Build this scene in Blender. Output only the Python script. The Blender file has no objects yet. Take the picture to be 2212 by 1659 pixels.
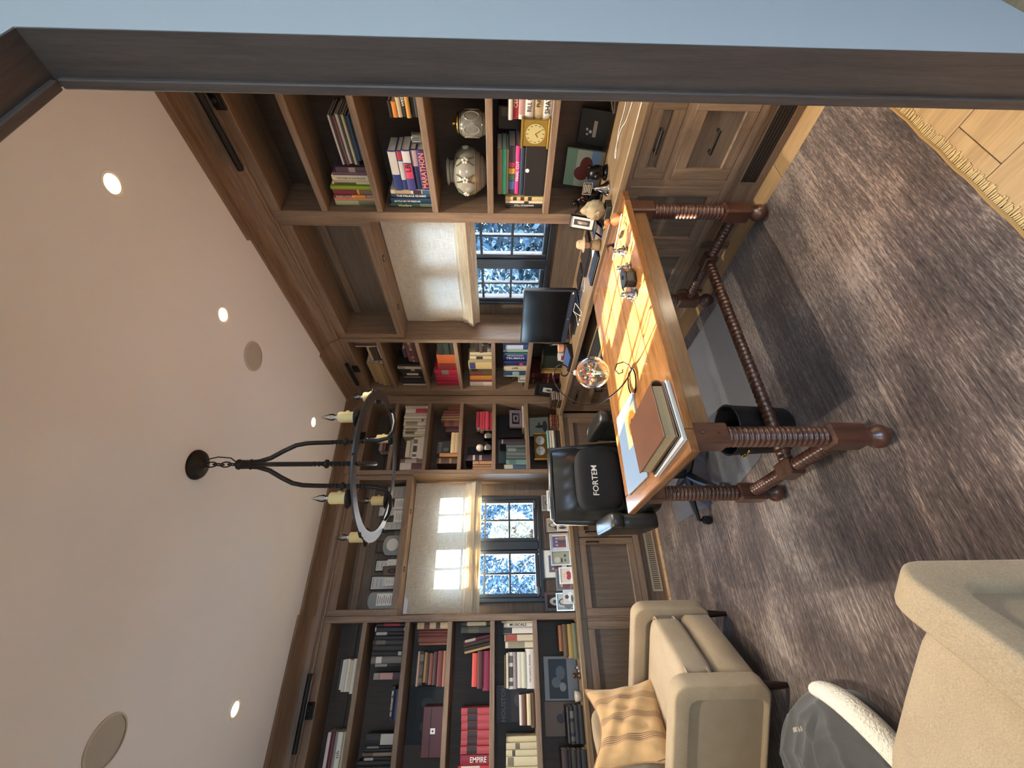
import bpy, bmesh, math, random
from mathutils import Vector, Matrix
random.seed(7)
D = bpy.data
S = bpy.context.scene
C = S.collection
PI = math.pi

# ------------------------------------------------------------------ camera, sky, sun, exposure
def setup():
    cam = D.cameras.new('camera')
    co = D.objects.new('camera', cam)
    C.objects.link(co)
    cam.sensor_fit = 'HORIZONTAL'
    cam.sensor_width = 36.0
    cam.lens = 894.06 / 2212 * 36.0
    cam.clip_start = 0.02
    yaw, pitch = 0.5612, -0.0317
    fwd = Vector((math.sin(yaw) * math.cos(pitch), math.cos(yaw) * math.cos(pitch), math.sin(pitch)))
    right = Vector((math.cos(yaw), -math.sin(yaw), 0))
    up = right.cross(fwd)
    # the photograph lies on its side: world up points to the left of the frame
    ax, ay = -up, right
    m = Matrix((ax, ay, -fwd)).transposed().to_4x4()
    m.translation = Vector((-2.2102, -3.7432, 1.399))
    co.matrix_world = m
    S.camera = co
    w = D.worlds.new('sky'); S.world = w; w.use_nodes = True
    nt = w.node_tree; nt.nodes.clear()
    out = nt.nodes.new('ShaderNodeOutputWorld'); bg = nt.nodes.new('ShaderNodeBackground')
    tc = nt.nodes.new('ShaderNodeTexCoord'); sep = nt.nodes.new('ShaderNodeSeparateXYZ'); rp = nt.nodes.new('ShaderNodeValToRGB')
    nt.links.new(tc.outputs['Generated'], sep.inputs[0]); nt.links.new(sep.outputs['Z'], rp.inputs[0])
    rp.color_ramp.elements[0].position = 0.0; rp.color_ramp.elements[0].color = (0.56, 0.78, 1.0, 1)
    rp.color_ramp.elements[1].position = 0.6; rp.color_ramp.elements[1].color = (0.30, 0.54, 1.0, 1)
    nt.links.new(rp.outputs[0], bg.inputs[0]); bg.inputs[1].default_value = SKY
    nt.links.new(bg.outputs[0], out.inputs[0])
    su = D.lights.new('sun', 'SUN'); so = D.objects.new('sun', su); C.objects.link(so)
    su.energy = SUN; su.angle = 0.009; su.color = (1.0, 0.86, 0.66)
    d = Vector((0.246, -1.0, -0.25)).normalized()
    so.rotation_euler = d.to_track_quat('-Z', 'Y').to_euler(); so.location = (-3, 8, 4)
    S.view_settings.view_transform = 'Standard'
    try: S.view_settings.look = 'None'
    except Exception: pass
    S.view_settings.use_curve_mapping = False
    S.view_settings.gamma = 1.0
    S.view_settings.exposure = EXPOSURE
    cy = S.cycles
    cy.use_denoising = True
    cy.max_bounces = 10; cy.diffuse_bounces = 5; cy.glossy_bounces = 4; cy.transmission_bounces = 8; cy.transparent_max_bounces = 12
    cy.sample_clamp_indirect = 6.0; cy.blur_glossy = 0.6
    cy.caustics_reflective = False; cy.caustics_refractive = False
SKY, SUN, EXPOSURE = 11.0, 150.0, 0.74
CAN_W = 108.0
setup()

# ------------------------------------------------------------------ mesh helpers
class MB:
    def __init__(s): s.v = []; s.f = []; s.m = []; s.mi = 0; s.T = None
    def add(s, vs, fs):
        o = len(s.v)
        s.v += [tuple(s.T @ Vector(p)) for p in vs] if s.T is not None else [tuple(p) for p in vs]
        s.f += [tuple(i + o for i in f) for f in fs]; s.m += [s.mi] * len(fs); return s
    def box(s, x0, x1, y0, y1, z0, z1, b=0.0):
        if x1 < x0: x0, x1 = x1, x0
        if y1 < y0: y0, y1 = y1, y0
        if z1 < z0: z0, z1 = z1, z0
        b = min(b, (x1 - x0) * .45, (y1 - y0) * .45, (z1 - z0) * .45)
        if b <= 0:
            v = [(x, y, z) for x in (x0, x1) for y in (y0, y1) for z in (z0, z1)]
            return s.add(v, [(0, 1, 3, 2), (4, 6, 7, 5), (0, 4, 5, 1), (2, 3, 7, 6), (0, 2, 6, 4), (1, 5, 7, 3)])
        v = []
        X, Y, Z = (x0, x1), (y0, y1), (z0, z1); sg = (1, -1)
        for i in (0, 1):
            for j in (0, 1):
                for k in (0, 1):
                    v += [(X[i], Y[j] + sg[j] * b, Z[k] + sg[k] * b), (X[i] + sg[i] * b, Y[j], Z[k] + sg[k] * b), (X[i] + sg[i] * b, Y[j] + sg[j] * b, Z[k])]
        c = lambda i, j, k, a: (i * 4 + j * 2 + k) * 3 + a
        f = []
        for i in (0, 1):
            q = [c(i, 0, 0, 0), c(i, 0, 1, 0), c(i, 1, 1, 0), c(i, 1, 0, 0)]; f.append(q if i == 0 else q[::-1])
            q = [c(0, i, 0, 1), c(1, i, 0, 1), c(1, i, 1, 1), c(0, i, 1, 1)]; f.append(q if i == 0 else q[::-1])
            q = [c(0, 0, i, 2), c(0, 1, i, 2), c(1, 1, i, 2), c(1, 0, i, 2)]; f.append(q if i == 0 else q[::-1])
        for i in (0, 1):
            for j in (0, 1):
                q = [c(i, j, 0, 0), c(i, j, 0, 1), c(i, j, 1, 1), c(i, j, 1, 0)]; f.append(q if i != j else q[::-1])
                q = [c(i, 0, j, 0), c(i, 0, j, 2), c(i, 1, j, 2), c(i, 1, j, 0)]; f.append(q if i == j else q[::-1])
                q = [c(0, i, j, 1), c(0, i, j, 2), c(1, i, j, 2), c(1, i, j, 1)]; f.append(q if i != j else q[::-1])
        for i in (0, 1):
            for j in (0, 1):
                for k in (0, 1):
                    q = [c(i, j, k, 0), c(i, j, k, 1), c(i, j, k, 2)]; f.append(q if (i + j + k) % 2 == 0 else q[::-1])
        return s.add(v, f)
    def lathe(s, prof, o=(0, 0, 0), n=24, axis='z', cap=True):
        v = []; f = []
        for r, h in prof:
            for i in range(n):
                a = 2 * PI * i / n; p = (r * math.cos(a), r * math.sin(a), h)
                if axis == 'x': p = (p[2], p[0], p[1])
                elif axis == 'y': p = (p[1], p[2], p[0])
                v.append((p[0] + o[0], p[1] + o[1], p[2] + o[2]))
        for k in range(len(prof) - 1):
            for i in range(n):
                j = (i + 1) % n
                f.append((k * n + i, k * n + j, (k + 1) * n + j, (k + 1) * n + i))
        if cap:
            if prof[0][0] > 1e-5: f.append(tuple(range(n))[::-1])
            if prof[-1][0] > 1e-5: f.append(tuple((len(prof) - 1) * n + i for i in range(n)))
        return s.add(v, f)
    def cyl(s, p0, p1, r, r1=None, n=12):
        p0, p1 = Vector(p0), Vector(p1); d = p1 - p0
        if d.length < 1e-7: return s
        return s.tube([p0, p1], [r, r if r1 is None else r1], n)
    def tube(s, pts, r, n=8, closed=False, cap=True):
        P = [Vector(p) for p in pts]; N = len(P)
        R = r if isinstance(r, (list, tuple)) else [r] * N
        v = []; f = []; nrm = None
        for i in range(N):
            if closed: t = P[(i + 1) % N] - P[i - 1]
            else: t = P[min(i + 1, N - 1)] - P[max(i - 1, 0)]
            t = t.normalized() if t.length > 1e-9 else Vector((0, 0, 1))
            if nrm is None:
                nrm = t.orthogonal().normalized()
            else:
                nrm = nrm - t * nrm.dot(t)
                nrm = nrm.normalized() if nrm.length > 1e-6 else t.orthogonal().normalized()
            b = t.cross(nrm)
            for k in range(n):
                a = 2 * PI * k / n
                v.append(tuple(P[i] + (nrm * math.cos(a) + b * math.sin(a)) * R[i]))
        for i in range(N if closed else N - 1):
            j = (i + 1) % N
            for k in range(n):
                l = (k + 1) % n
                f.append((i * n + k, i * n + l, j * n + l, j * n + k))
        if cap and not closed:
            f.append(tuple(range(n))[::-1]); f.append(tuple((N - 1) * n + k for k in range(n)))
        return s.add(v, f)
    def ball(s, c, r, n=12, m=8):
        if not isinstance(r, (list, tuple)): r = (r, r, r)
        v = [(c[0], c[1], c[2] - r[2])]; f = []
        for i in range(1, m):
            a = PI * i / m - PI / 2
            for k in range(n):
                b = 2 * PI * k / n
                v.append((c[0] + r[0] * math.cos(a) * math.cos(b), c[1] + r[1] * math.cos(a) * math.sin(b), c[2] + r[2] * math.sin(a)))
        v.append((c[0], c[1], c[2] + r[2])); L = len(v) - 1
        for k in range(n):
            l = (k + 1) % n
            f.append((0, 1 + l, 1 + k)); f.append((L, 1 + (m - 2) * n + k, 1 + (m - 2) * n + l))
            for i in range(m - 2):
                f.append((1 + i * n + k, 1 + i * n + l, 1 + (i + 1) * n + l, 1 + (i + 1) * n + k))
        return s.add(v, f)
    def prism(s, poly, a0, a1, axis='x'):
        def p3(u, w, a): return (a, u, w) if axis == 'x' else ((u, a, w) if axis == 'y' else (u, w, a))
        n = len(poly)
        v = [p3(u, w, a0) for u, w in poly] + [p3(u, w, a1) for u, w in poly]
        f = [tuple(range(n))[::-1], tuple(range(n, 2 * n))] + [(i, (i + 1) % n, n + (i + 1) % n, n + i) for i in range(n)]
        return s.add(v, f)
    def grid(s, fn, nu, nv, closed_u=False):
        v = [fn(i / (nu if closed_u else nu - 1), j / (nv - 1)) for j in range(nv) for i in range(nu)]
        f = []
        for j in range(nv - 1):
            for i in range(nu if closed_u else nu - 1):
                k = (i + 1) % nu
                f.append((j * nu + i, j * nu + k, (j + 1) * nu + k, (j + 1) * nu + i))
        return s.add(v, f)
    def mesh(s, name, mats, smooth=False, fix=True, bev=None):
        me = D.meshes.new(name); me.from_pydata(s.v, [], s.f)
        for m in (mats if isinstance(mats, (list, tuple)) else [mats]): me.materials.append(m)
        if any(s.m): me.polygons.foreach_set('material_index', s.m)
        if fix or bev:
            bm = bmesh.new(); bm.from_mesh(me)
            if bev:
                bmesh.ops.remove_doubles(bm, verts=bm.verts, dist=1e-5)
                es = [e for e in bm.edges if len(e.link_faces) == 2 and e.calc_face_angle(0) > 0.6]
                bmesh.ops.bevel(bm, geom=es, offset=bev[0], segments=bev[1], profile=0.5, affect='EDGES', clamp_overlap=True)
            bmesh.ops.recalc_face_normals(bm, faces=bm.faces)
            bm.to_mesh(me); bm.free()
        if smooth:
            me.polygons.foreach_set('use_smooth', [True] * len(me.polygons))
            if smooth != 'all':
                try: me.set_sharp_from_angle(angle=math.radians(smooth if smooth is not True else 40))
                except Exception: pass
        return me
MATS = {}
ROOT = {}
def link(o, parent=None):
    C.objects.link(o)
    if parent is not None: o.parent = parent
    return o
def tag(o, label, cat, group=None, kind=None):
    if label: o['label'] = label
    if cat: o['category'] = cat
    if group: o['group'] = group
    if kind: o['kind'] = kind
    return o
def thing(name, label, cat, loc=(0, 0, 0), rz=0.0, group=None):
    o = D.objects.new(name, None); C.objects.link(o); o.empty_display_size = .05
    o.location = loc; o.rotation_euler = (0, 0, rz)
    tag(o, label, cat, group)
    ROOT[o.name] = Matrix.Translation(loc) @ Matrix.Rotation(rz, 4, 'Z')
    return o
def part(name, mb, mat, parent=None, smooth=False, world=True, label=None, bev=None, fix=True):
    """one mesh object; vertices in world space when world is set, else in the parent's frame"""
    if parent is not None and world:
        r = parent
        while r.parent is not None: r = r.parent
        if r.name in ROOT:
            inv = ROOT[r.name].inverted(); mb.v = [tuple(inv @ Vector(p)) for p in mb.v]
    o = D.objects.new(name, mb.mesh(name, mat, smooth, fix, bev)); link(o, parent)
    if label: o['label'] = label
    return o
def solo(name, mb, mat, label, cat, smooth=False, group=None, bev=None, loc=None):
    """a thing that is one mesh, origin at its own base"""
    vs = [Vector(p) for p in mb.v]
    if loc is None:
        loc = Vector(((min(p.x for p in vs) + max(p.x for p in vs)) / 2, (min(p.y for p in vs) + max(p.y for p in vs)) / 2, min(p.z for p in vs)))
    loc = Vector(loc)
    mb.v = [tuple(p - loc) for p in vs]
    o = D.objects.new(name, mb.mesh(name, mat, smooth, True, bev)); o.location = loc; link(o)
    tag(o, label, cat, group)
    ROOT[o.name] = Matrix.Translation(loc)
    return o
def struct(name, mb, mat, parent=None, smooth=False, bev=None):
    o = D.objects.new(name, mb.mesh(name, mat, smooth, True, bev)); link(o, parent)
    if parent is None: o['kind'] = 'structure'
    return o
def text(name, body, size, mat, loc, xdir, up, parent=None, align='CENTER', ext=0.0, width=None, bold=False, squeeze=1.0):
    cu = D.curves.new(name, 'FONT'); cu.body = body; cu.size = size; cu.align_x = align; cu.align_y = 'CENTER'
    cu.fill_mode = 'FRONT' if ext == 0 else 'BOTH'
    cu.extrude = ext; cu.resolution_u = 2; cu.offset = 0.012 * size if bold else 0.0
    cu.materials.append(mat)
    o = D.objects.new(name, cu)
    x = Vector(xdir).normalized(); u = Vector(up).normalized(); z = x.cross(u).normalized(); y = z.cross(x)
    m = Matrix((x * squeeze, y, z)).transposed().to_4x4(); m.translation = Vector(loc)
    C.objects.link(o)
    if parent is not None:
        o.parent = parent
        r = parent
        while r.parent is not None: r = r.parent
        m = ROOT.get(r.name, Matrix.Identity(4)).inverted() @ m
    o.matrix_basis = m
    TEXTS.append(o)
    return o
TEXTS = []
def finish_texts():
    bpy.context.view_layer.update()
    dg = bpy.context.evaluated_depsgraph_get()
    for o in TEXTS:
        me = D.meshes.new_from_object(o.evaluated_get(dg), depsgraph=dg)
        n = D.objects.new('tmp', me); C.objects.link(n); n.parent = o.parent; n.matrix_basis = o.matrix_basis.copy()
        nm = o.name; D.objects.remove(o); n.name = nm; n['kind'] = 'stuff'

# ------------------------------------------------------------------ materials
def srgb(r, g=None, b=None):
    if g is None: r, g, b = r
    f = lambda c: (c / 255 / 12.92) if c / 255 <= .04045 else ((c / 255 + .055) / 1.055) ** 2.4
    return (f(r), f(g), f(b), 1.0)
def new_mat(name):
    m = D.materials.new(name); m.use_nodes = True; nt = m.node_tree
    return m, nt, nt.nodes['Principled BSDF']
def N(nt, t, **kw):
    n = nt.nodes.new(t)
    for k, v in kw.items(): setattr(n, k, v)
    return n
def plain(name, col, rough=.55, metal=0.0, noise=0.0, scale=40.0, bump=0.0, spec=.5, coat=0.0, sheen=0.0):
    if name in MATS: return MATS[name]
    m, nt, p = new_mat(name); MATS[name] = m
    c = col if len(col) == 4 else srgb(col)
    p.inputs['Base Color'].default_value = c; p.inputs['Roughness'].default_value = rough; p.inputs['Metallic'].default_value = metal
    p.inputs['Specular IOR Level'].default_value = spec
    if coat: p.inputs['Coat Weight'].default_value = coat; p.inputs['Coat Roughness'].default_value = .15
    if sheen: p.inputs['Sheen Weight'].default_value = sheen; p.inputs['Sheen Roughness'].default_value = .5
    if noise or bump:
        tc = N(nt, 'ShaderNodeTexCoord'); no = N(nt, 'ShaderNodeTexNoise'); no.inputs['Scale'].default_value = scale; no.inputs['Detail'].default_value = 4
        nt.links.new(tc.outputs['Object'], no.inputs['Vector'])
        if noise:
            mx = N(nt, 'ShaderNodeMix', data_type='RGBA'); mx.inputs[6].default_value = tuple(x * (1 - noise) for x in c[:3]) + (1,); mx.inputs[7].default_value = tuple(min(1, x * (1 + noise)) for x in c[:3]) + (1,)
            nt.links.new(no.outputs['Fac'], mx.inputs[0]); nt.links.new(mx.outputs[2], p.inputs['Base Color'])
        if bump:
            bp = N(nt, 'ShaderNodeBump'); bp.inputs['Strength'].default_value = bump; bp.inputs['Distance'].default_value = .004
            nt.links.new(no.outputs['Fac'], bp.inputs['Height']); nt.links.new(bp.outputs[0], p.inputs['Normal'])
    return m
def wood(name, dark, light, axis='z', rough=.5, coat=0.0, stretch=18.0, scale=2.2, bump=.12, rings=True, spec=.5):
    if name in MATS: return MATS[name]
    m, nt, p = new_mat(name); MATS[name] = m
    tc = N(nt, 'ShaderNodeTexCoord'); mp = N(nt, 'ShaderNodeMapping')
    sc = [stretch] * 3; sc['xyz'.index(axis)] = 1.0
    mp.inputs['Scale'].default_value = sc
    gi = N(nt, 'ShaderNodeObjectInfo'); ad = N(nt, 'ShaderNodeVectorMath', operation='ADD')
    ml = N(nt, 'ShaderNodeMath', operation='MULTIPLY'); ml.inputs[1].default_value = 13.0
    nt.links.new(gi.outputs['Random'], ml.inputs[0])
    nt.links.new(tc.outputs['Object'], ad.inputs[0]); nt.links.new(ml.outputs[0], ad.inputs[1]); nt.links.new(ad.outputs[0], mp.inputs['Vector'])
    n1 = N(nt, 'ShaderNodeTexNoise'); n1.inputs['Scale'].default_value = scale; n1.inputs['Detail'].default_value = 6; n1.inputs['Roughness'].default_value = .65; n1.inputs['Distortion'].default_value = .6
    n2 = N(nt, 'ShaderNodeTexNoise'); n2.inputs['Scale'].default_value = scale * 9; n2.inputs['Detail'].default_value = 3
    nt.links.new(mp.outputs[0], n1.inputs['Vector']); nt.links.new(mp.outputs[0], n2.inputs['Vector'])
    mx = N(nt, 'ShaderNodeMix', data_type='FLOAT'); mx.inputs[0].default_value = .3
    nt.links.new(n1.outputs['Fac'], mx.inputs[2]); nt.links.new(n2.outputs['Fac'], mx.inputs[3])
    rp = N(nt, 'ShaderNodeValToRGB'); e = rp.color_ramp.elements
    e[0].position = .33; e[0].color = srgb(dark); e[1].position = .68; e[1].color = srgb(light)
    nt.links.new(mx.outputs[0], rp.inputs[0]); nt.links.new(rp.outputs[0], p.inputs['Base Color'])
    p.inputs['Roughness'].default_value = rough; p.inputs['Specular IOR Level'].default_value = spec
    if coat: p.inputs['Coat Weight'].default_value = coat; p.inputs['Coat Roughness'].default_value = .12
    if bump:
        bp = N(nt, 'ShaderNodeBump'); bp.inputs['Strength'].default_value = bump; bp.inputs['Distance'].default_value = .002
        nt.links.new(mx.outputs[0], bp.inputs['Height']); nt.links.new(bp.outputs[0], p.inputs['Normal'])
    return m
def glass_pane(name, tint=(1, 1, 1, 1), gloss=.12):
    if name in MATS: return MATS[name]
    m, nt, p = new_mat(name); MATS[name] = m
    nt.nodes.remove(p)
    tr = N(nt, 'ShaderNodeBsdfTransparent'); tr.inputs[0].default_value = tint
    gl = N(nt, 'ShaderNodeBsdfGlossy'); gl.inputs['Roughness'].default_value = .02
    lw = N(nt, 'ShaderNodeLayerWeight'); lw.inputs['Blend'].default_value = gloss
    mx = N(nt, 'ShaderNodeMixShader'); nt.links.new(lw.outputs['Fresnel'], mx.inputs[0]); nt.links.new(tr.outputs[0], mx.inputs[1]); nt.links.new(gl.outputs[0], mx.inputs[2])
    nt.links.new(mx.outputs[0], nt.nodes['Material Output'].inputs[0])
    return m
def linen(name, dark, light, trans=.5):
    m, nt, p = new_mat(name); MATS[name] = m
    tc = N(nt, 'ShaderNodeTexCoord'); cols = []
    no = []
    for sc in ((10, 10, 420), (420, 420, 10)):
        mp = N(nt, 'ShaderNodeMapping'); mp.inputs['Scale'].default_value = sc
        n = N(nt, 'ShaderNodeTexNoise'); n.inputs['Scale'].default_value = 1.0; n.inputs['Detail'].default_value = 2
        nt.links.new(tc.outputs['Object'], mp.inputs[0]); nt.links.new(mp.outputs[0], n.inputs['Vector']); no.append(n)
    mu = N(nt, 'ShaderNodeMath', operation='ADD'); nt.links.new(no[0].outputs['Fac'], mu.inputs[0]); nt.links.new(no[1].outputs['Fac'], mu.inputs[1])
    hf = N(nt, 'ShaderNodeMath', operation='MULTIPLY'); hf.inputs[1].default_value = .5; nt.links.new(mu.outputs[0], hf.inputs[0])
    rp = N(nt, 'ShaderNodeValToRGB'); e = rp.color_ramp.elements; e[0].position = .35; e[0].color = srgb(dark); e[1].position = .65; e[1].color = srgb(light)
    nt.links.new(hf.outputs[0], rp.inputs[0])
    nt.nodes.remove(p)
    di = N(nt, 'ShaderNodeBsdfDiffuse'); tl = N(nt, 'ShaderNodeBsdfTranslucent'); mx = N(nt, 'ShaderNodeMixShader'); mx.inputs[0].default_value = trans
    nt.links.new(rp.outputs[0], di.inputs[0]); nt.links.new(rp.outputs[0], tl.inputs[0])
    nt.links.new(di.outputs[0], mx.inputs[1]); nt.links.new(tl.outputs[0], mx.inputs[2]); nt.links.new(mx.outputs[0], nt.nodes['Material Output'].inputs[0])
    return m
def weave(name, dark, light, scale=300.0, rough=.9, bump=.2, big=.25):
    m, nt, p = new_mat(name); MATS[name] = m
    tc = N(nt, 'ShaderNodeTexCoord'); mp = N(nt, 'ShaderNodeMapping'); mp.inputs['Scale'].default_value = (scale, scale * .5, scale)
    n1 = N(nt, 'ShaderNodeTexNoise'); n1.inputs['Scale'].default_value = 1.0; n1.inputs['Detail'].default_value = 3
    n2 = N(nt, 'ShaderNodeTexNoise'); n2.inputs['Scale'].default_value = 9.0; n2.inputs['Detail'].default_value = 3
    nt.links.new(tc.outputs['Object'], mp.inputs[0]); nt.links.new(mp.outputs[0], n1.inputs['Vector']); nt.links.new(tc.outputs['Object'], n2.inputs['Vector'])
    mx = N(nt, 'ShaderNodeMix', data_type='FLOAT'); mx.inputs[0].default_value = big; nt.links.new(n1.outputs['Fac'], mx.inputs[2]); nt.links.new(n2.outputs['Fac'], mx.inputs[3])
    rp = N(nt, 'ShaderNodeValToRGB'); e = rp.color_ramp.elements; e[0].position = .3; e[0].color = srgb(dark); e[1].position = .7; e[1].color = srgb(light)
    nt.links.new(mx.outputs[0], rp.inputs[0]); nt.links.new(rp.outputs[0], p.inputs['Base Color'])
    p.inputs['Roughness'].default_value = rough; p.inputs['Specular IOR Level'].default_value = .2
    p.inputs['Sheen Weight'].default_value = .15
    bp = N(nt, 'ShaderNodeBump'); bp.inputs['Strength'].default_value = bump; bp.inputs['Distance'].default_value = .002
    nt.links.new(n1.outputs['Fac'], bp.inputs['Height']); nt.links.new(bp.outputs[0], p.inputs['Normal'])
    return m
def emit(name, col, k):
    m, nt, p = new_mat(name); MATS[name] = m
    p.inputs['Base Color'].default_value = (0, 0, 0, 1)
    p.inputs['Emission Color'].default_value = col; p.inputs['Emission Strength'].default_value = k
    return m
OAK_D, OAK_L = (97, 78, 62), (143, 119, 97)
OAK = {a: wood('oak_' + a, OAK_D, OAK_L, a, rough=.48) for a in 'xyz'}
OAKB = {a: wood('oak_back_' + a, (78, 65, 54), (112, 95, 79), a, rough=.6) for a in 'xyz'}  # same oak, colour darkened for shaded backs; door panels share it
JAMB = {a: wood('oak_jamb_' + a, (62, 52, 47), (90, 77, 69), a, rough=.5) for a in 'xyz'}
SHADED_BACK = {a: wood('oak_shaded_back_' + a, (54, 41, 32), (76, 60, 48), a, rough=.6) for a in 'xyz'}  # bookcase backs: shade inside the bays put into a darker oak colour
COUNTER = {a: wood('oak_counter_' + a, (112, 90, 66), (158, 132, 100), a, rough=.3) for a in 'xy'}
FLOORW = wood('floor_oak', (150, 120, 84), (188, 158, 116), 'y', rough=.28, stretch=14, scale=1.6)
CEIL = plain('ceiling_paint', (238, 243, 248), .9, noise=.02, scale=3)
WALLH = plain('hall_wall_paint', (188, 186, 182), .8)
WALLP = plain('wall_paint', (222, 222, 220), .85)
IRON = plain('black_iron', (38, 36, 35), .5, .7, noise=.25, scale=60, bump=.15)
STEEL = plain('brushed_steel', (150, 152, 158), .32, .9, noise=.1, scale=200)
DARKMETAL = plain('dark_window_metal', (44, 50, 58), .4, .2)
BLACKPL = plain('black_plastic', (22, 22, 24), .35)
BLACKM = plain('black_matte', (14, 14, 15), .8)
CHROME = plain('chrome', (215, 215, 218), .08, 1.0)
BRASS = plain('brass', (205, 170, 88), .22, 1.0)
SILVER = plain('silver_frame', (196, 196, 198), .25, .9)
WHITEP = plain('white_plastic', (232, 232, 230), .4)
PAPER = plain('page_paper', (206, 196, 176), .9, noise=.08, scale=150)
INK = plain('ink_black', (20, 20, 22), .6)
INKW = plain('ink_white', (236, 232, 222), .6)
PANE = glass_pane('window_glass')
CLEAR = glass_pane('clear_glass', (.97, .98, .98, 1), .35)
# ------------------------------------------------------------------ room shell
ZC = 2.876
XL, XR, YF, YB = -3.28, 0.30, -3.27, 0.30     # room faces behind the joinery
DOORX0, DOORX1, DOORZ = -3.0, -1.08, 2.43
m = MB(); m.box(-5.2, 2.2, -7.5, .42, -.12, -.012); floor = struct('floor', m, plain('floor_base', (70, 52, 36), .8))
for ci, x0 in enumerate([-3.3 + .2 * i for i in range(18)]):
    y = -4.6 - (ci * .37) % .9
    while y < .1:
        L = 1.5 + ((ci * 7 + int(y * 3)) % 4) * .22
        y1 = min(y + L, .28); a, b = x0 + .0012, min(x0 + .2, XR) - .0012
        mm = MB(); mm.box(a - (a + b) / 2, b - (a + b) / 2, -(y1 - y) / 2 + .001, (y1 - y) / 2 - .001, -.012, 0, .0012)
        o = part('plank', mm, FLOORW, floor, world=False); o.location = ((a + b) / 2, (y + y1) / 2, 0)
        y = y1
m = MB(); m.box(-3.4, .42, -3.373, .42, ZC, ZC + .1); struct('ceiling', m, CEIL)
# wall with the sunlit window (oak lined) and the wall with the desk window
def wall_with_hole(name, wall, s0, s1, h0, h1, z0, z1):
    m = MB()
    def bx(a, b, c, d):
        if wall == 'L': m.box(a, b, .30, .42, c, d)
        else: m.box(.30, .42, a, b, c, d)
    bx(s0, h0, 0, ZC); bx(h1, s1, 0, ZC); bx(h0, h1, 0, z0); bx(h0, h1, z1, ZC)
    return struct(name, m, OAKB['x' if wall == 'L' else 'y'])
WZ0, WZ1 = 1.0, 2.06
LW0, LW1 = -1.905, -.975
RW0, RW1 = -1.995, -1.065
wall_with_hole('wall_back', 'L', -3.4, .42, LW0, LW1, WZ0, WZ1)
wall_with_hole('wall_right', 'R', -3.373, .30, RW0, RW1, WZ0, WZ1)
m = MB(); m.box(-3.4, XL, -3.373, .3, 0, ZC); struct('wall_left', m, WALLP)
m = MB(); m.box(-5.2, DOORX0 - .006, -3.373, YF, 0, ZC + .1); m.box(DOORX1 + .006, 2.2, -3.373, YF, 0, ZC + .1); m.box(DOORX0 - .006, DOORX1 + .006, -3.373, YF, DOORZ + .006, ZC + .1)
struct('wall_front', m, WALLH)
# hall beyond the doorway, where the camera stands
m = MB(); m.box(-5.2, 2.2, -7.5, -3.373, ZC, ZC + .1); struct('ceiling_hall', m, WALLP)
m = MB(); m.box(2.1, 2.2, -7.5, -3.373, 0, ZC); struct('wall_hall_right', m, WALLH)
m = MB(); m.box(-5.2, -5.1, -7.5, -3.373, 0, 1.0); m.box(-5.2, -5.1, -7.5, -3.373, 2.3, ZC); m.box(-5.2, -5.1, -7.5, -6.0, 1.0, 2.3); m.box(-5.2, -5.1, -5.0, -3.373, 1.0, 2.3); struct('wall_hall_left', m, WALLP)
m = MB(); m.box(-5.1, 2.1, -7.5, -7.4, 0, 1.0); m.box(-5.1, 2.1, -7.5, -7.4, 2.3, ZC); m.box(-1.5, 2.1, -7.5, -7.4, 1.0, 2.3); m.box(-5.1, -3.2, -7.5, -7.4, 1.0, 2.3); struct('wall_hall_back', m, WALLP)
# doorway lining: jamb board, stop strip, header
dj = D.objects.new('trim_1', None); C.objects.link(dj); dj['kind'] = 'structure'
m = MB(); m.box(DOORX1, DOORX1 + .0055, -3.372, -3.262, 0, DOORZ); part('jamb_board', m, JAMB['z'], dj, world=False)
m = MB(); m.box(DOORX1 - .016, DOORX1, -3.284, -3.262, 0, DOORZ - .016, .003); part('stop_strip', m, JAMB['z'], dj, world=False)
m = MB(); m.box(DOORX0, DOORX1, -3.372, -3.262, DOORZ, DOORZ + .0055); part('head_board', m, JAMB['x'], dj, world=False)
m = MB(); m.box(DOORX0, DOORX1 - .016, -3.284, -3.262, DOORZ - .016, DOORZ, .003); part('stop_strip', m, JAMB['x'], dj, world=False)
m = MB(); m.box(DOORX0 - .0055, DOORX0, -3.372, -3.262, 0, DOORZ); part('jamb_board', m, JAMB['z'], dj, world=False)

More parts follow.
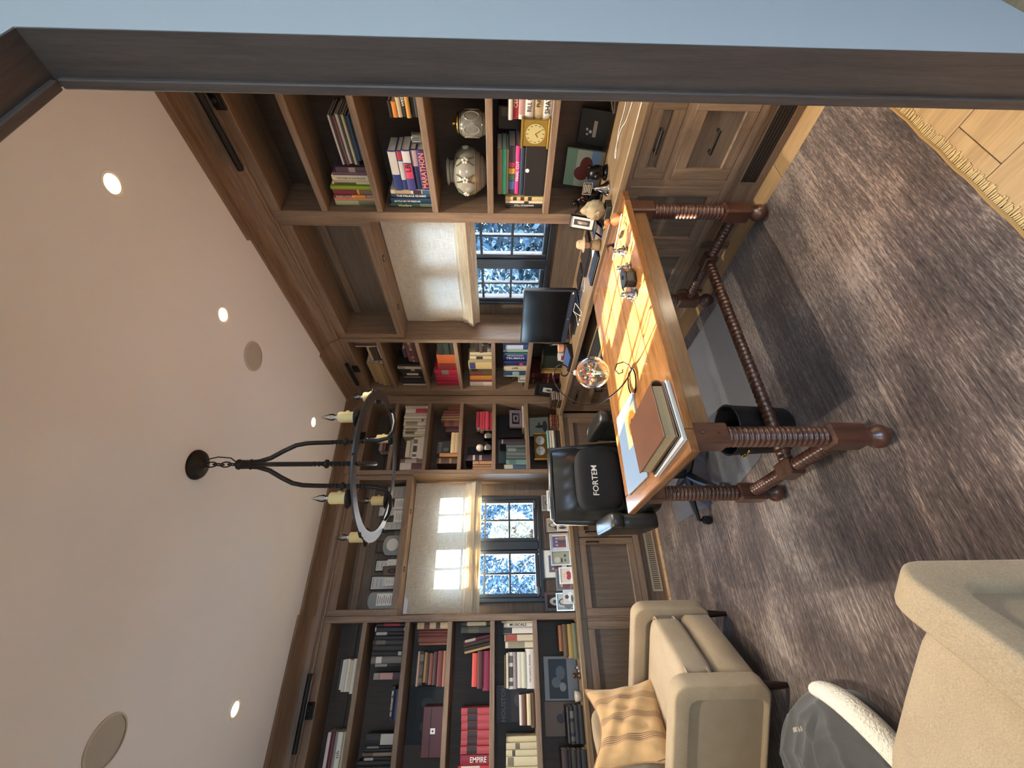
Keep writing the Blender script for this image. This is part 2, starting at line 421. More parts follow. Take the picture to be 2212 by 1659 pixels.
# ------------------------------------------------------------------ windows
def window(name, wall, s0, s1, label):
    root = D.objects.new(name, None); C.objects.link(root); root['kind'] = 'structure'
    def bx(m, a, b, d0, d1, c, e, bv=.0):
        if wall == 'L': m.box(a, b, d0, d1, c, e, bv)
        else: m.box(d0, d1, a, b, c, e, bv)
    z0, z1 = WZ0, WZ1; fr = .034
    m = MB(); bx(m, s0, s0 + fr, .285, .36, z0, z1, .004); bx(m, s1 - fr, s1, .285, .36, z0, z1, .004)
    bx(m, s0 + fr, s1 - fr, .285, .36, z0, z0 + fr, .004); bx(m, s0 + fr, s1 - fr, .285, .36, z1 - fr, z1, .004)
    part('window_frame', m, DARKMETAL, root, world=False)
    mid = (s0 + s1) / 2
    m = MB(); bx(m, mid - .036, mid + .036, .282, .35, z0 + fr, z1 - fr, .004); part('window_post', m, DARKMETAL, root, world=False)
    for k, (a, b) in enumerate(((s0 + fr, mid - .036), (mid + .036, s1 - fr))):
        sa = .036
        m = MB(); bx(m, a, a + sa, .295, .345, z0 + fr, z1 - fr, .006); bx(m, b - sa, b, .295, .345, z0 + fr, z1 - fr, .006)
        bx(m, a + sa, b - sa, .295, .345, z0 + fr, z0 + fr + sa, .006); bx(m, a + sa, b - sa, .295, .345, z1 - fr - sa, z1 - fr, .006)
        sash = part('window_sash', m, DARKMETAL, root, world=False)
        ga, gb, gz0, gz1 = a + sa, b - sa, z0 + fr + sa, z1 - fr - sa
        gw, gh = (gb - ga) / 2, (gz1 - gz0) / 4
        m = MB(); bx(m, ga + gw - .009, ga + gw + .009, .305, .335, gz0, gz1, .003)
        for r in (1, 2, 3): bx(m, ga, gb, .306, .334, gz0 + r * gh - .009, gz0 + r * gh + .009, .003)
        part('muntin_grid', m, DARKMETAL, sash, world=False)
        for i in (0, 1):
            for r in range(4):
                m = MB(); bx(m, ga + i * gw + .006, ga + (i + 1) * gw - .006, .318, .321, gz0 + r * gh + .006, gz0 + (r + 1) * gh - .006)
                part('window_pane', m, PANE, sash, world=False)
        # casement handle on the lower rail of the frame
        ha = (a + .05) if k == 0 else (b - .05)
        m = MB(); bx(m, ha - .03, ha + .03, .27, .295, z0 + fr + .004, z0 + fr + .022, .004); bx(m, ha - .045, ha + .035, .262, .275, z0 + fr + .016, z0 + fr + .028, .004)
        part('window_handle', m, plain('handle_pewter', (90, 94, 100), .3, .8), sash, world=False)
    return root
window('window_1', 'L', LW0, LW1, '')
window('window_2', 'R', RW0, RW1, '')
# ------------------------------------------------------------------ built-in joinery
# s runs along the wall, d into the wall (0 = bookcase face), z up.   L: x = s, y = d    R: y = s, x = d
SH = [2.440, 2.111, 1.779, 1.448, 1.116]
T2 = .018
OPEN = 2.70
def wbox(m, wall, s0, s1, d0, d1, z0, z1, b=0.0):
    if wall == 'L': m.box(s0, s1, d0, d1, z0, z1, b)
    else: m.box(d0, d1, s0, s1, z0, z1, b)
def wp(wall, s, d, z): return (s, d, z) if wall == 'L' else (d, s, z)
def al(wall): return 'x' if wall == 'L' else 'y'
CT = .786                                     # counter height
def bookcase(wall, s0, s1, u0, u1, label):
    """s0..s1 outer edges, u0/u1 widths of the two uprights"""
    t = thing('bookcase', label, 'bookcase', wp(wall, (s0 + s1) / 2, .15, CT))
    m = MB(); wbox(m, wall, s0, s0 + u0, 0, .29, CT, ZC - .09, .003); part('upright', m, OAK['z'], t)
    m = MB(); wbox(m, wall, s1 - u1, s1, 0, .29, CT, ZC - .09, .003); part('upright', m, OAK['z'], t)
    m = MB(); wbox(m, wall, s0 + u0, s1 - u1, .278, .289, CT, OPEN); part('back_panel', m, SHADED_BACK['z'], t)
    # two battens run across the back of the topmost bay
    m = MB(); wbox(m, wall, s0 + u0, s1 - u1, .262, .278, SH[0] + .12, SH[0] + .17); part('batten', m, SHADED_BACK[al(wall)], t)
    for z in SH:
        m = MB(); wbox(m, wall, s0 + u0, s1 - u1, .001, .278, z - T2, z + T2, .003); part('shelf', m, OAK[al(wall)], t)
    m = MB(); wbox(m, wall, s0 + u0, s1 - u1, .001, .289, OPEN, ZC - .09, .002); part('top_rail', m, OAK[al(wall)], t)
    return t
A0, A1 = -3.24, -2.005
bookcase('L', A0, A1, .045, .046, 'wide oak bookcase full of books between the armchair and the sunlit window')
bookcase('L', -.853, -.001, .045, .091, 'oak bookcase with baseballs and a twin-dial clock, between the sunlit window and the room corner')
bookcase('R', -.937, -.001, .045, .115, 'oak bookcase behind the computer monitor with navy and crimson books')
bookcase('R', -3.24, -2.098, .045, .069, 'oak bookcase beside the doorway holding the patterned vases and gold clock')
def over_window(wall, s0, s1, label):
    t = thing('window_cupboard', label, 'cabinet', wp(wall, (s0 + s1) / 2, .15, 2.2)); a = al(wall)
    d = .018
    m = MB(); wbox(m, wall, s0 + .001, s0 + .046, d, .29, 2.2, ZC - .09, .002); part('upright', m, OAK['z'], t)
    m = MB(); wbox(m, wall, s1 - .046, s1 - .001, d, .29, 2.2, ZC - .09, .002); part('upright', m, OAK['z'], t)
    m = MB(); wbox(m, wall, s0 + .046, s1 - .046, d, d + .022, 2.2, 2.258, .002); part('bottom_rail', m, OAK[a], t)
    m = MB(); wbox(m, wall, s0 + .046, s1 - .046, d + .022, .278, 2.2, 2.232); part('soffit', m, OAK[a], t)
    m = MB(); wbox(m, wall, s0 + .046, s1 - .046, .278, .289, 2.232, OPEN - .012); part('back_panel', m, OAKB[a], t)
    for z in (2.31, 2.60):
        m = MB(); wbox(m, wall, s0 + .046, s1 - .046, .262, .278, z, z + .055); part('batten', m, OAK[a], t)
    m = MB(); wbox(m, wall, s0 + .046, s1 - .046, d, .289, OPEN - .012, ZC - .09, .002); part('top_rail', m, OAK[a], t)
    for f in (.30, .72):
        s = s0 + (s1 - s0) * f
        m = MB(); m.lathe([(.017, 0), (.024, 0), (.024, .006), (.017, .006)], wp(wall, s, .075, 2.1945), 16, cap=False); part('puck_light_rim', m, BLACKPL, t, smooth=True)
        m = MB(); m.lathe([(0, .004), (.0168, .004), (.0168, .0065)], wp(wall, s, .075, 2.1945), 16); part('puck_light_lens', m, WHITEP, t)
    return t
over_window('L', A1, -.853, 'open oak cupboard with rows of award plaques above the sunlit window')
over_window('R', -2.098, -.937, 'empty open oak cupboard above the desk window')
# cornice: one length per section, stepping back over the windows
def cornice(wall, s0, s1, off, pr, idx):
    # profile (distance out of the face, height)
    P = [(0, ZC - .118), (.014, ZC - .118), (.018, ZC - .108), (.014, ZC - .098), (.022, ZC - .092), (.03, ZC - .088), (.036, ZC - .07)]
    for k in range(7):
        a = k / 6 * PI / 2
        P.append((.036 + (pr - .06) * (1 - math.cos(a)), ZC - .07 + .048 * math.sin(a)))
    P += [(pr - .018, ZC - .02), (pr, ZC - .016), (pr, ZC - .0005), (0, ZC - .0005)]
    m = MB()
    if wall == 'L': m.prism([(off - u, w) for u, w in P], s0, s1, 'x')
    else: m.prism([(off - u, w) for u, w in P], s0, s1, 'y')
    struct('trim_%d' % idx, m, OAK[al(wall)])
cornice('L', A0, A1 + .002, 0, .23, 2); cornice('L', A1, -.853, .018, .22, 3); cornice('L', -.855, -.001, 0, .23, 4)
cornice('R', -.939, -.001, 0, .18, 5); cornice('R', -2.098, -.937, .018, .17, 6); cornice('R', -3.26, -2.096, 0, .18, 7)

# worktops
m = MB(); m.box(-3.27, -.2455, -.02, .299, CT - .036, CT, .003)
solo('worktop', m, COUNTER['x'], 'oak worktop under the sunlit window crowded with photo frames', 'worktop')
m = MB(); m.box(-.245, .299, -3.26, .299, CT - .036, CT, .003)
solo('worktop', m, COUNTER['y'], 'oak worktop carrying the monitor, trophies and loose white cables', 'worktop')

HANDLE = plain('handle_bronze', (48, 44, 42), .42, .7, noise=.2, scale=80)
def handle_bar(p, wall, s, d, z, L, vertical, par):
    m = MB(); h = L / 2
    if vertical:
        wbox(m, wall, s - .006, s + .006, d - .032, d - .022, z - h, z + h, .002)
        for k in (-1, 1): wbox(m, wall, s - .0055, s + .0055, d - .023, d, z + k * (h - .008) - .006, z + k * (h - .008) + .006, .001)
    else:
        wbox(m, wall, s - h, s + h, d - .034, d - .025, z - .007, z + .007, .002)
        for k in (-1, 1): wbox(m, wall, s + k * (h - .009) - .006, s + k * (h - .009) + .006, d - .026, d, z - .006, z + .006, .001)
    return part('handle', m, HANDLE, par)
def front(wall, t, s0, s1, z0, z1, d, kind, hs, hz, hl, vert, rail=.056):
    """shaker front: recessed flat panel held by two stiles and two rails"""
    g = .0015; a, b, c, e = s0 + g, s1 - g, z0 + g, z1 - g
    r = rail
    m = MB(); wbox(m, wall, a + r, b - r, d + .0155, d + .0198, c + r, e - r); f = part(kind, m, OAKB['z' if kind == 'door' else al(wall)], t)
    for p, q in ((a, a + r), (b - r, b)):
        m = MB(); wbox(m, wall, p, q, d, d + .02, c, e, .002); part('stile', m, OAK['z'], f)
    for p, q in ((c, c + r), (e - r, e)):
        m = MB(); wbox(m, wall, a + r, b - r, d, d + .02, p, q, .002); part('rail', m, OAK[al(wall)], f)
    if hs is not None: handle_bar(None, wall, hs, d, hz, hl, vert, f)
    return f
def base_unit(wall, s0, s1, fd, bd, label, fronts, kick=True, zk=.185):
    """fd face depth, bd kick depth"""
    t = thing('base_cabinet', label, 'cabinet', wp(wall, (s0 + s1) / 2, (fd + .29) / 2, 0)); a = al(wall)
    zt = CT - .037
    def pc(name, mat, *q):
        m = MB(); wbox(m, wall, *q); return part(name, m, mat, t)
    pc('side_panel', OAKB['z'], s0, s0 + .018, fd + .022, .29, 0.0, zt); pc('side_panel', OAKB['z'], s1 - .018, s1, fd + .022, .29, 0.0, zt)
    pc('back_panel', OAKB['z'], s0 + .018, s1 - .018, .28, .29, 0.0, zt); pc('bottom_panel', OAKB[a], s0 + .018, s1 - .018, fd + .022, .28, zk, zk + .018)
    # face frame by columns of fronts
    cols = sorted(set((round(f[0], 3), round(f[1], 3)) for f in fronts if f[3] - f[2] > 0))
    lo, hi = min(c[0] for c in cols), max(c[1] for c in cols)
    pc('frame_stile', OAK['z'], s0, lo, fd, fd + .022, zk, zt); pc('frame_stile', OAK['z'], hi, s1, fd, fd + .022, zk, zt)
    tops = max(f[3] for f in fronts); bots = min(f[2] for f in fronts)
    pc('frame_rail', OAK[a], lo, hi, fd, fd + .022, tops, zt); pc('frame_rail', OAK[a], lo, hi, fd, fd + .022, zk, bots)
    last = lo
    for c0, c1 in cols:
        zz = sorted((f[2], f[3]) for f in fronts if f[0] >= c0 - .002 and f[1] <= c1 + .002 or (f[0] <= c0 and f[1] >= c1))
        zz = sorted(set(zz))
        for (p0, p1), (q0, q1) in zip(zz, zz[1:]):
            if q0 - p1 > .006 and c0 >= last - .001: pc('frame_rail', OAK[a], c0, c1, fd, fd + .022, p1, q0)
        if c0 - last > .012: pc('frame_stile', OAK['z'], last, c0, fd, fd + .022, bots, tops)
        last = max(last, c1)
    for f in fronts: front(wall, t, f[0], f[1], f[2], f[3], fd - .001, f[4], f[5], f[6], f[7], f[8])
    if kick:
        pc('plinth', OAK[a], s0, s1, bd, bd + .02, 0, zk - .002)
        m = MB(); wbox(m, wall, s0, s1, bd - .014, bd, zk - .03, zk - .004, .004); part('base_moulding', m, OAK[a], t)
        m = MB(); wbox(m, wall, s0, s1, bd - .008, bd, zk - .045, zk - .031, .002); part('base_bead', m, OAK[a], t)
    return t
# wall with the sunlit window
def pairdoors(a, b, z0=.235, z1=.707):
    mid = (a + b) / 2
    return [(a, mid - .002, z0, z1, 'door', mid - .042, .594, .112, True), (mid + .002, b, z0, z1, 'door', mid + .042, .594, .112, True)]
base_unit('L', -2.045, -.83, .0, .05, 'oak base cabinet with two doors below the sunlit window', pairdoors(-2.035, -.833))
base_unit('L', A0 - .02, -2.047, .0, .05, 'oak base cabinet with two doors behind the armchair with the cushion', pairdoors(-3.22, -2.066))
base_unit('L', -.828, -.21, .0, .05, 'narrow oak base cabinet with one door in the room corner behind the desk chair', [(-.80, -.26, .235, .707, 'door', None, 0, 0, True)])
# wall with the desk window
FR = -.20
u = base_unit('R', -3.26, -2.092, FR, -.16, 'oak base cabinet with a shallow drawer over a deep drawer near the doorway',
          [(-2.905, -2.523, .558, .717, 'drawer', -2.721, .648, .115, False), (-2.905, -2.523, .223, .517, 'drawer', -2.724, .382, .115, False), (-2.483, -2.105, .223, .717, 'door', None, 0, 0, True)], zk=.19)
# dark heating grille in the plinth
for q in ((-2.888, -2.478, .030, .042), (-2.888, -2.478, .124, .136), (-2.888, -2.873, .042, .124), (-2.491, -2.478, .042, .124)):
    m = MB(); m.box(-.1665, -.1603, *q, .001); part('grille_frame', m, OAK['y'], u)
m = MB(); m.box(-.1625, -.1605, -2.872, -2.492, .043, .123); pl = part('grille', m, plain('grille_dark', (22, 16, 13), .8), u)
for k in range(5):
    z = .052 + k * .0155
    m = MB(); m.box(-.1655, -.1627, -2.871, -2.493, z - .0035, z + .0035, .001); part('slat', m, plain('grille_slat', (46, 34, 28), .5), pl)
base_unit('R', -2.09, -1.69, FR, -.16, 'oak base cabinet with one door below the round coaster and keyboard', [(-2.08, -1.71, .223, .717, 'door', None, 0, 0, True)], zk=.19)
base_unit('R', -.93, -.022, FR, -.16, 'oak base cabinet with two drawers over two doors beside the knee space',
          [(-.88, -.502, .223, .55, 'door', -.54, .47, .08, True), (-.498, -.12, .223, .55, 'door', -.46, .47, .08, True), (-.88, -.502, .59, .717, 'drawer', -.69, .655, .10, False), (-.498, -.12, .59, .717, 'drawer', -.31, .655, .10, False)], zk=.19)
# pull-out tray with keyboard in the knee space
t = thing('keyboard_tray', 'oak pull-out tray below the monitor in the knee space', 'tray', (-.27, -1.32, .655))
m = MB(); m.box(-.47, -.06, -1.66, -.96, .655, .675, .003); part('shelf', m, COUNTER['y'], t)
for y in (-1.67, -.955):
    m = MB(); m.box(-.40, -.06, y - .006, y + .006, .655, .745); part('runner', m, STEEL, t)
# grey floor register at the wall below the sunlit window
t = thing('floor_register', 'cream slotted heating register on the plinth below the sunlit window', 'vent', (-1.33, .045, .05))
m = MB(); m.box(-1.86, -1.2, .0425, .0495, .035, .12, .002); part('frame', m, plain('register_cream', (188, 170, 142), .5), t)
m = MB()
for k in range(40):
    x = -1.84 + k * .0163; m.box(x, x + .006, .0415, .0424, .05, .105)
o = part('slot_opening', m, BLACKM, t); o['kind'] = 'stuff'

# ------------------------------------------------------------------ roman shades
SHADE = linen('shade_linen', (196, 182, 152), (238, 231, 212), .22)
def shade(wall, s0, s1, label, seed):
    rnd = random.Random(seed)
    t = thing('roman_shade', label, 'shade', wp(wall, (s0 + s1) / 2, .2, 1.56))
    zt, zb = 2.195, 1.70
    ph = rnd.random() * 6
    def P(u, v):
        z = zt + (zb - zt) * v
        s = s0 + (s1 - s0) * u
        d = .20 + .004 * math.sin(9 * v + 3 * u + ph) + .003 * math.sin(23 * u + 5 * v)
        if u < .02 or u > .98: d += .002
        return wp(wall, s, d, z)
    m = MB(); m.grid(P, 40, 24); part('upper_cloth', m, SHADE, t, smooth='all')
    for k in range(4):
        off = .012 * k
        def F(u, v, k=k, off=off):
            # stacked folds: a loop of cloth bulging into the room
            s = s0 + (s1 - s0) * u
            sag = .006 * math.sin(PI * u * 2 + k + ph) + .005 * math.sin(7 * u + k * 2 + ph)
            a = v * PI
            top = 1.712 - .026 * k + sag * .5; bot = 1.576 + .012 * k + sag
            z = top + (bot - top) * (1 - math.cos(a)) / 2
            d = .196 - .013 * k - .016 * math.sin(a) * (1 + .4 * math.sin(5 * u + k)) + .004 * math.sin(17 * u + 3 * k)
            return wp(wall, s, d, z)
        m = MB(); m.grid(F, 36, 9); part('cloth_fold', m, SHADE, t, smooth='all')
    m = MB(); wbox(m, wall, s0, s1, .198, .202, 1.563, 1.605); part('hem_flap', m, SHADE, t)
    m = MB(); wbox(m, wall, s0 + .005, s1 - .005, .205, .235, 2.165, 2.198); part('head_rail', m, WHITEP, t)
    return t
shade('L', -1.985, -.872, 'cream linen roman shade glowing with sun, half lowered over the sunlit window', 3)
shade('R', -2.09, -.945, 'cream linen roman shade in shadow, half lowered over the desk window', 5)

# ------------------------------------------------------------------ picture lights on the cornice
def picture_light(wall, s, L, label):
    t = thing('picture_light', label, 'light', wp(wall, s, -.03, 2.72))
    m = MB(); wbox(m, wall, s - .05, s + .05, -.012, -.0005, 2.705, 2.775, .004); wbox(m, wall, s - .035, s + .035, -.02, -.011, 2.715, 2.765, .004); part('wall_plate', m, IRON, t)
    m = MB(); m.cyl(wp(wall, s, -.018, 2.74), wp(wall, s, -.055, 2.752), .008, n=10); m.ball(wp(wall, s, -.04, 2.748), .014, 10, 6); m.ball(wp(wall, s, -.02, 2.742), .018, 10, 6); part('arm', m, IRON, t, smooth=True)
    m = MB(); m.cyl(wp(wall, s - L / 2, -.07, 2.758), wp(wall, s + L / 2, -.07, 2.758), .017, n=14); part('lamp_tube', m, IRON, t, smooth=40)
    m = MB(); wbox(m, wall, s - L / 2 + .01, s + L / 2 - .01, -.066, -.05, 2.739, 2.743); part('reflector', m, SILVER, t)
    return t
picture_light('L', -2.585, .44, 'black bar picture light above the wide bookcase by the armchair')
picture_light('L', -.47, .40, 'black bar picture light behind the chandelier candles, above the baseball shelves')
picture_light('R', -.50, .34, 'black bar picture light above the bookcase behind the monitor')
picture_light('R', -2.77, .62, 'black bar picture light with square plate above the bookcase beside the doorway')

# ------------------------------------------------------------------ recessed lamps and round speakers in the ceiling
CANG = emit('can_glow', (1.0, .84, .58, 1), 40)
def can(x, y, label, tilt=(0, 0), w=1.0):
    t = thing('recessed_light', label, 'light', (x, y, ZC))
    m = MB(); m.lathe([(.035, -.001), (.047, -.001), (.05, -.004), (.047, -.0075), (.036, -.006)], (x, y, ZC), 24, cap=False); part('trim_ring', m, plain('can_trim', (240, 236, 226), .5), t, smooth=True)
    m = MB(); m.lathe([(0, -.0035), (.034, -.0035), (.0345, -.002), (.0345, -.001), (0, -.001)], (x, y, ZC), 20); part('lens', m, CANG, t)
    la = D.lights.new('can_lamp', 'SPOT'); la.energy = CAN_W * w; la.color = (1.0, .90, .76); la.spot_size = math.radians(96); la.spot_blend = .85; la.shadow_soft_size = .025
    lo = D.objects.new('can_lamp', la); link(lo, t); lo.location = (0, 0, -.02)
    return t
can(-.70, -2.774, 'glowing recessed ceiling light nearest the doorway lining')
can(-.695, -2.028, 'glowing recessed ceiling light over the desk window')
can(-.691, -.756, 'glowing recessed ceiling light above the chandelier candles near the room corner')
can(-2.492, -.78, 'glowing recessed ceiling light alone above the cushioned armchair')
can(-2.49, -2.35, 'recessed ceiling light over the nearer armchair', w=.9)
def speaker(x, y, label):
    t = thing('ceiling_speaker', label, 'speaker', (x, y, ZC))
    m = MB(); m.lathe([(.082, -.0005), (.09, -.0005), (.09, -.005), (.082, -.006)], (x, y, ZC), 36, cap=False); part('rim', m, plain('speaker_rim', (196, 190, 178), .6), t, smooth=True)
    m = MB(); m.lathe([(0, -.006), (.05, -.0055), (.0815, -.004), (.0815, -.0005), (0, -.0005)], (x, y, ZC), 36); part('grille', m, plain('speaker_mesh', (176, 174, 168), .8, noise=.1, scale=900), t, smooth=True)
speaker(-.72, -1.685, 'round grey ceiling speaker near the cornice over the desk window')
speaker(-2.497, -1.672, 'round grey ceiling speaker in the plain part of the ceiling')
# ------------------------------------------------------------------ rug
def mat_rug():
    m, nt, p = new_mat('rug_pile')
    tc = N(nt, 'ShaderNodeTexCoord')
    def noise(sc, s, det=4, rough=.6):
        mp = N(nt, 'ShaderNodeMapping'); mp.inputs['Scale'].default_value = sc
        n = N(nt, 'ShaderNodeTexNoise'); n.inputs['Scale'].default_value = s; n.inputs['Detail'].default_value = det; n.inputs['Roughness'].default_value = rough
        nt.links.new(tc.outputs['Object'], mp.inputs[0]); nt.links.new(mp.outputs[0], n.inputs['Vector']); return n
    a = noise((1.2, 26, 1), 2.6, 6, .7); b = noise((1, 1.6, 1), 1.5, 3); c = noise((9, 60, 1), 3.5, 3, .6)
    mx = N(nt, 'ShaderNodeMix', data_type='FLOAT'); mx.inputs[0].default_value = .5; nt.links.new(a.outputs['Fac'], mx.inputs[2]); nt.links.new(c.outputs['Fac'], mx.inputs[3])
    my = N(nt, 'ShaderNodeMix', data_type='FLOAT'); my.inputs[0].default_value = .38; nt.links.new(mx.outputs[0], my.inputs[2]); nt.links.new(b.outputs['Fac'], my.inputs[3])
    rp = N(nt, 'ShaderNodeValToRGB'); e = rp.color_ramp.elements
    e[0].position = .40; e[0].color = srgb(38, 31, 30); e[1].position = .61; e[1].color = srgb(150, 134, 124)
    q = rp.color_ramp.elements.new(.50); q.color = srgb(80, 69, 65)
    nt.links.new(my.outputs[0], rp.inputs[0])
    tint = N(nt, 'ShaderNodeMix', data_type='RGBA', blend_type='MULTIPLY'); tint.inputs[0].default_value = .6
    d = noise((.8, 1.2, 1), 1.1, 2); r2 = N(nt, 'ShaderNodeValToRGB'); e = r2.color_ramp.elements
    e[0].position = .36; e[0].color = (1.0, .86, .74, 1); e[1].position = .62; e[1].color = (.92, .98, 1.0, 1)
    nt.links.new(d.outputs['Fac'], r2.inputs[0]); nt.links.new(rp.outputs[0], tint.inputs[6]); nt.links.new(r2.outputs[0], tint.inputs[7])
    nt.links.new(tint.outputs[2], p.inputs['Base Color'])
    p.inputs['Roughness'].default_value = .85; p.inputs['Specular IOR Level'].default_value = .15; p.inputs['Sheen Weight'].default_value = .25
    bp = N(nt, 'ShaderNodeBump'); bp.inputs['Strength'].default_value = .5; bp.inputs['Distance'].default_value = .006
    nt.links.new(mx.outputs[0], bp.inputs['Height']); nt.links.new(bp.outputs[0], p.inputs['Normal'])
    return m
RX0, RX1, RY0, RY1 = -3.15, -.292, -3.06, -.03
t = thing('rug', 'large brown and grey streaked rug under the desk and armchairs', 'rug', ((RX0 + RX1) / 2, (RY0 + RY1) / 2, 0))
m = MB(); m.grid(lambda u, v: (RX0 + (RX1 - RX0) * u, RY0 + (RY1 - RY0) * v, .009 + .0008 * math.sin(40 * u) * math.sin(37 * v)), 40, 40)
m.box(RX0, RX1, RY0, RY1, .0005, .0075); part('pile', m, mat_rug(), t, smooth=30)
m = MB(); rnd = random.Random(2)
x = RX0
while x < RX1:
    w = .0045; y1 = RY0 - .022 - rnd.random() * .012; dx = rnd.uniform(-.004, .004)
    m.add([(x, RY0 + .003, .007), (x + w, RY0 + .003, .007), (x + w + dx, y1, .002), (x + dx, y1, .002), (x + w / 2, RY0, .0095), (x + w / 2 + dx, y1, .004)], [(0, 1, 5, 4) if 0 else (0, 4, 5, 3), (4, 1, 2, 5), (0, 3, 2, 1)])
    x += .0072
o = part('fringe', m, plain('fringe_cream', (206, 178, 122), .9), t); o['kind'] = 'stuff'
m = MB(); m.tube([(RX0 + (RX1 - RX0) * k / 60, RY0 - .002 + .002 * math.sin(k * 1.7), .007) for k in range(61)], .005, 6); part('edge_cord', m, plain('edge_cord_tan', (150, 118, 70), .9), t, smooth=True)

# ------------------------------------------------------------------ the old oak desk
def mat_desk():
    m = wood('desk_top_oak', (112, 68, 36), (166, 116, 66), 'x', rough=.22, coat=.35, stretch=9, scale=2.4, bump=.06)
    return m
DTOP = mat_desk()
DAP = wood('desk_apron_oak', (84, 58, 36), (134, 98, 62), 'x', rough=.35, coat=.25, stretch=10, scale=2.2)
DAPY = wood('desk_apron_oak_y', (70, 44, 32), (112, 74, 52), 'y', rough=.35, coat=.25, stretch=10, scale=2.2)
DLEG = wood('desk_leg_oak', (54, 32, 24), (96, 60, 44), 'z', rough=.3, coat=.3, stretch=9, scale=2.4)
DSTR = wood('desk_stretcher_oak', (50, 30, 23), (90, 57, 43), 'x', rough=.3, coat=.3, stretch=9, scale=2.4)
dx0, dx1, dy0, dy1, DZ = -1.686, -.252, -2.491, -1.716, .77
t = thing('desk', 'antique golden oak desk with ribbed turned legs standing on the rug', 'desk', ((dx0 + dx1) / 2, (dy0 + dy1) / 2, 0.0102))
# boards of the top, running the long way between two end cleats
cl = .085
nb = 5; bw = (dy1 - dy0) / nb
for k in range(nb):
    m = MB(); m.box(dx0 + cl + .0008, dx1 - cl - .0008, dy0 + k * bw + .0006, dy0 + (k + 1) * bw - .0006, DZ - .034, DZ - (.0004 if k % 2 else 0), .003); part('top_board', m, DTOP, t)
for a, b in ((dx0, dx0 + cl), (dx1 - cl, dx1)):
    m = MB(); m.box(a, b, dy0, dy1, DZ - .034, DZ, .004); part('end_cleat', m, wood('desk_cleat_oak', (96, 60, 36), (146, 100, 60), 'y', rough=.25, coat=.35, stretch=9, scale=2.4), t)
LX, LY = (-1.605, -.335), (-2.43, -1.785)
hw = .04
def ribs(z0, z1, r, n):
    P = []; h = (z1 - z0) / n
    for k in range(n):
        for f, rr in ((.0, .80), (.14, .93), (.36, 1.0), (.64, 1.0), (.86, .93)): P.append((r * rr, z0 + (k + f) * h))
    P.append((r * .8, z1)); return P
for x in LX:
    for y in LY:
        m = MB(); m.box(x - hw, x + hw, y - hw, y + hw, .605, DZ - .0345, .006); g = part('leg', m, DLEG, t)
        m = MB(); m.lathe(ribs(.245, .605, .037, 19), (x, y, 0), 20); part('turned_shaft', m, DLEG, g, smooth='all')
        m = MB(); m.box(x - hw, x + hw, y - hw, y + hw, .105, .245, .01); part('block', m, DLEG, g)
        m = MB(); m.lathe([(.022, .105), (.030, .1), (.022, .092), (.026, .085), (.040, .07), (.044, .052), (.040, .034), (.026, .018), (.018, .0105), (0, .0105)][::-1], (x, y, 0), 20); part('foot', m, DLEG, g, smooth='all')
        sy = -1 if y == LY[0] else 1
        for dz in (.64, .70):
            m = MB(); m.lathe([(.007, 0), (.006, .003), (0, .004)], (0, 0, 0), 10)
            m.v = [(x + p[0], y + sy * (hw + p[2] - .001), dz + p[1]) for p in m.v]; part('peg', m, DLEG, g)
for y in LY:
    m = MB(); m.box(LX[0] + hw, LX[1] - hw, y - .022, y + .022, .655, DZ - .0345, .003); part('apron', m, DAP, t)
for x in LX:
    m = MB(); m.box(x - .022, x + .022, LY[0] + hw, LY[1] - hw, .655, DZ - .0345, .003); part('apron', m, DAPY, t)
zs = .175; ym = (LY[0] + LY[1]) / 2
for x in LX:
    m = MB(); m.box(x - .034, x + .034, ym - .05, ym + .05, zs - .034, zs + .034, .007); sb = part('stretcher', m, DSTR, t)
    for a, b in ((LY[0] + hw, ym - .05), (ym + .05, LY[1] - hw)):
        m = MB(); m.lathe(ribs(a, b, .028, 11), (0, 0, 0), 16); m.v = [(x + p[0], p[2], zs + p[1]) for p in m.v]; part('turned_rail', m, DSTR, sb, smooth='all')
m = MB(); m.lathe(ribs(LX[0] + .034, LX[1] - .034, .029, 46), (0, 0, 0), 16); m.v = [(p[2], ym + p[0], zs + p[1]) for p in m.v]; part('stretcher', m, DSTR, t, smooth='all')

# ------------------------------------------------------------------ clear chair mat and waste basket
def mat_mat():
    m, nt, p = new_mat('chair_mat_plastic'); nt.nodes.remove(p)
    tr = N(nt, 'ShaderNodeBsdfTransparent'); tr.inputs[0].default_value = (.80, .82, .86, 1)
    gl = N(nt, 'ShaderNodeBsdfGlossy'); gl.inputs['Roughness'].default_value = .22
    di = N(nt, 'ShaderNodeBsdfDiffuse'); di.inputs[0].default_value = (.24, .25, .28, 1)
    lw = N(nt, 'ShaderNodeLayerWeight'); lw.inputs['Blend'].default_value = .38
    m1 = N(nt, 'ShaderNodeMixShader'); m1.inputs[0].default_value = .35; nt.links.new(tr.outputs[0], m1.inputs[1]); nt.links.new(di.outputs[0], m1.inputs[2])
    mx = N(nt, 'ShaderNodeMixShader'); nt.links.new(lw.outputs['Fresnel'], mx.inputs[0]); nt.links.new(m1.outputs[0], mx.inputs[1]); nt.links.new(gl.outputs[0], mx.inputs[2])
    nt.links.new(mx.outputs[0], nt.nodes['Material Output'].inputs[0]); return m
m = MB()
pts = [(-1.44, -.47), (-.40, -.47), (-.40, -1.88), (-.62, -1.90), (-1.20, -1.88), (-1.27, -1.86), (-1.34, -1.80), (-1.40, -1.70), (-1.46, -1.40)]
m.prism(pts, .0105, .0135, 'z')
solo('chair_mat', m, mat_mat(), 'clear plastic chair mat with bluish sheen on the rug under the desk chair', 'mat')
bx, by = -1.345, -1.945
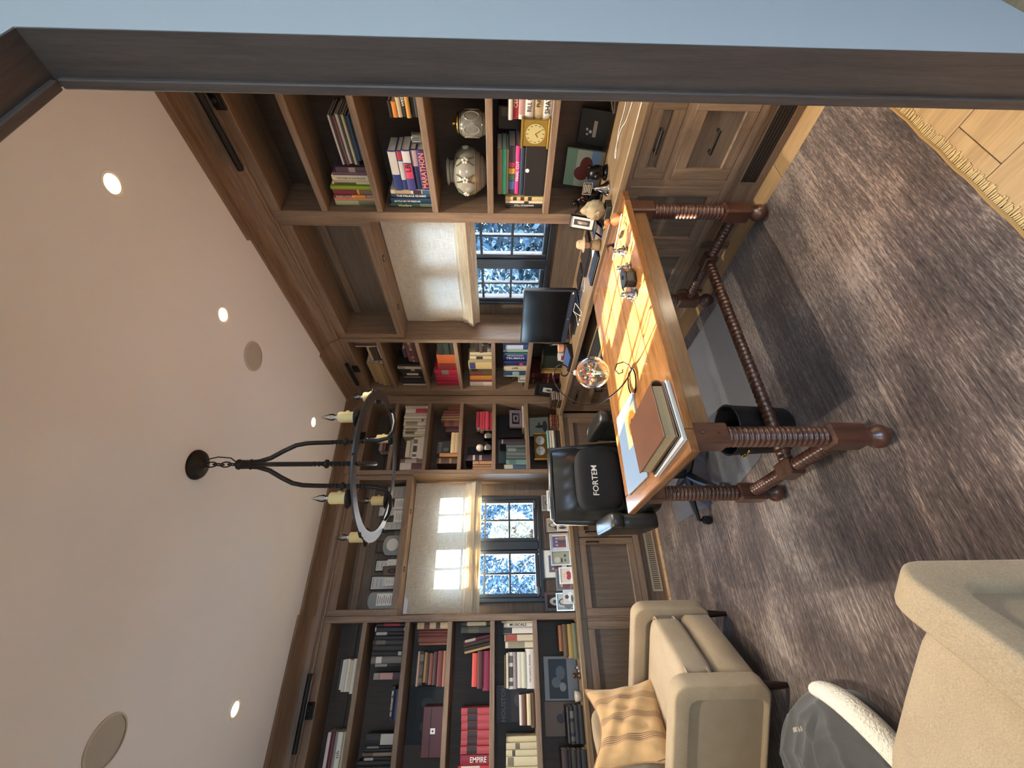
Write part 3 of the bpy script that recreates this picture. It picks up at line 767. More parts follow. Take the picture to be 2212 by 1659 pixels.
t = thing('waste_basket', 'black round waste basket under the desk behind the near leg', 'basket', (bx, by, .0103))
m = MB(); m.lathe([(0, .0145), (.105, .0145), (.108, .02), (.122, .285), (.125, .29), (.122, .294), (.116, .29), (.104, .03), (0, .028)], (bx, by, 0), 32); part('bucket', m, plain('basket_black', (16, 16, 18), .55, noise=.2), t, smooth=35)
m = MB(); m.tube([(bx - .1215 - .012 * math.sin(PI * k / 8), by - .03 + .06 * k / 8, .235) for k in range(9)], .0035, 6); m.ball((bx - .122, by - .03, .235), .009, 8, 6); m.ball((bx - .122, by + .03, .235), .009, 8, 6); part('handle', m, BRASS, t, smooth=True, label='small brass ring handle')

# ------------------------------------------------------------------ black leather desk chair
LEA = plain('black_leather', (30, 30, 28), .34, noise=.25, scale=18, bump=.12)
cx, cy, crz = -1.27, -1.12, math.radians(-6)
t = thing('office_chair', 'black leather executive chair with lumbar cushion behind the desk', 'chair', (cx, cy, .0137), crz)
def lf(mb): return mb
def puffy(w, d, h, c, nx=14, nz=12, p=.35, rot=0.0, axis=0):
    """rounded upholstered block: superellipsoid"""
    m = MB(); n = 32; k = 16
    def f(u, v):
        a = u * 2 * PI; b = (v - .5) * PI
        sg = lambda q, e: math.copysign(abs(q) ** e, q)
        x = w / 2 * sg(math.cos(b), p) * sg(math.cos(a), p); y = d / 2 * sg(math.cos(b), p) * sg(math.sin(a), p); z = h / 2 * sg(math.sin(b), p)
        y, z = y * math.cos(rot) - z * math.sin(rot), y * math.sin(rot) + z * math.cos(rot)
        return (c[0] + x, c[1] + y, c[2] + z)
    m.grid(f, n, k, True); return m
# local frame: sitter faces -y (towards the desk)
part('seat', puffy(.54, .52, .13, (0, -.02, .475), p=.35), LEA, t, smooth='all', world=False)
m = MB()
def backf(u, v):
    x = -.27 + .54 * u; z = .50 + .495 * v
    e = max(abs(u - .5) * 2, 0)
    th = .055 * (1 - e ** 6) + .012 + .012 * math.sin(v * PI * 3.0)
    cr = .012 * math.sin(34 * u + 4 * math.sin(9 * v)) * math.exp(-((v - .55) / .4) ** 2) * .25
    return (x * (1 - .06 * v), .20 + .09 * v - th - cr, z)
m.grid(backf, 30, 26)
m.grid(lambda u, v: ((-.27 + .54 * u) * (1 - .06 * v), .25 + .09 * v, .50 + .495 * v), 8, 8)
part('backrest', m, LEA, t, smooth='all', world=False)
m = MB()
ed = [(-.27, .50), (-.262, .80), (-.252, .985), (-.235, .998), (0, 1.0), (.235, .998), (.252, .985), (.262, .80), (.27, .50)]
m.tube([(x, .22 + .09 * (z - .5) / .53, z) for x, z in ed], .026, 10); part('edge_roll', m, LEA, t, smooth='all', world=False)
for sx in (-1, 1):
    m = puffy(.10, .44, .085, (sx * .322, -.03, .70), p=.35); ar = part('arm', m, LEA, t, smooth='all', world=False)
    m = puffy(.09, .40, .24, (sx * .322, -.03, .565), p=.3); part('arm_panel', m, LEA, ar, smooth='all', world=False)
    m = MB(); m.tube([(sx * .325, -.16, .50), (sx * .31, -.10, .44), (sx * .24, .0, .40)], .018, 8); part('arm_bracket', m, BLACKPL, ar, smooth=True, world=False)
m = MB(); m.cyl((0, .02, .12), (0, .02, .42), .026, n=14); m.cyl((0, .02, .40), (0, .02, .425), .12, n=18); part('gas_column', m, BLACKPL, t, smooth=40, world=False)
for k in range(5):
    a = 2 * PI * k / 5 + .45
    px, py = .29 * math.cos(a), .29 * math.sin(a)
    m = MB(); m.tube([(0, .02, .12), (px * .5, .02 + py * .5, .115), (px, .02 + py, .085)], [.028, .024, .017], 8); lg = part('base_leg', m, BLACKPL, t, smooth=True, world=False)
    m = MB()
    for q in (-.013, .013):
        c = Vector((px - q * math.sin(a), .02 + py + q * math.cos(a), .028)); dd = Vector((-math.sin(a), math.cos(a), 0)) * .008
        m.cyl(c - dd, c + dd, .0275, n=14)
    m.cyl((px, .02 + py, .03), (px, .02 + py, .085), .009, n=8); part('caster', m, BLACKPL, lg, smooth=35, world=False)
# lumbar cushion strapped to the backrest
lb = part('lumbar_cushion', puffy(.42, .13, .31, (0.0, .135, .70), p=.42), plain('black_mesh_cloth', (15, 15, 18), .85, noise=.2, scale=300, bump=.15), t, smooth='all', world=False, label='black fabric lumbar cushion lettered FORTEM')
o = text('lettering', 'FORTEM', .055, INKW, (0, 0, 0), (1, 0, 0), (0, 0, 1), None, bold=True)
o.parent = lb; o.matrix_basis = Matrix.Translation((-.02, .0685, .735)) @ Matrix.Rotation(PI / 2, 4, 'X')
# (the face of the cushion looks towards -y)

# ------------------------------------------------------------------ pair of armchairs, cushion and pet bed
UPH = weave('armchair_linen', (150, 132, 106), (188, 168, 138), 620)
UPHC = weave('armchair_seat_linen', (154, 136, 112), (190, 172, 144), 620)
LEGW = plain('dark_leg_wood', (40, 24, 18), .4)
def rrect(x0, x1, y0, y1, r, n=6):
    P = []
    for cx_, cy_, a0 in ((x1 - r, y1 - r, 0), (x0 + r, y1 - r, 1), (x0 + r, y0 + r, 2), (x1 - r, y0 + r, 3)):
        for k in range(n + 1):
            a = (a0 + k / n) * PI / 2; P.append((cx_ + r * math.cos(a), cy_ + r * math.sin(a)))
    return P
def armchair(label, loc, rz, seat=True):
    """local frame: sitter faces +y; width .66, depth .74, arms .57 high"""
    t = thing('armchair', label, 'armchair', loc, rz)
    W, Dp, AW, AH = .33, .37, .085, .575
    for sx in (-1, 1):
        xa, xb = (W - AW, W) if sx > 0 else (-W, -W + AW)
        # the arm: a padded loop around a recessed side panel
        out = rrect(-Dp, Dp, .11, AH, .075, 6); inn = rrect(-Dp + .06, Dp - .08, .135, AH - .08, .045, 6); n = len(out)
        m = MB()
        m.add([(x, y, z) for x in (xa, xb) for P_ in (out, inn) for y, z in P_],
              [(k, (k + 1) % n, n + (k + 1) % n, n + k) for k in range(n)] + [(2 * n + k, 3 * n + k, 3 * n + (k + 1) % n, 2 * n + (k + 1) % n) for k in range(n)] +
              [(k, 2 * n + k, 2 * n + (k + 1) % n, (k + 1) % n) for k in range(n)] + [(n + k, n + (k + 1) % n, 3 * n + (k + 1) % n, 3 * n + k) for k in range(n)])
        ar = part('arm', m, UPH, t, smooth=60, world=False, bev=(.024, 3))
        m = MB(); inn2 = rrect(-Dp + .045, Dp - .065, .12, AH - .065, .045, 6)
        m.prism(inn2, xa + .022, xb - .022, 'x'); part('side_panel', m, weave('armchair_panel_linen', (140, 123, 100), (176, 158, 130), 620) if 'armchair_panel_linen' not in MATS else MATS['armchair_panel_linen'], ar, smooth=50, world=False)
    iw = W - AW - .004
    m = MB(); m.box(-iw, iw, -Dp + .05, Dp - .03, .12, .30, .02); part('seat_base', m, UPH, t, world=False, smooth=50)
    m = puffy(iw * 2 - .004, .57, .185, (0, .065, .405), p=.3); part('seat_cushion', m, UPHC, t, smooth='all', world=False)
    m = MB()
    def ring(z, e=0):
        return [(x, y, z) for x, y in rrect(-iw + .008, iw - .008, -.205, .338, .035, 4)]
    m.tube(ring(.462), .0045, 6, closed=True); m.tube(ring(.352), .0045, 6, closed=True); part('piping', m, UPHC, t, smooth=True, world=False)
    m = puffy(W * 2 - .02, .15, .66, (0, -.335, .50), p=.3, rot=math.radians(8)); part('backrest', m, UPH, t, smooth='all', world=False)
    for sx in (-1, 1):
        for sy in (-1, 1):
            m = MB(); m.lathe([(.013, 0), (.022, .115)], (sx * (W - .06), sy * (Dp - .06), 0), 10); part('leg', m, LEGW, t, smooth=40, world=False)
    return t
# far chair turned towards the desk; near chair seen over its arm
armchair('oatmeal linen armchair holding a striped cushion, in front of the wide bookcase', (-2.485, -.915, .0102), math.radians(-127))
armchair('oatmeal linen armchair nearest the doorway, seen over its arm', (-2.565, -2.85, .0102), math.radians(-45))
BOOKS = [
('L', 0, 0.045, [('H', -2.4981, -2.285, 0.0005, 0.0369, (224, 220, 207)), ('H', -2.486, -2.293, 0.0377, 0.0587, (205, 191, 156)), ('H', -2.486, -2.285, 0.0595, 0.0805, (217, 214, 204)), ('H', -2.486, -2.285, 0.0813, 0.0995, (201, 198, 190)), ('H', -2.4739, -2.289, 0.1003, 0.1171, (216, 210, 196)), ('H', -2.4659, -2.285, 0.1179, 0.1354, (44, 42, 42))]),
('L', 0, 0.045, [('H', -2.952, -2.712, 0.0005, 0.0285, (205, 191, 156)), ('H', -2.952, -2.712, 0.0293, 0.0629, (220, 216, 204), {'t': 'tch', 'c': 'k', 'f': 0.7}), ('H', -2.952, -2.712, 0.0637, 0.0861, (143, 138, 132)), ('H', -2.952, -2.712, 0.0869, 0.1135, (90, 31, 36)), ('H', -2.952, -2.712, 0.1143, 0.1353, (207, 196, 200))]),
('L', 1, 0.045, [('V', -2.924, -2.9, 0.239, (36, 36, 42)), ('V', -2.898, -2.8701, 0.237, (24, 25, 28)), ('V', -2.8689, -2.852, 0.199, (29, 27, 28), {'b': [(0.05, 0.35, (160, 156, 146))]}), ('V', -2.85, -2.828, 0.211, (92, 80, 72), {'b': [(0.35, 0.98, (138, 118, 104))]}), ('V', -2.824, -2.808, 0.201, (27, 27, 29)), ('V', -2.806, -2.792, 0.203, (29, 27, 28), {'b': [(0.1, 0.5, (119, 115, 108))]}), ('V', -2.789, -2.725, 0.196, (20, 20, 22), {'b': [(0.52, 0.98, (184, 180, 172))], 'face': 1}), ('V', -2.415, -2.371, 0.2, (64, 54, 60), {'b': [(0, 0.2, (142, 138, 132)), (0.22, 0.7, (176, 138, 134))]}), ('V', -2.335, -2.3161, 0.224, (29, 27, 28), {'b': [(0.1, 0.5, (140, 136, 128))]}), ('V', -2.3149, -2.268, 0.239, (110, 108, 104), {'b': [(0.15, 0.33, (208, 204, 194))]}), ('V', -2.265, -2.236, 0.236, (29, 27, 28), {'b': [(0.84, 0.95, (184, 178, 166))]}), ('V', -2.233, -2.197, 0.237, (38, 40, 42)), ('V', -2.194, -2.1611, 0.242, (43, 43, 43), {'b': [(0.1, 0.4, (92, 90, 86))]}), ('V', -2.1599, -2.133, 0.235, (28, 31, 32)), ('V', -2.13, -2.1061, 0.236, (29, 27, 28), {'b': [(0.05, 0.4, (168, 164, 156))]}), ('V', -2.1049, -2.074, 0.24, (36, 32, 44), {'b': [(0.02, 0.98, (201, 194, 180)), (0.05, 0.95, (36, 32, 44))]}), ('V', -2.07, -2.048, 0.226, (42, 26, 36), {'b': [(0.25, 0.8, (138, 40, 54))]})]),
('L', 1, 0.045, [('H', -2.659, -2.4781, 0.0005, 0.0285, (42, 53, 102)), ('H', -2.659, -2.458, 0.0293, 0.0587, (23, 23, 26), {'t': 'NO ORDINARY TIME', 'c': 'w', 'f': 0.8})]),
('L', 2, 0.045, [('V', -2.206, -2.191, 0.217, (138, 90, 68)), ('V', -2.189, -2.1441, 0.224, (102, 48, 38)), ('V', -2.1429, -2.1201, 0.228, (94, 44, 36)), ('V', -2.1189, -2.105, 0.23, (107, 51, 40)), ('V', -2.103, -2.0941, 0.231, (92, 42, 34)), ('V', -2.0929, -2.046, 0.243, (196, 171, 134), {'b': [(0.22, 0.4, (90, 31, 42)), (0.6, 0.74, (58, 42, 38))]})]),
('L', 2, 0.045, [('H', -2.469, -2.245, 0.0005, 0.0245, (150, 104, 76)), ('H', -2.4668, -2.245, 0.0253, 0.0669, (110, 46, 42)), ('H', -2.4578, -2.2495, 0.0677, 0.0973, (58, 26, 34)), ('H', -2.4556, -2.2584, 0.0981, 0.1261, (116, 56, 44)), ('H', -2.4466, -2.2584, 0.1269, 0.1477, (60, 35, 30)), ('H', -2.4421, -2.2517, 0.1485, 0.1693, (160, 122, 78)), ('H', -2.4578, -2.245, 0.1701, 0.2021, (44, 38, 34), {'b': 1}), ('H', -2.4645, -2.245, 0.2029, 0.2189, (185, 150, 132))]),
('L', 3, 0.045, [('V', -2.133, -2.086, 0.229, (51, 52, 44), {'b': [(0.25, 0.6, (76, 74, 60))]}), ('V', -2.084, -2.051, 0.231, (35, 42, 36), {'b': [(0.2, 0.85, (156, 148, 124))]})]),
('L', 3, 0.045, [('V', -2.231, -2.215, 0.198, (165, 132, 94), {'lean': 11}), ('V', -2.212, -2.19, 0.205, (38, 37, 31), {'lean': 11}), ('V', -2.187, -2.163, 0.206, (50, 32, 30), {'lean': 11}), ('V', -2.161, -2.141, 0.207, (76, 24, 36), {'lean': 11, 'b': [(0.05, 0.45, (168, 154, 148))]})]),
('L', 3, 0.045, [('H', -2.499, -2.252, 0.0005, 0.0537, (122, 28, 58)), ('H', -2.4842, -2.252, 0.0545, 0.0937, (76, 33, 40)), ('H', -2.4743, -2.2643, 0.0945, 0.1351, (200, 72, 60), {'t2': 1})]),
('L', 3, 0.045, [('V', -2.943, -2.912, 0.212, (184, 50, 60), {'b': [(0.1, 0.7, (216, 200, 188))]}), ('V', -2.91, -2.856, 0.199, (140, 32, 52), {'t': 'EMPIRE', 'c': 'w', 'f': 0.55, 'toff': 0.12}), ('V', -2.85, -2.809, 0.199, (168, 68, 76), {'b': [(0.22, 0.57, (42, 36, 38))], 'g': 1}), ('V', -2.806, -2.769, 0.199, (168, 68, 76), {'b': [(0.22, 0.57, (42, 36, 38))], 'g': 1}), ('V', -2.767, -2.723, 0.198, (168, 68, 76), {'b': [(0.22, 0.57, (42, 36, 38))], 'g': 1}), ('V', -2.721, -2.6781, 0.2, (168, 68, 76), {'b': [(0.22, 0.57, (42, 36, 38))], 'g': 1}), ('V', -2.6769, -2.637, 0.202, (168, 68, 76), {'b': [(0.22, 0.57, (42, 36, 38))], 'g': 1}), ('V', -2.635, -2.597, 0.204, (168, 68, 76), {'b': [(0.22, 0.57, (42, 36, 38))], 'g': 1})]),
('L', 4, 0.045, [('V', -2.237, -2.194, 0.215, (210, 200, 174), {'b': [(0.1, 0.7, (140, 132, 112))]}), ('V', -2.19, -2.145, 0.222, (207, 196, 168), {'b': [(0.05, 0.45, (160, 74, 64))]}), ('V', -2.138, -2.095, 0.23, (218, 214, 204), {'b': [(0, 0.3, (38, 38, 42))]}), ('V', -2.093, -2.061, 0.226, (216, 210, 196), {'t': 'MUSICALS', 'c': 'k', 'f': 0.6}), ('V', -2.059, -2.049, 0.242, (200, 184, 156))]),
('L', 4, 0.045, [('H', -2.493, -2.243, 0.0005, 0.0579, (220, 214, 206), {'t': 'THE CLASSICAL TRADITION', 'c': 'k', 'f': 0.34}), ('H', -2.488, -2.263, 0.0587, 0.0937, (200, 200, 180)), ('H', -2.488, -2.263, 0.0945, 0.1281, (208, 202, 192)), ('H', -2.493, -2.263, 0.1289, 0.1555, (140, 130, 136)), ('H', -2.493, -2.263, 0.1563, 0.1913, (212, 204, 196), {'b': 1}), ('H', -2.488, -2.268, 0.1921, 0.2075, (207, 200, 188)), ('H', -2.4855, -2.2805, 0.2083, 0.2265, (140, 114, 80))]),
('L', 4, 0.045, [('H', -2.7188, -2.519, 0.0005, 0.0313, (90, 66, 50)), ('H', -2.704, -2.5227, 0.0321, 0.0615, (214, 200, 160)), ('H', -2.704, -2.5246, 0.0623, 0.0917, (92, 52, 40)), ('H', -2.704, -2.5283, 0.0925, 0.1149, (207, 198, 188))]),
('L', 4, 0.045, [('V', -2.95, -2.922, 0.216, (204, 194, 164)), ('V', -2.919, -2.87, 0.215, (214, 203, 168), {'b': [(0.05, 0.25, (124, 116, 96))]}), ('V', -2.867, -2.834, 0.215, (210, 199, 162), {'b': [(0.2, 0.3, (76, 72, 60))]}), ('V', -2.831, -2.796, 0.214, (203, 192, 160), {'b': [(0.3, 0.45, (108, 100, 84))]}), ('V', -2.794, -2.763, 0.212, (207, 194, 156))]),
('L', 5, 0.045, [('H', -2.317, -2.076, 0.0005, 0.0325, (108, 112, 90)), ('H', -2.3098, -2.0832, 0.0333, 0.0733, (168, 138, 74)), ('H', -2.2977, -2.0832, 0.0741, 0.1109, (96, 76, 52)), ('H', -2.264, -2.0905, 0.1117, 0.1421, (138, 86, 52))]),
('L', 5, 0.045, [('H', -2.814, -2.6, 0.0005, 0.0355, (26, 29, 34)), ('H', -2.8119, -2.6043, 0.0363, 0.0685, (34, 37, 43)), ('H', -2.814, -2.6086, 0.0693, 0.1015, (30, 33, 38), {'b': 1}), ('H', -2.8097, -2.6043, 0.1023, 0.1205, (35, 39, 44))]),
('L', 5, 0.045, [('H', -2.987, -2.842, 0.0005, 0.0397, (34, 34, 40)), ('H', -2.987, -2.842, 0.0405, 0.0699, (27, 27, 30)), ('H', -2.987, -2.842, 0.0707, 0.1071, (44, 38, 32)), ('H', -2.987, -2.842, 0.1079, 0.1345, (31, 31, 34)), ('H', -2.987, -2.842, 0.1353, 0.1773, (58, 44, 44))]),
('L', 0, 0.045, [('H', -0.592, -0.477, 0.0005, 0.0245, (36, 36, 40)), ('H', -0.592, -0.477, 0.0253, 0.0509, (29, 27, 28)), ('H', -0.592, -0.4885, 0.0517, 0.0805, (112, 46, 48)), ('H', -0.592, -0.5, 0.0813, 0.1133, (138, 128, 120))]),
('L', 1, 0.045, [('V', -0.441, -0.416, 0.225, (184, 172, 140)), ('V', -0.413, -0.382, 0.229, (203, 191, 159), {'b': [(0.1, 0.5, (90, 84, 70))]}), ('V', -0.379, -0.342, 0.23, (198, 188, 160), {'b': [(0.1, 0.6, (124, 116, 94))]}), ('V', -0.339, -0.315, 0.228, (196, 184, 160)), ('V', -0.312, -0.264, 0.233, (203, 192, 164), {'b': [(0.1, 0.6, (138, 128, 104))]}), ('V', -0.26, -0.231, 0.235, (205, 195, 174), {'b': [(0.75, 0.85, (140, 58, 48))]}), ('V', -0.227, -0.194, 0.236, (207, 197, 174)), ('V', -0.191, -0.162, 0.235, (200, 190, 172)), ('V', -0.159, -0.103, 0.231, (212, 202, 188), {'b': [(0.45, 0.98, (168, 48, 56))]}), ('V', -0.099, -0.068, 0.237, (210, 200, 184), {'b': [(0.05, 0.9, (180, 168, 150))]})]),
('L', 1, 0.045, [('H', -0.6831, -0.446, 0.0005, 0.0401, (203, 194, 176)), ('H', -0.674, -0.4506, 0.0409, 0.0715, (207, 196, 176)), ('H', -0.674, -0.4506, 0.0723, 0.1137, (212, 204, 186), {'b': 1}), ('H', -0.6649, -0.4734, 0.1145, 0.1397, (184, 174, 152)), ('H', -0.6649, -0.4916, 0.1405, 0.1783, (203, 196, 172))]),
('L', 1, 0.045, [('V', -0.789, -0.72, 0.214, (200, 190, 178), {'b': [(0.5, 0.98, (94, 58, 64))]}), ('V', -0.716, -0.677, 0.217, (112, 88, 76), {'b': [(0.2, 0.7, (176, 164, 152))]})]),
('L', 2, 0.045, [('H', -0.14, -0.077, 0.0005, 0.1305, (110, 58, 44))]),
('L', 2, 0.045, [('V', -0.397, -0.336, 0.134, (58, 28, 30)), ('V', -0.333, -0.263, 0.154, (112, 64, 44), {'b': [(0.3, 0.6, (76, 42, 32))]}), ('V', -0.26, -0.236, 0.193, (138, 106, 72)), ('V', -0.233, -0.206, 0.189, (122, 90, 60)), ('V', -0.203, -0.174, 0.178, (110, 52, 40)), ('V', -0.171, -0.145, 0.171, (90, 42, 38))]),
('L', 2, 0.045, [('H', -0.622, -0.405, 0.0005, 0.0347, (180, 156, 120)), ('H', -0.622, -0.405, 0.0355, 0.0751, (196, 172, 130))]),
('L', 2, 0.045, [('V', -0.728, -0.672, 0.2, (74, 52, 40), {'b': [(0.1, 0.2, (138, 106, 68)), (0.6, 0.7, (138, 106, 68))]}), ('V', -0.661, -0.625, 0.178, (160, 110, 66))]),
('L', 3, 0.045, [('H', -0.372, -0.165, 0.0005, 0.0345, (166, 54, 68)), ('H', -0.372, -0.165, 0.0353, 0.0703, (176, 60, 74)), ('H', -0.3679, -0.165, 0.0711, 0.0971, (154, 44, 60)), ('H', -0.3596, -0.165, 0.0979, 0.1279, (168, 52, 66)), ('H', -0.3472, -0.1691, 0.1287, 0.1637, (140, 36, 54))]),
('L', 3, 0.045, [('V', -0.79, -0.765, 0.184, (148, 104, 74)), ('V', -0.763, -0.744, 0.184, (152, 112, 76)), ('V', -0.741, -0.708, 0.184, (160, 118, 80), {'b': [(0.3, 0.35, (106, 68, 38))]}), ('V', -0.702, -0.644, 0.257, (46, 26, 38), {'b': [(0.28, 0.36, (176, 164, 160)), (0.52, 0.62, (140, 124, 124))]})]),
('L', 4, 0.045, [('V', -0.788, -0.744, 0.216, (52, 70, 90), {'b': [(0, 0.4, (168, 166, 152))]}), ('V', -0.741, -0.689, 0.195, (94, 128, 120), {'b': [(0.15, 0.5, (72, 96, 88))]}), ('V', -0.685, -0.65, 0.192, (72, 82, 78)), ('V', -0.647, -0.609, 0.192, (86, 96, 92)), ('V', -0.606, -0.568, 0.193, (62, 74, 72), {'b': [(0.1, 0.5, (108, 116, 112))]}), ('V', -0.565, -0.532, 0.193, (76, 84, 80)), ('V', -0.528, -0.478, 0.252, (46, 34, 40), {'b': [(0.06, 0.12, (200, 192, 180))]})]),
('L', 4, 0.045, [('H', -0.346, -0.095, 0.0005, 0.0221, (176, 164, 140))]),
('L', 5, 0.02, [('H', -0.351, -0.218, 0.0005, 0.0221, (108, 64, 46), {'b': 2}), ('H', -0.351, -0.218, 0.0229, 0.0427, (120, 72, 50), {'b': 2}), ('H', -0.351, -0.218, 0.0435, 0.0633, (112, 68, 48), {'b': 2}), ('H', -0.351, -0.218, 0.0641, 0.0857, (122, 74, 52), {'b': 2})]),
('L', 5, 0.02, [('H', -0.585, -0.391, 0.0005, 0.0285, (36, 32, 30)), ('H', -0.5811, -0.391, 0.0293, 0.0553, (44, 38, 34)), ('H', -0.5831, -0.391, 0.0561, 0.0821, (205, 196, 184)), ('H', -0.5792, -0.391, 0.0829, 0.1109, (198, 184, 164)), ('H', -0.585, -0.391, 0.1117, 0.1317, (110, 163, 154))]),
('R', 0, 0.045, [('V', -0.828, -0.804, 0.205, (90, 58, 48)), ('V', -0.801, -0.78, 0.206, (76, 44, 44)), ('V', -0.778, -0.756, 0.215, (201, 192, 176))]),
('R', 0, 0.045, [('H', -0.757, -0.5978, 0.0005, 0.0277, (196, 184, 162)), ('H', -0.757, -0.558, 0.0285, 0.0509, (51, 42, 42)), ('H', -0.757, -0.558, 0.0517, 0.0757, (74, 52, 48)), ('H', -0.757, -0.558, 0.0765, 0.1005, (62, 50, 48)), ('H', -0.757, -0.5779, 0.1013, 0.1221, (184, 156, 112))]),
('R', 0, 0.045, [('H', -0.524, -0.132, 0.0005, 0.0365, (160, 133, 92)), ('H', -0.5083, -0.132, 0.0373, 0.0751, (148, 120, 79)), ('H', -0.524, -0.132, 0.0759, 0.1155, (168, 140, 100)), ('H', -0.524, -0.1634, 0.1163, 0.1523, (156, 128, 90)), ('H', -0.5162, -0.179, 0.1531, 0.1873, (164, 138, 98))]),
('R', 1, 0.045, [('H', -0.832, -0.532, 0.0005, 0.0261, (44, 36, 40)), ('H', -0.832, -0.532, 0.0269, 0.0541, (112, 42, 52)), ('H', -0.826, -0.532, 0.0549, 0.0837, (160, 140, 132), {'b': 1}), ('H', -0.802, -0.547, 0.0845, 0.1133, (108, 48, 56)), ('H', -0.742, -0.622, 0.1141, 0.1413, (52, 52, 58))]),
('R', 1, 0.045, [('V', -0.494, -0.456, 0.228, (30, 28, 30)), ('V', -0.453, -0.409, 0.237, (180, 168, 144), {'b': [(0, 0.3, (140, 128, 104))]}), ('V', -0.402, -0.357, 0.239, (29, 27, 28), {'b': [(0.5, 0.65, (160, 152, 136))]}), ('V', -0.352, -0.308, 0.231, (32, 28, 30)), ('V', -0.303, -0.258, 0.218, (34, 30, 32), {'b': [(0.2, 0.72, (200, 188, 170))]}), ('V', -0.253, -0.224, 0.231, (29, 27, 28), {'b': [(0.1, 0.8, (108, 100, 88))]}), ('V', -0.217, -0.176, 0.23, (28, 24, 28)), ('V', -0.171, -0.127, 0.236, (42, 34, 38)), ('V', -0.121, -0.078, 0.244, (29, 27, 28)), ('V', -0.074, -0.047, 0.246, (184, 176, 160))]),
('R', 2, 0.045, [('H', -0.833, -0.664, 0.0005, 0.0517, (28, 38, 36)), ('H', -0.833, -0.664, 0.0525, 0.1005, (34, 48, 44)), ('H', -0.833, -0.664, 0.1013, 0.1493, (30, 42, 40))]),
('R', 2, 0.045, [('V', -0.655, -0.503, 0.177, (176, 90, 48)), ('V', -0.497, -0.377, 0.184, (138, 58, 48), {'b': [(0.1, 0.9, (122, 44, 38))]}), ('V', -0.372, -0.27, 0.229, (160, 34, 54), {'b': [(0.3, 0.6, (122, 116, 112))]}), ('V', -0.265, -0.202, 0.229, (156, 32, 54)), ('V', -0.197, -0.15, 0.233, (168, 42, 60)), ('V', -0.144, -0.054, 0.232, (152, 32, 58))]),
('R', 3, 0.045, [('V', -0.686, -0.637, 0.199, (184, 172, 140)), ('V', -0.633, -0.585, 0.203, (196, 184, 148), {'b': [(0.3, 0.6, (44, 40, 32))]}), ('V', -0.58, -0.564, 0.208, (140, 132, 112)), ('V', -0.559, -0.534, 0.219, (168, 152, 112)), ('V', -0.531, -0.413, 0.222, (192, 172, 120), {'b': [(0.05, 0.3, (58, 62, 108))]}), ('V', -0.405, -0.355, 0.221, (76, 68, 52), {'b': [(0.1, 0.4, (28, 26, 24))]}), ('V', -0.35, -0.276, 0.225, (92, 74, 52), {'b': [(0.1, 0.6, (108, 52, 52))]}), ('V', -0.269, -0.193, 0.224, (184, 124, 54)), ('V', -0.188, -0.165, 0.226, (122, 44, 60)), ('V', -0.162, -0.087, 0.227, (176, 168, 152), {'b': [(0.6, 0.98, (207, 202, 188))]})]),
('R', 3, 0.045, [('H', -0.836, -0.692, 0.0005, 0.0373, (164, 154, 136), {'b': 1}), ('H', -0.836, -0.692, 0.0381, 0.0733, (51, 40, 31)), ('H', -0.836, -0.692, 0.0741, 0.1093, (76, 60, 48)), ('H', -0.836, -0.692, 0.1101, 0.1453, (44, 36, 32))]),
('R', 4, 0.045, [('V', -0.835, -0.807, 0.231, (30, 46, 92)), ('V', -0.803, -0.729, 0.228, (38, 66, 124), {'b': [(0.1, 0.8, (184, 192, 204))]}), ('V', -0.725, -0.688, 0.224, (140, 168, 152)), ('V', -0.684, -0.661, 0.211, (60, 100, 104)), ('V', -0.657, -0.562, 0.226, (28, 50, 120), {'t': 'THE RECKONING', 'c': 'w', 'f': 0.3, 'toff': 0, 't2': 'TRUMAN'}), ('V', -0.557, -0.527, 0.22, (34, 56, 108)), ('V', -0.523, -0.473, 0.225, (40, 36, 76), {'b': [(0.7, 0.85, (192, 52, 88))]}), ('V', -0.469, -0.426, 0.22, (200, 192, 168), {'t': 'LEE', 'c': 'k', 'f': 0.6}), ('V', -0.423, -0.388, 0.219, (196, 180, 140)), ('V', -0.383, -0.319, 0.219, (42, 72, 104), {'b': [(0.4, 0.7, (140, 164, 180))]}), ('V', -0.314, -0.274, 0.218, (156, 176, 164))]),
('R', 4, 0.045, [('V', -0.262, -0.225, 0.051, (200, 196, 188)), ('V', -0.218, -0.176, 0.053, (76, 80, 84)), ('V', -0.167, -0.126, 0.067, (184, 180, 172)), ('V', -0.119, -0.068, 0.027, (60, 64, 70))]),
('R', 5, 0.06, [('V', -0.626, -0.421, 0.195, (28, 36, 30)), ('V', -0.415, -0.386, 0.183, (184, 154, 96)), ('V', -0.379, -0.357, 0.195, (138, 108, 60)), ('V', -0.352, -0.332, 0.196, (164, 132, 76)), ('V', -0.324, -0.239, 0.302, (60, 20, 24), {'b': [(0.1, 0.14, (122, 90, 52)), (0.6, 0.64, (122, 90, 52))]}), ('V', -0.234, -0.138, 0.296, (58, 20, 24), {'b': [(0.1, 0.14, (122, 90, 52)), (0.6, 0.64, (122, 90, 52))]})]),
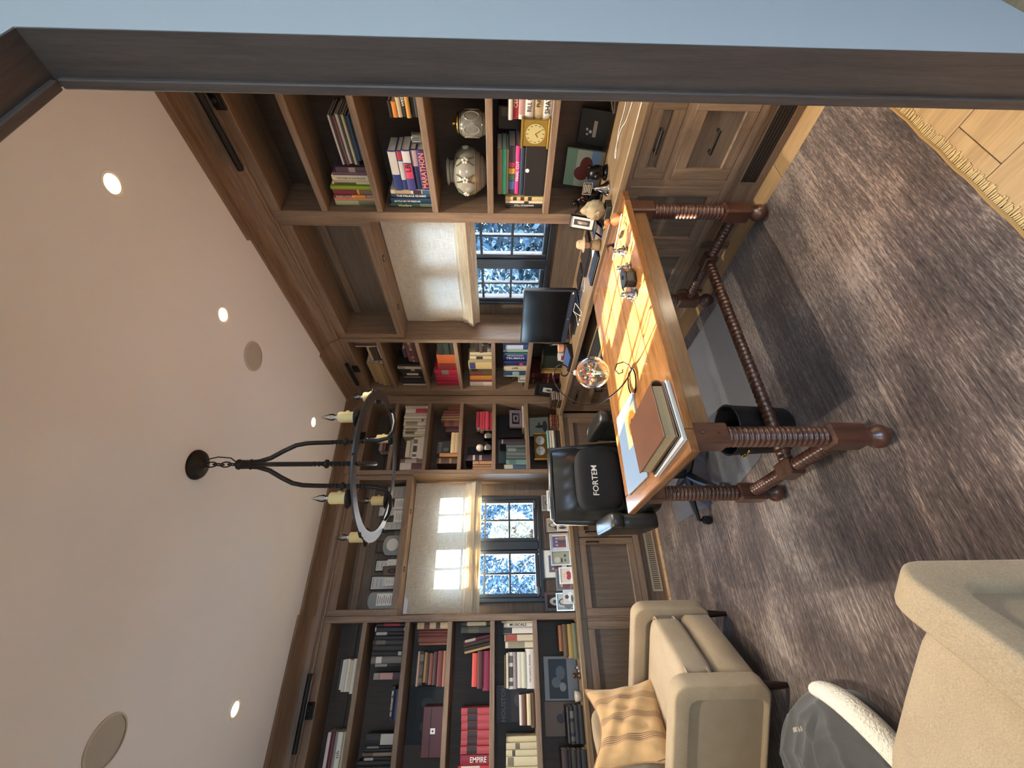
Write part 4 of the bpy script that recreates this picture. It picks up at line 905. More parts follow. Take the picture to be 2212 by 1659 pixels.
('R', 1, 0.045, [('H', -2.683, -2.425, 0.0005, 0.0109, (48, 52, 60)), ('H', -2.6778, -2.4508, 0.0117, 0.0237, (44, 74, 98)), ('H', -2.6778, -2.4508, 0.0245, 0.0389, (38, 66, 90)), ('H', -2.683, -2.425, 0.0397, 0.0517, (52, 54, 58)), ('H', -2.6804, -2.425, 0.0525, 0.0661, (200, 188, 148)), ('H', -2.683, -2.4276, 0.0669, 0.0805, (60, 58, 52)), ('H', -2.683, -2.4302, 0.0813, 0.0949, (188, 184, 176)), ('H', -2.6778, -2.4276, 0.0957, 0.1077, (110, 72, 68)), ('H', -2.683, -2.4276, 0.1085, 0.1229, (54, 50, 58)), ('H', -2.6778, -2.425, 0.1237, 0.1341, (196, 184, 180))]),
('R', 1, 0.045, [('V', -2.417, -2.382, 0.176, (74, 54, 64), {'b': [(0.4, 0.6, (160, 138, 132))]}), ('V', -2.38, -2.359, 0.204, (96, 68, 84)), ('V', -2.357, -2.318, 0.217, (214, 204, 176), {'t': 'THE WARS OF WATERGATE', 'c': 'k', 'f': 0.4}), ('V', -2.316, -2.307, 0.221, (196, 184, 140)), ('V', -2.305, -2.285, 0.229, (207, 198, 160), {'b': [(0.05, 0.6, (92, 90, 64))]}), ('V', -2.283, -2.258, 0.242, (138, 160, 44)), ('V', -2.255, -2.215, 0.239, (124, 42, 48), {'b': [(0.58, 0.64, (216, 164, 48)), (0.66, 0.98, (122, 96, 74))]}), ('V', -2.212, -2.188, 0.246, (116, 32, 48), {'t': 'EXECUTION', 'c': 'w', 'f': 0.62, 'toff': -0.22, 'b': [(0.44, 0.76, (216, 154, 48)), (0.78, 0.98, (140, 138, 140))]}), ('V', -2.185, -2.164, 0.249, (216, 138, 100)), ('V', -2.162, -2.125, 0.252, (168, 180, 140), {'b': [(0.55, 0.98, (108, 120, 88))]})]),
('R', 2, 0.045, [('H', -2.898, -2.678, 0.0005, 0.0213, (30, 30, 32)), ('H', -2.898, -2.678, 0.0221, 0.0413, (42, 44, 40)), ('H', -2.901, -2.678, 0.0421, 0.0629, (192, 138, 60)), ('H', -2.903, -2.678, 0.0637, 0.0853, (28, 26, 28), {'t': 'WESTPORT C', 'c': 'w', 'f': 0.6}), ('H', -2.768, -2.678, 0.0861, 0.1085, (184, 168, 136)), ('H', -2.7505, -2.678, 0.1093, 0.1325, (208, 128, 48)), ('H', -2.7555, -2.678, 0.1333, 0.1485, (30, 28, 30))]),
('R', 2, 0.045, [('H', -2.513, -2.28, 0.0005, 0.0495, (55, 38, 94), {'t': 'MARATHON', 'c': 'o', 'f': 0.62}), ('H', -2.513, -2.2823, 0.0503, 0.0833, (32, 38, 76), {'lb': [(0.6, 0.98, (176, 148, 148))]}), ('H', -2.513, -2.28, 0.0841, 0.1301, (60, 60, 120), {'t': 'LBJ', 'c': 'k', 'f': 0.8, 'toff': 0.1, 'lb': [(0.32, 0.68, (200, 64, 88)), (0.7, 0.98, (200, 196, 190))]}), ('H', -2.5083, -2.28, 0.1309, 0.1589, (36, 52, 108), {'lb': [(0.28, 0.75, (200, 196, 192)), (0.78, 0.98, (168, 48, 64))]}), ('H', -2.5083, -2.28, 0.1597, 0.2057, (38, 58, 120), {'lb': [(0.42, 0.98, (216, 210, 198))]})]),
('R', 2, 0.045, [('V', -2.282, -2.248, 0.236, (214, 204, 180), {'b': [(0.1, 0.5, (180, 152, 108)), (0.56, 0.76, (58, 24, 38)), (0.78, 0.98, (44, 84, 112))]}), ('V', -2.246, -2.216, 0.239, (30, 60, 80), {'t': 'THE PALACE GUARD', 'c': 'w', 'f': 0.55}), ('V', -2.214, -2.166, 0.245, (20, 52, 76), {'t': 'BATTLE CRY OF FREEDOM', 'c': 'w', 'f': 0.3, 'toff': -0.1}), ('V', -2.163, -2.13, 0.26, (30, 60, 44), {'t': 'Warfare', 'c': 'g', 'f': 0.7, 'toff': -0.15, 'b': [(0.7, 0.98, (90, 100, 80))]})]),
('R', 4, 0.045, [('H', -2.911, -2.679, 0.0005, 0.0415, (212, 208, 200), {'t': 'SHATTERED', 'c': 'k', 'f': 0.5}), ('H', -2.904, -2.679, 0.0423, 0.0913, (180, 160, 124), {'t': 'Philadelphia', 'c': 'k', 'f': 0.45}), ('H', -2.904, -2.679, 0.0921, 0.1321, (214, 208, 198), {'t': 'BILL BRYSON', 'c': 'k', 'f': 0.5}), ('H', -2.898, -2.679, 0.1329, 0.1649, (210, 202, 188), {'lb': [(0.1, 0.7, (176, 136, 132))]}), ('H', -2.904, -2.679, 0.1657, 0.1937, (168, 48, 64), {'t': 'CENTRIST', 'c': 'w', 'f': 0.6}), ('H', -2.7846, -2.679, 0.1945, 0.2185, (200, 192, 180))]),
('R', 4, 0.045, [('H', -2.544, -2.264, 0.1225, 0.1455, (28, 52, 72)), ('H', -2.544, -2.264, 0.1463, 0.1713, (200, 48, 120), {'t': 'FINAL CUT', 'c': 'w', 'f': 0.6}), ('H', -2.5384, -2.264, 0.1721, 0.2101, (60, 60, 66), {'lb': [(0.1, 0.28, (76, 112, 168)), (0.3, 0.42, (60, 112, 88)), (0.44, 0.56, (200, 168, 60)), (0.58, 0.68, (176, 60, 80))]}), ('H', -2.5272, -2.2696, 0.2109, 0.2219, (150, 128, 108)), ('H', -2.53, -2.264, 0.2227, 0.2457, (58, 176, 138)), ('H', -2.53, -2.2696, 0.2465, 0.2725, (122, 100, 80))]),
('R', 4, 0.045, [('V', -2.246, -2.2091, 0.225, (200, 180, 124), {'b': [(0.2, 0.3, (58, 48, 40)), (0.4, 0.5, (90, 40, 48)), (0.6, 0.7, (58, 48, 40))]}), ('V', -2.2079, -2.185, 0.224, (210, 201, 178), {'b': [(0.5, 0.62, (58, 54, 50))]}), ('V', -2.182, -2.159, 0.224, (28, 26, 26), {'t': 'STILL STANDING', 'c': 'w', 'f': 0.5}), ('V', -2.156, -2.14, 0.224, (32, 30, 30), {'b': [(0.1, 0.6, (76, 72, 68))]})]),
]
# ------------------------------------------------------------------ books
import colorsys
def bmat(h):
    return plain('book_cover_%d_%d_%d' % h, h, .5, noise=.08, scale=90)
def cname(h):
    r, g, b = h; H, Sx, Vx = colorsys.rgb_to_hsv(r / 255, g / 255, b / 255); H *= 360
    if Sx < .14: return 'black' if Vx < .16 else 'dark grey' if Vx < .36 else 'grey' if Vx < .68 else 'white'
    if Vx < .16: return 'black'
    if H < 14 or H > 342: return ('dark red' if Vx < .45 else 'red' if Sx > .6 else 'rose red') if Sx > .3 else 'brownish grey'
    if H < 40: return 'dark brown' if Vx < .36 else 'brown' if Vx < .55 else 'orange' if Sx > .6 and Vx > .65 else 'tan' if Sx > .3 else 'pale cream'
    if H < 62: return 'olive brown' if Vx < .5 else 'yellow' if Sx > .38 else 'cream'
    if H < 90: return 'lime green' if Sx > .5 else 'olive green'
    if H < 170: return 'dark green' if Vx < .3 else 'green' if Sx > .4 else 'pale green'
    if H < 205: return 'dark teal' if Vx < .4 else 'teal'
    if H < 252: return 'navy' if Vx < .5 else 'blue'
    if H < 300: return 'purple'
    return 'plum'
ORD = ['', 'first', 'second', 'third', 'fourth', 'fifth', 'sixth', 'seventh', 'eighth', 'ninth', 'tenth', 'eleventh', 'twelfth', 'thirteenth', 'fourteenth', 'fifteenth', 'sixteenth', 'seventeenth', 'eighteenth']
SHN = ['top shelf', 'second shelf', 'third shelf', 'fourth shelf', 'fifth shelf', 'worktop']
UNIT = {'A': ('window', 'by the armchair'), 'B': ('corner', 'of the clock bookcase'), 'C': ('corner', 'behind the monitor'), 'D': ('window', 'beside the doorway')}
TMAT = {'w': INKW, 'k': INK, 'o': plain('ink_coral', (236, 132, 96), .6), 'g': plain('ink_pale_green', (196, 208, 160), .6)}
SAFE = {'MARATHON', 'EXECUTION', 'EMPIRE', 'NO ORDINARY TIME', 'MUSICALS', 'THE PALACE GUARD', 'Warfare', 'FINAL CUT', 'STILL STANDING', 'Philadelphia', 'SHATTERED', 'CENTRIST'}
def zshelf(k): return SH[k] + T2 if k < 5 else CT
def unit(wall, s):
    return ('A' if s < -1.5 else 'B') if wall == 'L' else ('C' if s > -1.5 else 'D')
def put_book(wall, k, d, it, rnd, label, group):
    kind = it[0]; zb = zshelf(k)
    if kind == 'V': s0, s1, h, col, o = it[1], it[2], it[3], it[4], it[5] if len(it) > 5 else {}; t = s1 - s0; hh = h; z0 = zb + .0006
    else: s0, s1, za, zc, col, o = it[1], it[2], it[3], it[4], it[5], it[6] if len(it) > 6 else {}; t = zc - za; hh = s1 - s0; z0 = zb + za + .0004
    w = min(.222 - d * .6, max(.11, hh * .68)) * rnd.uniform(.93, 1.0)
    d = d + rnd.uniform(-.006, .012)
    lean = math.radians(o.get('lean', 0))
    base = Vector(wp(wall, s0, d, z0))
    def mp(a, b, c):                       # thickness, depth, along the spine -> local vector
        if kind == 'V':
            if lean: a, c = a * math.cos(lean) - c * math.sin(lean) + 0, a * math.sin(lean) + c * math.cos(lean)
            s, z = a, c
        else: s, z = c, a
        return (s, b, z) if wall == 'L' else (b, s, z)
    def ext(poly, c0, c1):
        m = MB(); n = len(poly)
        m.add([mp(a, b, c0) for a, b in poly] + [mp(a, b, c1) for a, b in poly], [tuple(range(n))[::-1], tuple(range(n, 2 * n))] + [(i, (i + 1) % n, n + (i + 1) % n, n + i) for i in range(n)])
        return m
    bt = min(.0032, t * .22); r = min(.004, t * .2)
    pad = .03 * t if kind == 'V' else 0
    P = [(0, r), (.25 * t, r * .25), (.5 * t, 0), (.75 * t, r * .25), (t, r), (t, w), (t - bt, w), (t - bt, r + bt), (bt, r + bt), (bt, w), (0, w)]
    cover = D.objects.new('book', ext(P, 0, hh).mesh('book', bmat(col))); cover.location = base; link(cover)
    ROOT[cover.name] = Matrix.Translation(base)
    tag(cover, label, 'book', group)
    q = min(.003, hh * .02)
    part('pages', ext([(bt, r + bt), (t - bt, r + bt), (t - bt, w - .004), (bt, w - .004)], q, hh - q), PAPER, cover, world=False)
    fl = lambda f: f * hh if kind == 'V' else f * hh
    bands = o.get('b') or o.get('lb') or []
    if isinstance(bands, int):
        rr = random.Random(int(hh * 1e5) + bands); bands = [(.08, .2, (90, 84, 80)), (.3, .6, (74, 70, 64)), (.7, .9, (106, 98, 88))] if bands == 1 else [(.12, .16, (42, 28, 24)), (.5, .54, (42, 28, 24)), (.84, .88, (42, 28, 24))]
    for f0, f1, bc in bands:
        # fractions run from the head of the spine
        if kind == 'V': c0, c1 = (1 - f1) * hh, (1 - f0) * hh
        elif wall == 'L': c0, c1 = f0 * hh, f1 * hh
        else: c0, c1 = (1 - f1) * hh, (1 - f0) * hh
        f0 = max(f0, .004)
        e = .0005 + .0002 * f0
        Q = [(.04 * t, r * .8 - e), (.25 * t, r * .25 - e), (.5 * t, -e), (.75 * t, r * .25 - e), (.96 * t, r * .8 - e), (.96 * t, r * 1.2), (.04 * t, r * 1.2)]
        part('spine_label', ext(Q, c0, c1), bmat(bc), cover, world=False)
    if o.get('t'):
        lines = [o['t']] + ([o['t2']] if isinstance(o.get('t2'), str) else [])
        for i, tx in enumerate(lines):
            L = hh * (.86 if len(lines) == 1 and not o.get('toff') else .76)
            sz = min(t * .74 / len(lines) * 1.15, L / (.60 * len(tx)))
            sq = min(1.25, max(.6, L / (.62 * len(tx) * sz))) * .9
            off = o.get('toff', 0) * hh
            lat = t * (.5 if len(lines) == 1 else (.74 - .42 * i))
            if kind == 'V':
                c = hh / 2 - off; loc = base + Vector(mp(lat, -.0012, c)); xd = (0, 0, -1); upv = (1, 0, 0) if wall == 'L' else (0, -1, 0)
                if wall == 'R': loc = base + Vector(mp(t - lat, -.0012, c))
            else:
                c = hh / 2 + off * (1 if wall == 'L' else -1); loc = base + Vector(mp(lat, -.0012, c)); xd = (1, 0, 0) if wall == 'L' else (0, -1, 0); upv = (0, 0, 1)
            text('title_lettering', tx, sz, TMAT[o.get('c', 'w')], loc, xd, upv, cover, bold=True, squeeze=sq)
    return cover
LIM = {'A': (-3.19, -2.0535), 'B': (-.806, -.0935), 'C': (-.890, -.1185), 'D': (-3.19, -2.1695)}
def fit_rows():
    for bi, (wall, k, d, items) in enumerate(BOOKS):
        lo, hi = LIM[unit(wall, items[0][1])]
        if k == 5 and unit(wall, items[0][1]) == 'C': continue
        a, b = min(i[1] for i in items), max(i[2] for i in items)
        a2, b2 = max(a, lo + .001), min(b, hi - .001)
        if (a, b) != (a2, b2):
            q = lambda s: a2 + (s - a) * (b2 - a2) / (b - a)
            BOOKS[bi] = (wall, k, d, [(i[0], q(i[1]), q(i[2])) + tuple(i[3:]) for i in items])
fit_rows()
def build_books():
    rnd = random.Random(11)
    by = {}
    for bi, (wall, k, d, items) in enumerate(BOOKS):
        for it in items: by.setdefault((unit(wall, it[1]), k), []).append((bi, wall, d, it))
    for (u, k), L in by.items():
        ref, ph = UNIT[u]
        vs = sorted([x for x in L if x[3][0] == 'V'], key=lambda x: -x[3][1])
        st = {}
        for x in L:
            if x[3][0] == 'H': st.setdefault(x[0], []).append(x)
        stacks = sorted(st.values(), key=lambda q: -q[0][3][1])
        on = 'on the ' + SHN[k]
        for i, (bi, wall, d, it) in enumerate(vs):
            o = it[5] if len(it) > 5 else {}; cn = cname(it[4])
            nm = ('%s %s book' % (cn, o['t'])) if o.get('t') in SAFE else cn + ' book'
            n = 'leaning' if o.get('lean') else 'standing'
            lab = '%s %s %s from the %s %s %s' % (nm, n, ORD[i + 1], ref, on, ph)
            if len(lab.split()) > 16: lab = '%s book %s %s from the %s %s %s' % (cn, n, ORD[i + 1], ref, on, ph)
            put_book(wall, k, d, it, rnd, lab, 'books in the built-in bookcases')
        for si, q in enumerate(stacks):
            q.sort(key=lambda x: x[3][3])
            where = 'of the stack' if len(stacks) == 1 else ('of the %s stack from the %s' % (ORD[si + 1], ref))
            for i, (bi, wall, d, it) in enumerate(q):
                o = it[6] if len(it) > 6 else {}; cn = cname(it[5])
                nm = ('%s %s book' % (cn, o['t'])) if o.get('t') in SAFE else cn + ' book'
                pos = 'lowest' if i == 0 and len(q) > 1 else 'topmost' if i == len(q) - 1 and len(q) > 1 else ORD[i + 1] + ' up' if len(q) > 1 else 'lying alone'
                lab = '%s, %s %s %s %s' % (nm, pos, where, on, ph)
                ws = lab.split()
                if len(ws) > 16: lab = "%s, %s %s, %s %s" % (cn + " book", pos, where.replace(" the", ""), SHN[k], ph)
                put_book(wall, k, d, it, rnd, lab, 'books in the built-in bookcases')
build_books()
# ------------------------------------------------------------------ things on the shelves and worktops
def ringframe(m, s0, s1, z0, z1, w, d0, d1, f):
    """connected picture-frame border; f maps (s, d, z) to a point"""
    o = [(s0, z0), (s1, z0), (s1, z1), (s0, z1)]; i = [(s0 + w, z0 + w), (s1 - w, z0 + w), (s1 - w, z1 - w), (s0 + w, z1 - w)]
    v = [f(s, d, z) for d in (d0, d1) for (s, z) in o + i]
    F = []
    for k in range(4):
        n = (k + 1) % 4
        F += [(k, n, 4 + n, 4 + k), (8 + k, 12 + k, 12 + n, 8 + n), (k, 8 + k, 8 + n, n), (4 + k, 4 + n, 12 + n, 12 + k)]
    m.add(v, F); return m
def mapper(wall, d, z0, tilt, s0=0.0, yawk=0.0):
    def f(s, dd, z):
        dep = d + dd + (z - z0) * tilt + (s - s0) * yawk
        return wp(wall, s, dep, z)
    return f
def fbox(m, f, s0, s1, d0, d1, z0, z1):
    v = [f(s, d, z) for s in (s0, s1) for d in (d0, d1) for z in (z0, z1)]
    return m.add(v, [(0, 1, 3, 2), (4, 6, 7, 5), (0, 4, 5, 1), (2, 3, 7, 6), (0, 2, 6, 4), (1, 5, 7, 3)])
def oval(m, f, cs, cz, rs, rz, d, n=16):
    m.add([f(cs + rs * math.cos(2 * PI * k / n), d, cz + rz * math.sin(2 * PI * k / n)) for k in range(n)], [tuple(range(n))]); return m
def pm(c, rough=.5): return plain('print_%d_%d_%d' % c, c, rough)
def frame(wall, s0, s1, z0, z1, d, label, border, bw, matc, mw, bg, figs, tilt=.16, cat='photo frame', name='framed_photo', yawk=0.0):
    """a framed picture standing on a worktop or shelf, leaning back"""
    f = mapper(wall, d, z0, tilt, (s0 + s1) / 2, yawk)
    t = thing(name, label, cat, wp(wall, (s0 + s1) / 2, d, z0))
    if border is not None:
        part('border', ringframe(MB(), s0, s1, z0, z1, bw, -.008, .008, f), border, t)
    else: bw = 0
    part('backing', fbox(MB(), f, s0 + bw * .6, s1 - bw * .6, .004, .0075, z0 + bw * .6, z1 - bw * .6), BLACKM, t)
    a, b, c, e = s0 + bw * .9, s1 - bw * .9, z0 + bw * .9, z1 - bw * .9
    if matc is not None:
        part('mount', fbox(MB(), f, a, b, -.001, .003, c, e), pm(matc, .8), t); a, b, c, e = a + mw, b - mw, c + mw, e - mw
    pr = part('print', fbox(MB(), f, a, b, -.0022, -.0012 if matc is not None else .003, c, e), pm(bg, .35), t)
    w, h = b - a, e - c
    for k, (cs, cz, rs, rz, col) in enumerate(figs):
        part('printed_shape', oval(MB(), f, a + cs * w, c + cz * h, rs * w, rz * h, -.0026 - .0003 * k), pm(col, .4), pr)
    # easel strut behind
    if tilt > .05 and (z1 - z0) > .05:
        m = MB(); zt = z0 + (z1 - z0) * .6
        p = Vector(f((s0 + s1) / 2, .009, zt)); q = Vector(wp(wall, (s0 + s1) / 2, d + min(.07, (z1 - z0) * .32 + .02), z0 + .002)); m.tube([p, q], .003, 6); part('easel_strut', m, BLACKM, t)
    return t
HEAD = lambda skin, hair, body: [(.5, .30, .42, .34, body), (.5, .66, .20, .24, hair), (.5, .62, .15, .19, skin)]
GROUP4 = [(.2, .3, .16, .3, (120, 60, 60)), (.5, .32, .17, .32, (70, 70, 90)), (.8, .3, .16, .3, (150, 120, 100)), (.2, .68, .07, .09, (200, 160, 140)), (.5, .70, .07, .09, (196, 156, 136)), (.8, .68, .07, .09, (204, 166, 146))]
SEPH = HEAD((190, 180, 164), (70, 62, 54), (60, 56, 50))
SILV = SILVER; DKW = plain('frame_walnut', (62, 38, 28), .4); BLKF = plain('frame_black', (24, 24, 26), .4); WHF = plain('frame_white', (226, 224, 218), .45); GRF = plain('frame_grey', (120, 122, 124), .4)
zc = CT + .0008
frame('L', -.955, -.85, zc, .915, .16, 'pale framed snapshot half hidden at the niche side behind the desk chair', WHF, .008, None, 0, (150, 170, 200), GROUP4[:3])
frame('L', -1.176, -.985, zc, .948, .085, 'white framed group photo with dark mount behind the desk chair back', WHF, .014, (46, 42, 40), .022, (176, 160, 140), GROUP4)
frame('L', -1.15, -1.0, zc, .992, .175, 'small silver framed grey photo standing highest behind the white frame', SILV, .012, None, 0, (110, 112, 112), SEPH)
frame('L', -1.371, -1.21, zc, .985, .135, 'brown wooden frame with old portrait of a bearded figure', DKW, .018, (196, 188, 170), .012, (150, 142, 130), SEPH)
frame('L', -1.375, -1.285, zc, .884, .025, 'unframed white card print of dark trees at the front edge', None, 0, (222, 220, 214), .006, (196, 192, 190), [(.3, .5, .12, .4, (40, 38, 40)), (.6, .45, .14, .4, (60, 54, 56)), (.8, .6, .09, .3, (36, 34, 38))], tilt=.1)
frame('L', -1.527, -1.384, zc, .952, .055, 'silver framed colour photo of a group in blue and red', SILV, .012, (220, 222, 224), .014, (86, 82, 120), GROUP4)
frame('L', -1.738, -1.485, zc, 1.012, .19, 'wide black frame with broad white mount at the back', BLKF, .013, (222, 220, 214), .045, (96, 92, 110), GROUP4)
frame('L', -1.652, -1.53, zc, .952, .03, 'silver framed grey green picture of birds on the ground', SILV, .010, None, 0, (142, 144, 124), [(.35, .7, .22, .18, (176, 176, 164)), (.3, .45, .2, .06, (60, 56, 50)), (.65, .25, .12, .07, (64, 60, 52)), (.3, .25, .1, .06, (70, 66, 58))])
frame('L', -1.797, -1.668, zc, .893, .02, 'pale framed photo of a baby in a red top', WHF, .010, (230, 222, 214), .006, (206, 196, 188), [(.5, .2, .34, .3, (150, 50, 60)), (.5, .62, .22, .26, (220, 186, 164)), (.42, .66, .03, .03, (60, 44, 40)), (.58, .66, .03, .03, (60, 44, 40))])
frame('L', -1.838, -1.668, zc, .912, .105, 'grey framed photo in the second row behind the baby picture', GRF, .010, None, 0, (90, 96, 98), GROUP4)
frame('L', -1.983, -1.842, zc, 1.012, .145, 'dark wooden frame with oval portrait beside the wide bookcase', DKW, .022, (52, 30, 26), .006, (52, 30, 26), [(.5, .5, .38, .42, (176, 182, 168)), (.5, .40, .24, .22, (60, 60, 58)), (.5, .58, .15, .17, (196, 190, 174)), (.5, .68, .15, .08, (70, 66, 60))])
frame('L', -1.99, -1.858, zc, .928, .06, 'thin silver framed photo of a person in pale clothes by the bookcase', SILV, .008, None, 0, (170, 180, 182), HEAD((196, 170, 150), (50, 44, 42), (110, 112, 108)))
frame('L', -1.944, -1.84, zc, .875, .018, 'small loose print of a person in white at the front edge', None, 0, (210, 210, 208), .005, (196, 198, 200), [(.5, .3, .4, .28, (228, 228, 226)), (.5, .68, .16, .2, (60, 44, 40)), (.36, .15, .3, .12, (60, 70, 58))], tilt=.12)

# ---- award plaques in the cupboard over the sunlit window
zu = 2.2328
def plaque(s0, s1, z1, d, label, kind, col=(214, 210, 200)):
    if kind == 'glass':
        t = thing('glass_plaque', label, 'plaque', ((s0 + s1) / 2, d, zu)); f = mapper('L', d, zu, .08)
        n = 14; P = [(s0, zu), (s1, zu)] + [((s0 + s1) / 2 + (s1 - s0) / 2 * math.cos(PI * k / n), z1 - (s1 - s0) * .3 + (s1 - s0) * .3 * math.sin(PI * k / n)) for k in range(n + 1)]
        m = MB(); k = len(P); m.add([f(s, -.006, z) for s, z in P] + [f(s, .006, z) for s, z in P], [tuple(range(k)), tuple(range(k, 2 * k))[::-1]] + [(i, k + i, k + (i + 1) % k, (i + 1) % k) for i in range(k)]); part('slab', m, plain('award_glass', (128, 136, 136), .12, spec=.8), t)
        return t, f
    return None
t, f = plaque(-1.95, -1.829, 2.473, .085, 'rounded glass award with printed certificate, at the armchair end of the cupboard', 'glass')
part('certificate', fbox(MB(), f, -1.929, -1.84, -.0085, -.0065, zu + .01, 2.40), pm((216, 212, 202), .7), t)
m = MB()
for k in range(9): fbox(m, f, -1.915 + .006 * (k % 2), -1.855 - .008 * (k % 3), -.0092, -.0086, 2.385 - k * .0165, 2.389 - k * .0165)
o = part('print_lines', m, INK, t); o['kind'] = 'stuff'
t, f = plaque(-1.539, -1.375, 2.42, .12, 'square glass award with round white seal, middle of the cupboard', 'glass')
part('seal', oval(MB(), f, -1.452, 2.335, .052, .052, -.0075, 28), pm((206, 202, 196), .6), t)
def cert(s0, s1, z1, d, label, border, col=(206, 202, 192), lines=5):
    t = frame('L', s0, s1, zu, z1, d, label, border, .007 if border else 0, None, 0, col, [], tilt=.08, cat='plaque', name='award_plaque')
    f = mapper('L', d, zu, .08)
    m = MB()
    for k in range(lines):
        z = z1 - .02 - k * (z1 - zu - .035) / max(lines, 1)
        if z < zu + .015: break
        fbox(m, f, s0 + .018 + .004 * (k % 2), s1 - .018 - .005 * (k % 3), -.0032, -.0027, z - .003, z)
    if m.v: o = part('print_lines', m, pm((96, 92, 86)), t); o['kind'] = 'stuff'
    return t
cert(-1.801, -1.69, 2.504, .20, 'tall white award in the back row beside the rounded glass award', BLKF, lines=7)
cert(-1.785, -1.722, 2.35, .07, 'small white award card in front of the tall award', None, lines=4)
cert(-1.655, -1.56, 2.485, .20, 'dark edged white award in the back row behind the round emblem', BLKF, lines=6)
cert(-1.628, -1.58, 2.347, .07, 'narrow white award card beside the round emblem', None, lines=4)
t = frame('L', -1.705, -1.632, zu, 2.385, .09, 'small wooden award with round black emblem', DKW, .004, None, 0, (96, 82, 66), [(.5, .45, .3, .28, (24, 24, 26)), (.5, .45, .14, .13, (70, 70, 70))], tilt=.08, cat='plaque', name='award_plaque')
cert(-1.503, -1.40, 2.50, .20, 'dark award in the back row behind the square glass award', BLKF, (74, 64, 56), 3)
cert(-1.272, -1.168, 2.345, .07, 'white printed award with small seal under the chandelier candle', None, lines=5)
cert(-1.18, -1.09, 2.527, .20, 'white award in the back row with a dark signature line', GRF, lines=5)
cert(-1.31, -1.228, 2.50, .20, 'white award in black frame in the back row', BLKF, lines=5)
cert(-1.155, -1.055, 2.355, .07, 'wide pale award card with two columns, near the corner bookcase', None, (196, 192, 184), 6)
cert(-1.045, -.935, 2.44, .10, 'grey award plate at the corner bookcase end of the cupboard', GRF, (140, 136, 128), 4)

# ---- face-out books, boxes and figures in the bookcase by the armchair
def slab(wall, s0, s1, z0, z1, d, th, label, col, cat='book', name='display_book', tilt=.14, shapes=(), words=None, group=None, rough=.5):
    t = thing(name, label, cat, wp(wall, (s0 + s1) / 2, d, z0), 0, group); f = mapper(wall, d, z0, tilt)
    c = part('cover', fbox(MB(), f, s0, s1, -th / 2, th / 2, z0, z1), pm(col, rough), t)
    w, h = s1 - s0, z1 - z0
    for k, sh in enumerate(shapes):
        if sh[0] == 'o': part('printed_shape', oval(MB(), f, s0 + sh[1] * w, z0 + sh[2] * h, sh[3] * w, sh[4] * h, -th / 2 - .0006 - .0003 * k, 20), pm(sh[5], .5), c)
        else: part('printed_panel', fbox(MB(), f, s0 + sh[1] * w, s0 + sh[2] * w, -th / 2 - .0006 - .0003 * k, -th / 2 - .0002, z0 + sh[3] * h, z0 + sh[4] * h), pm(sh[5], .5), c)
    if words:
        for (tx, ss, zz, sz, mat, vertical) in words:
            up = (0, 0, 1); loc = f(s0 + ss * w, -th / 2 - .0022, z0 + zz * h)
            text('title_lettering', tx, sz, mat, loc, (1, 0, 0) if wall == 'L' else (0, -1, 0), up, c, bold=True)
    return t
z3, z4, z5 = zshelf(2) + .0008, zshelf(3) + .0008, zshelf(4) + .0008
slab('L', -2.819, -2.475, z3, z3 + .285, .20, .022, 'black framed display board leaning behind the maroon box on the third shelf', (20, 20, 22), 'picture', 'display_board', .12, [('p', .06, .94, .10, .78, (30, 30, 34)), ('o', .3, .45, .12, .2, (70, 72, 74)), ('o', .7, .5, .1, .16, (60, 62, 66))])
t = thing('leather_box', 'maroon leather box with white square tag on the third shelf', 'box', (-2.72, .11, z3))
m = MB(); m.box(-2.867, -2.581, .05, .19, z3, z3 + .145, .005); part('body', m, plain('maroon_leather', (74, 26, 26), .4, noise=.2, bump=.1), t)
m = MB(); m.box(-2.866, -2.582, .0492, .0505, z3 + .085, z3 + .088); part('lid_seam', m, BLACKM, t)
m = MB(); m.box(-2.738, -2.706, .0485, .0499, z3 + .052, z3 + .086, .0005); part('tag', m, WHITEP, t); m = MB(); m.lathe([(0, 0), (.006, 0), (.006, .0008), (0, .0008)], (0, 0, 0), 12); m.v = [(-2.722 + p[0], .0484 - p[2], z3 + .069 + p[1]) for p in m.v]; part('stud', m, INK, t)
slab('L', -2.704, -2.476, z5, z5 + .285, .19, .03, 'dark brown HOUSTON picture book standing face out on the fifth shelf', (34, 26, 24), shapes=[('p', .04, .96, .02, .6, (66, 50, 44)), ('o', .6, .36, .2, .16, (112, 92, 82)), ('o', .5, .3, .12, .1, (52, 40, 38))], words=[('HOUSTON', .5, .80, .045, plain('ink_dusty', (120, 104, 100), .6), 0)], tilt=.10)
slab('L', -2.584, -2.30, zc, zc + .255, .21, .012, 'grey mounted black and white photograph leaning on the worktop by the armchair', (150, 148, 144), 'picture', 'mounted_photo', .16, [('p', .04, .94, .30, .86, (34, 34, 36)), ('o', .4, .64, .12, .14, (110, 110, 108)), ('o', .62, .5, .16, .14, (70, 70, 70)), ('o', .3, .45, .1, .1, (150, 148, 144))])
slab('L', -2.798, -2.59, zc, zc + .262, .232, .008, 'brown sepia print of a figure leaning on the worktop by the armchair', (118, 88, 62), 'picture', 'sepia_print', .12, [('o', .5, .55, .14, .12, (54, 36, 28)), ('o', .42, .38, .2, .04, (60, 40, 30)), ('o', .6, .3, .25, .2, (74, 46, 38))])
t = thing('silver_figurine', 'tiny silver and brown figurine in front of the grey mounted photograph', 'figurine', (-2.40, .055, zc))
m = MB(); m.lathe([(0, 0), (.024, 0), (.022, .008), (.01, .014), (.012, .03), (.018, .042), (.012, .054), (0, .056)], (-2.42, .055, zc), 14); part('body', m, plain('aged_brown_metal', (92, 64, 44), .35, .6), t, smooth='all')
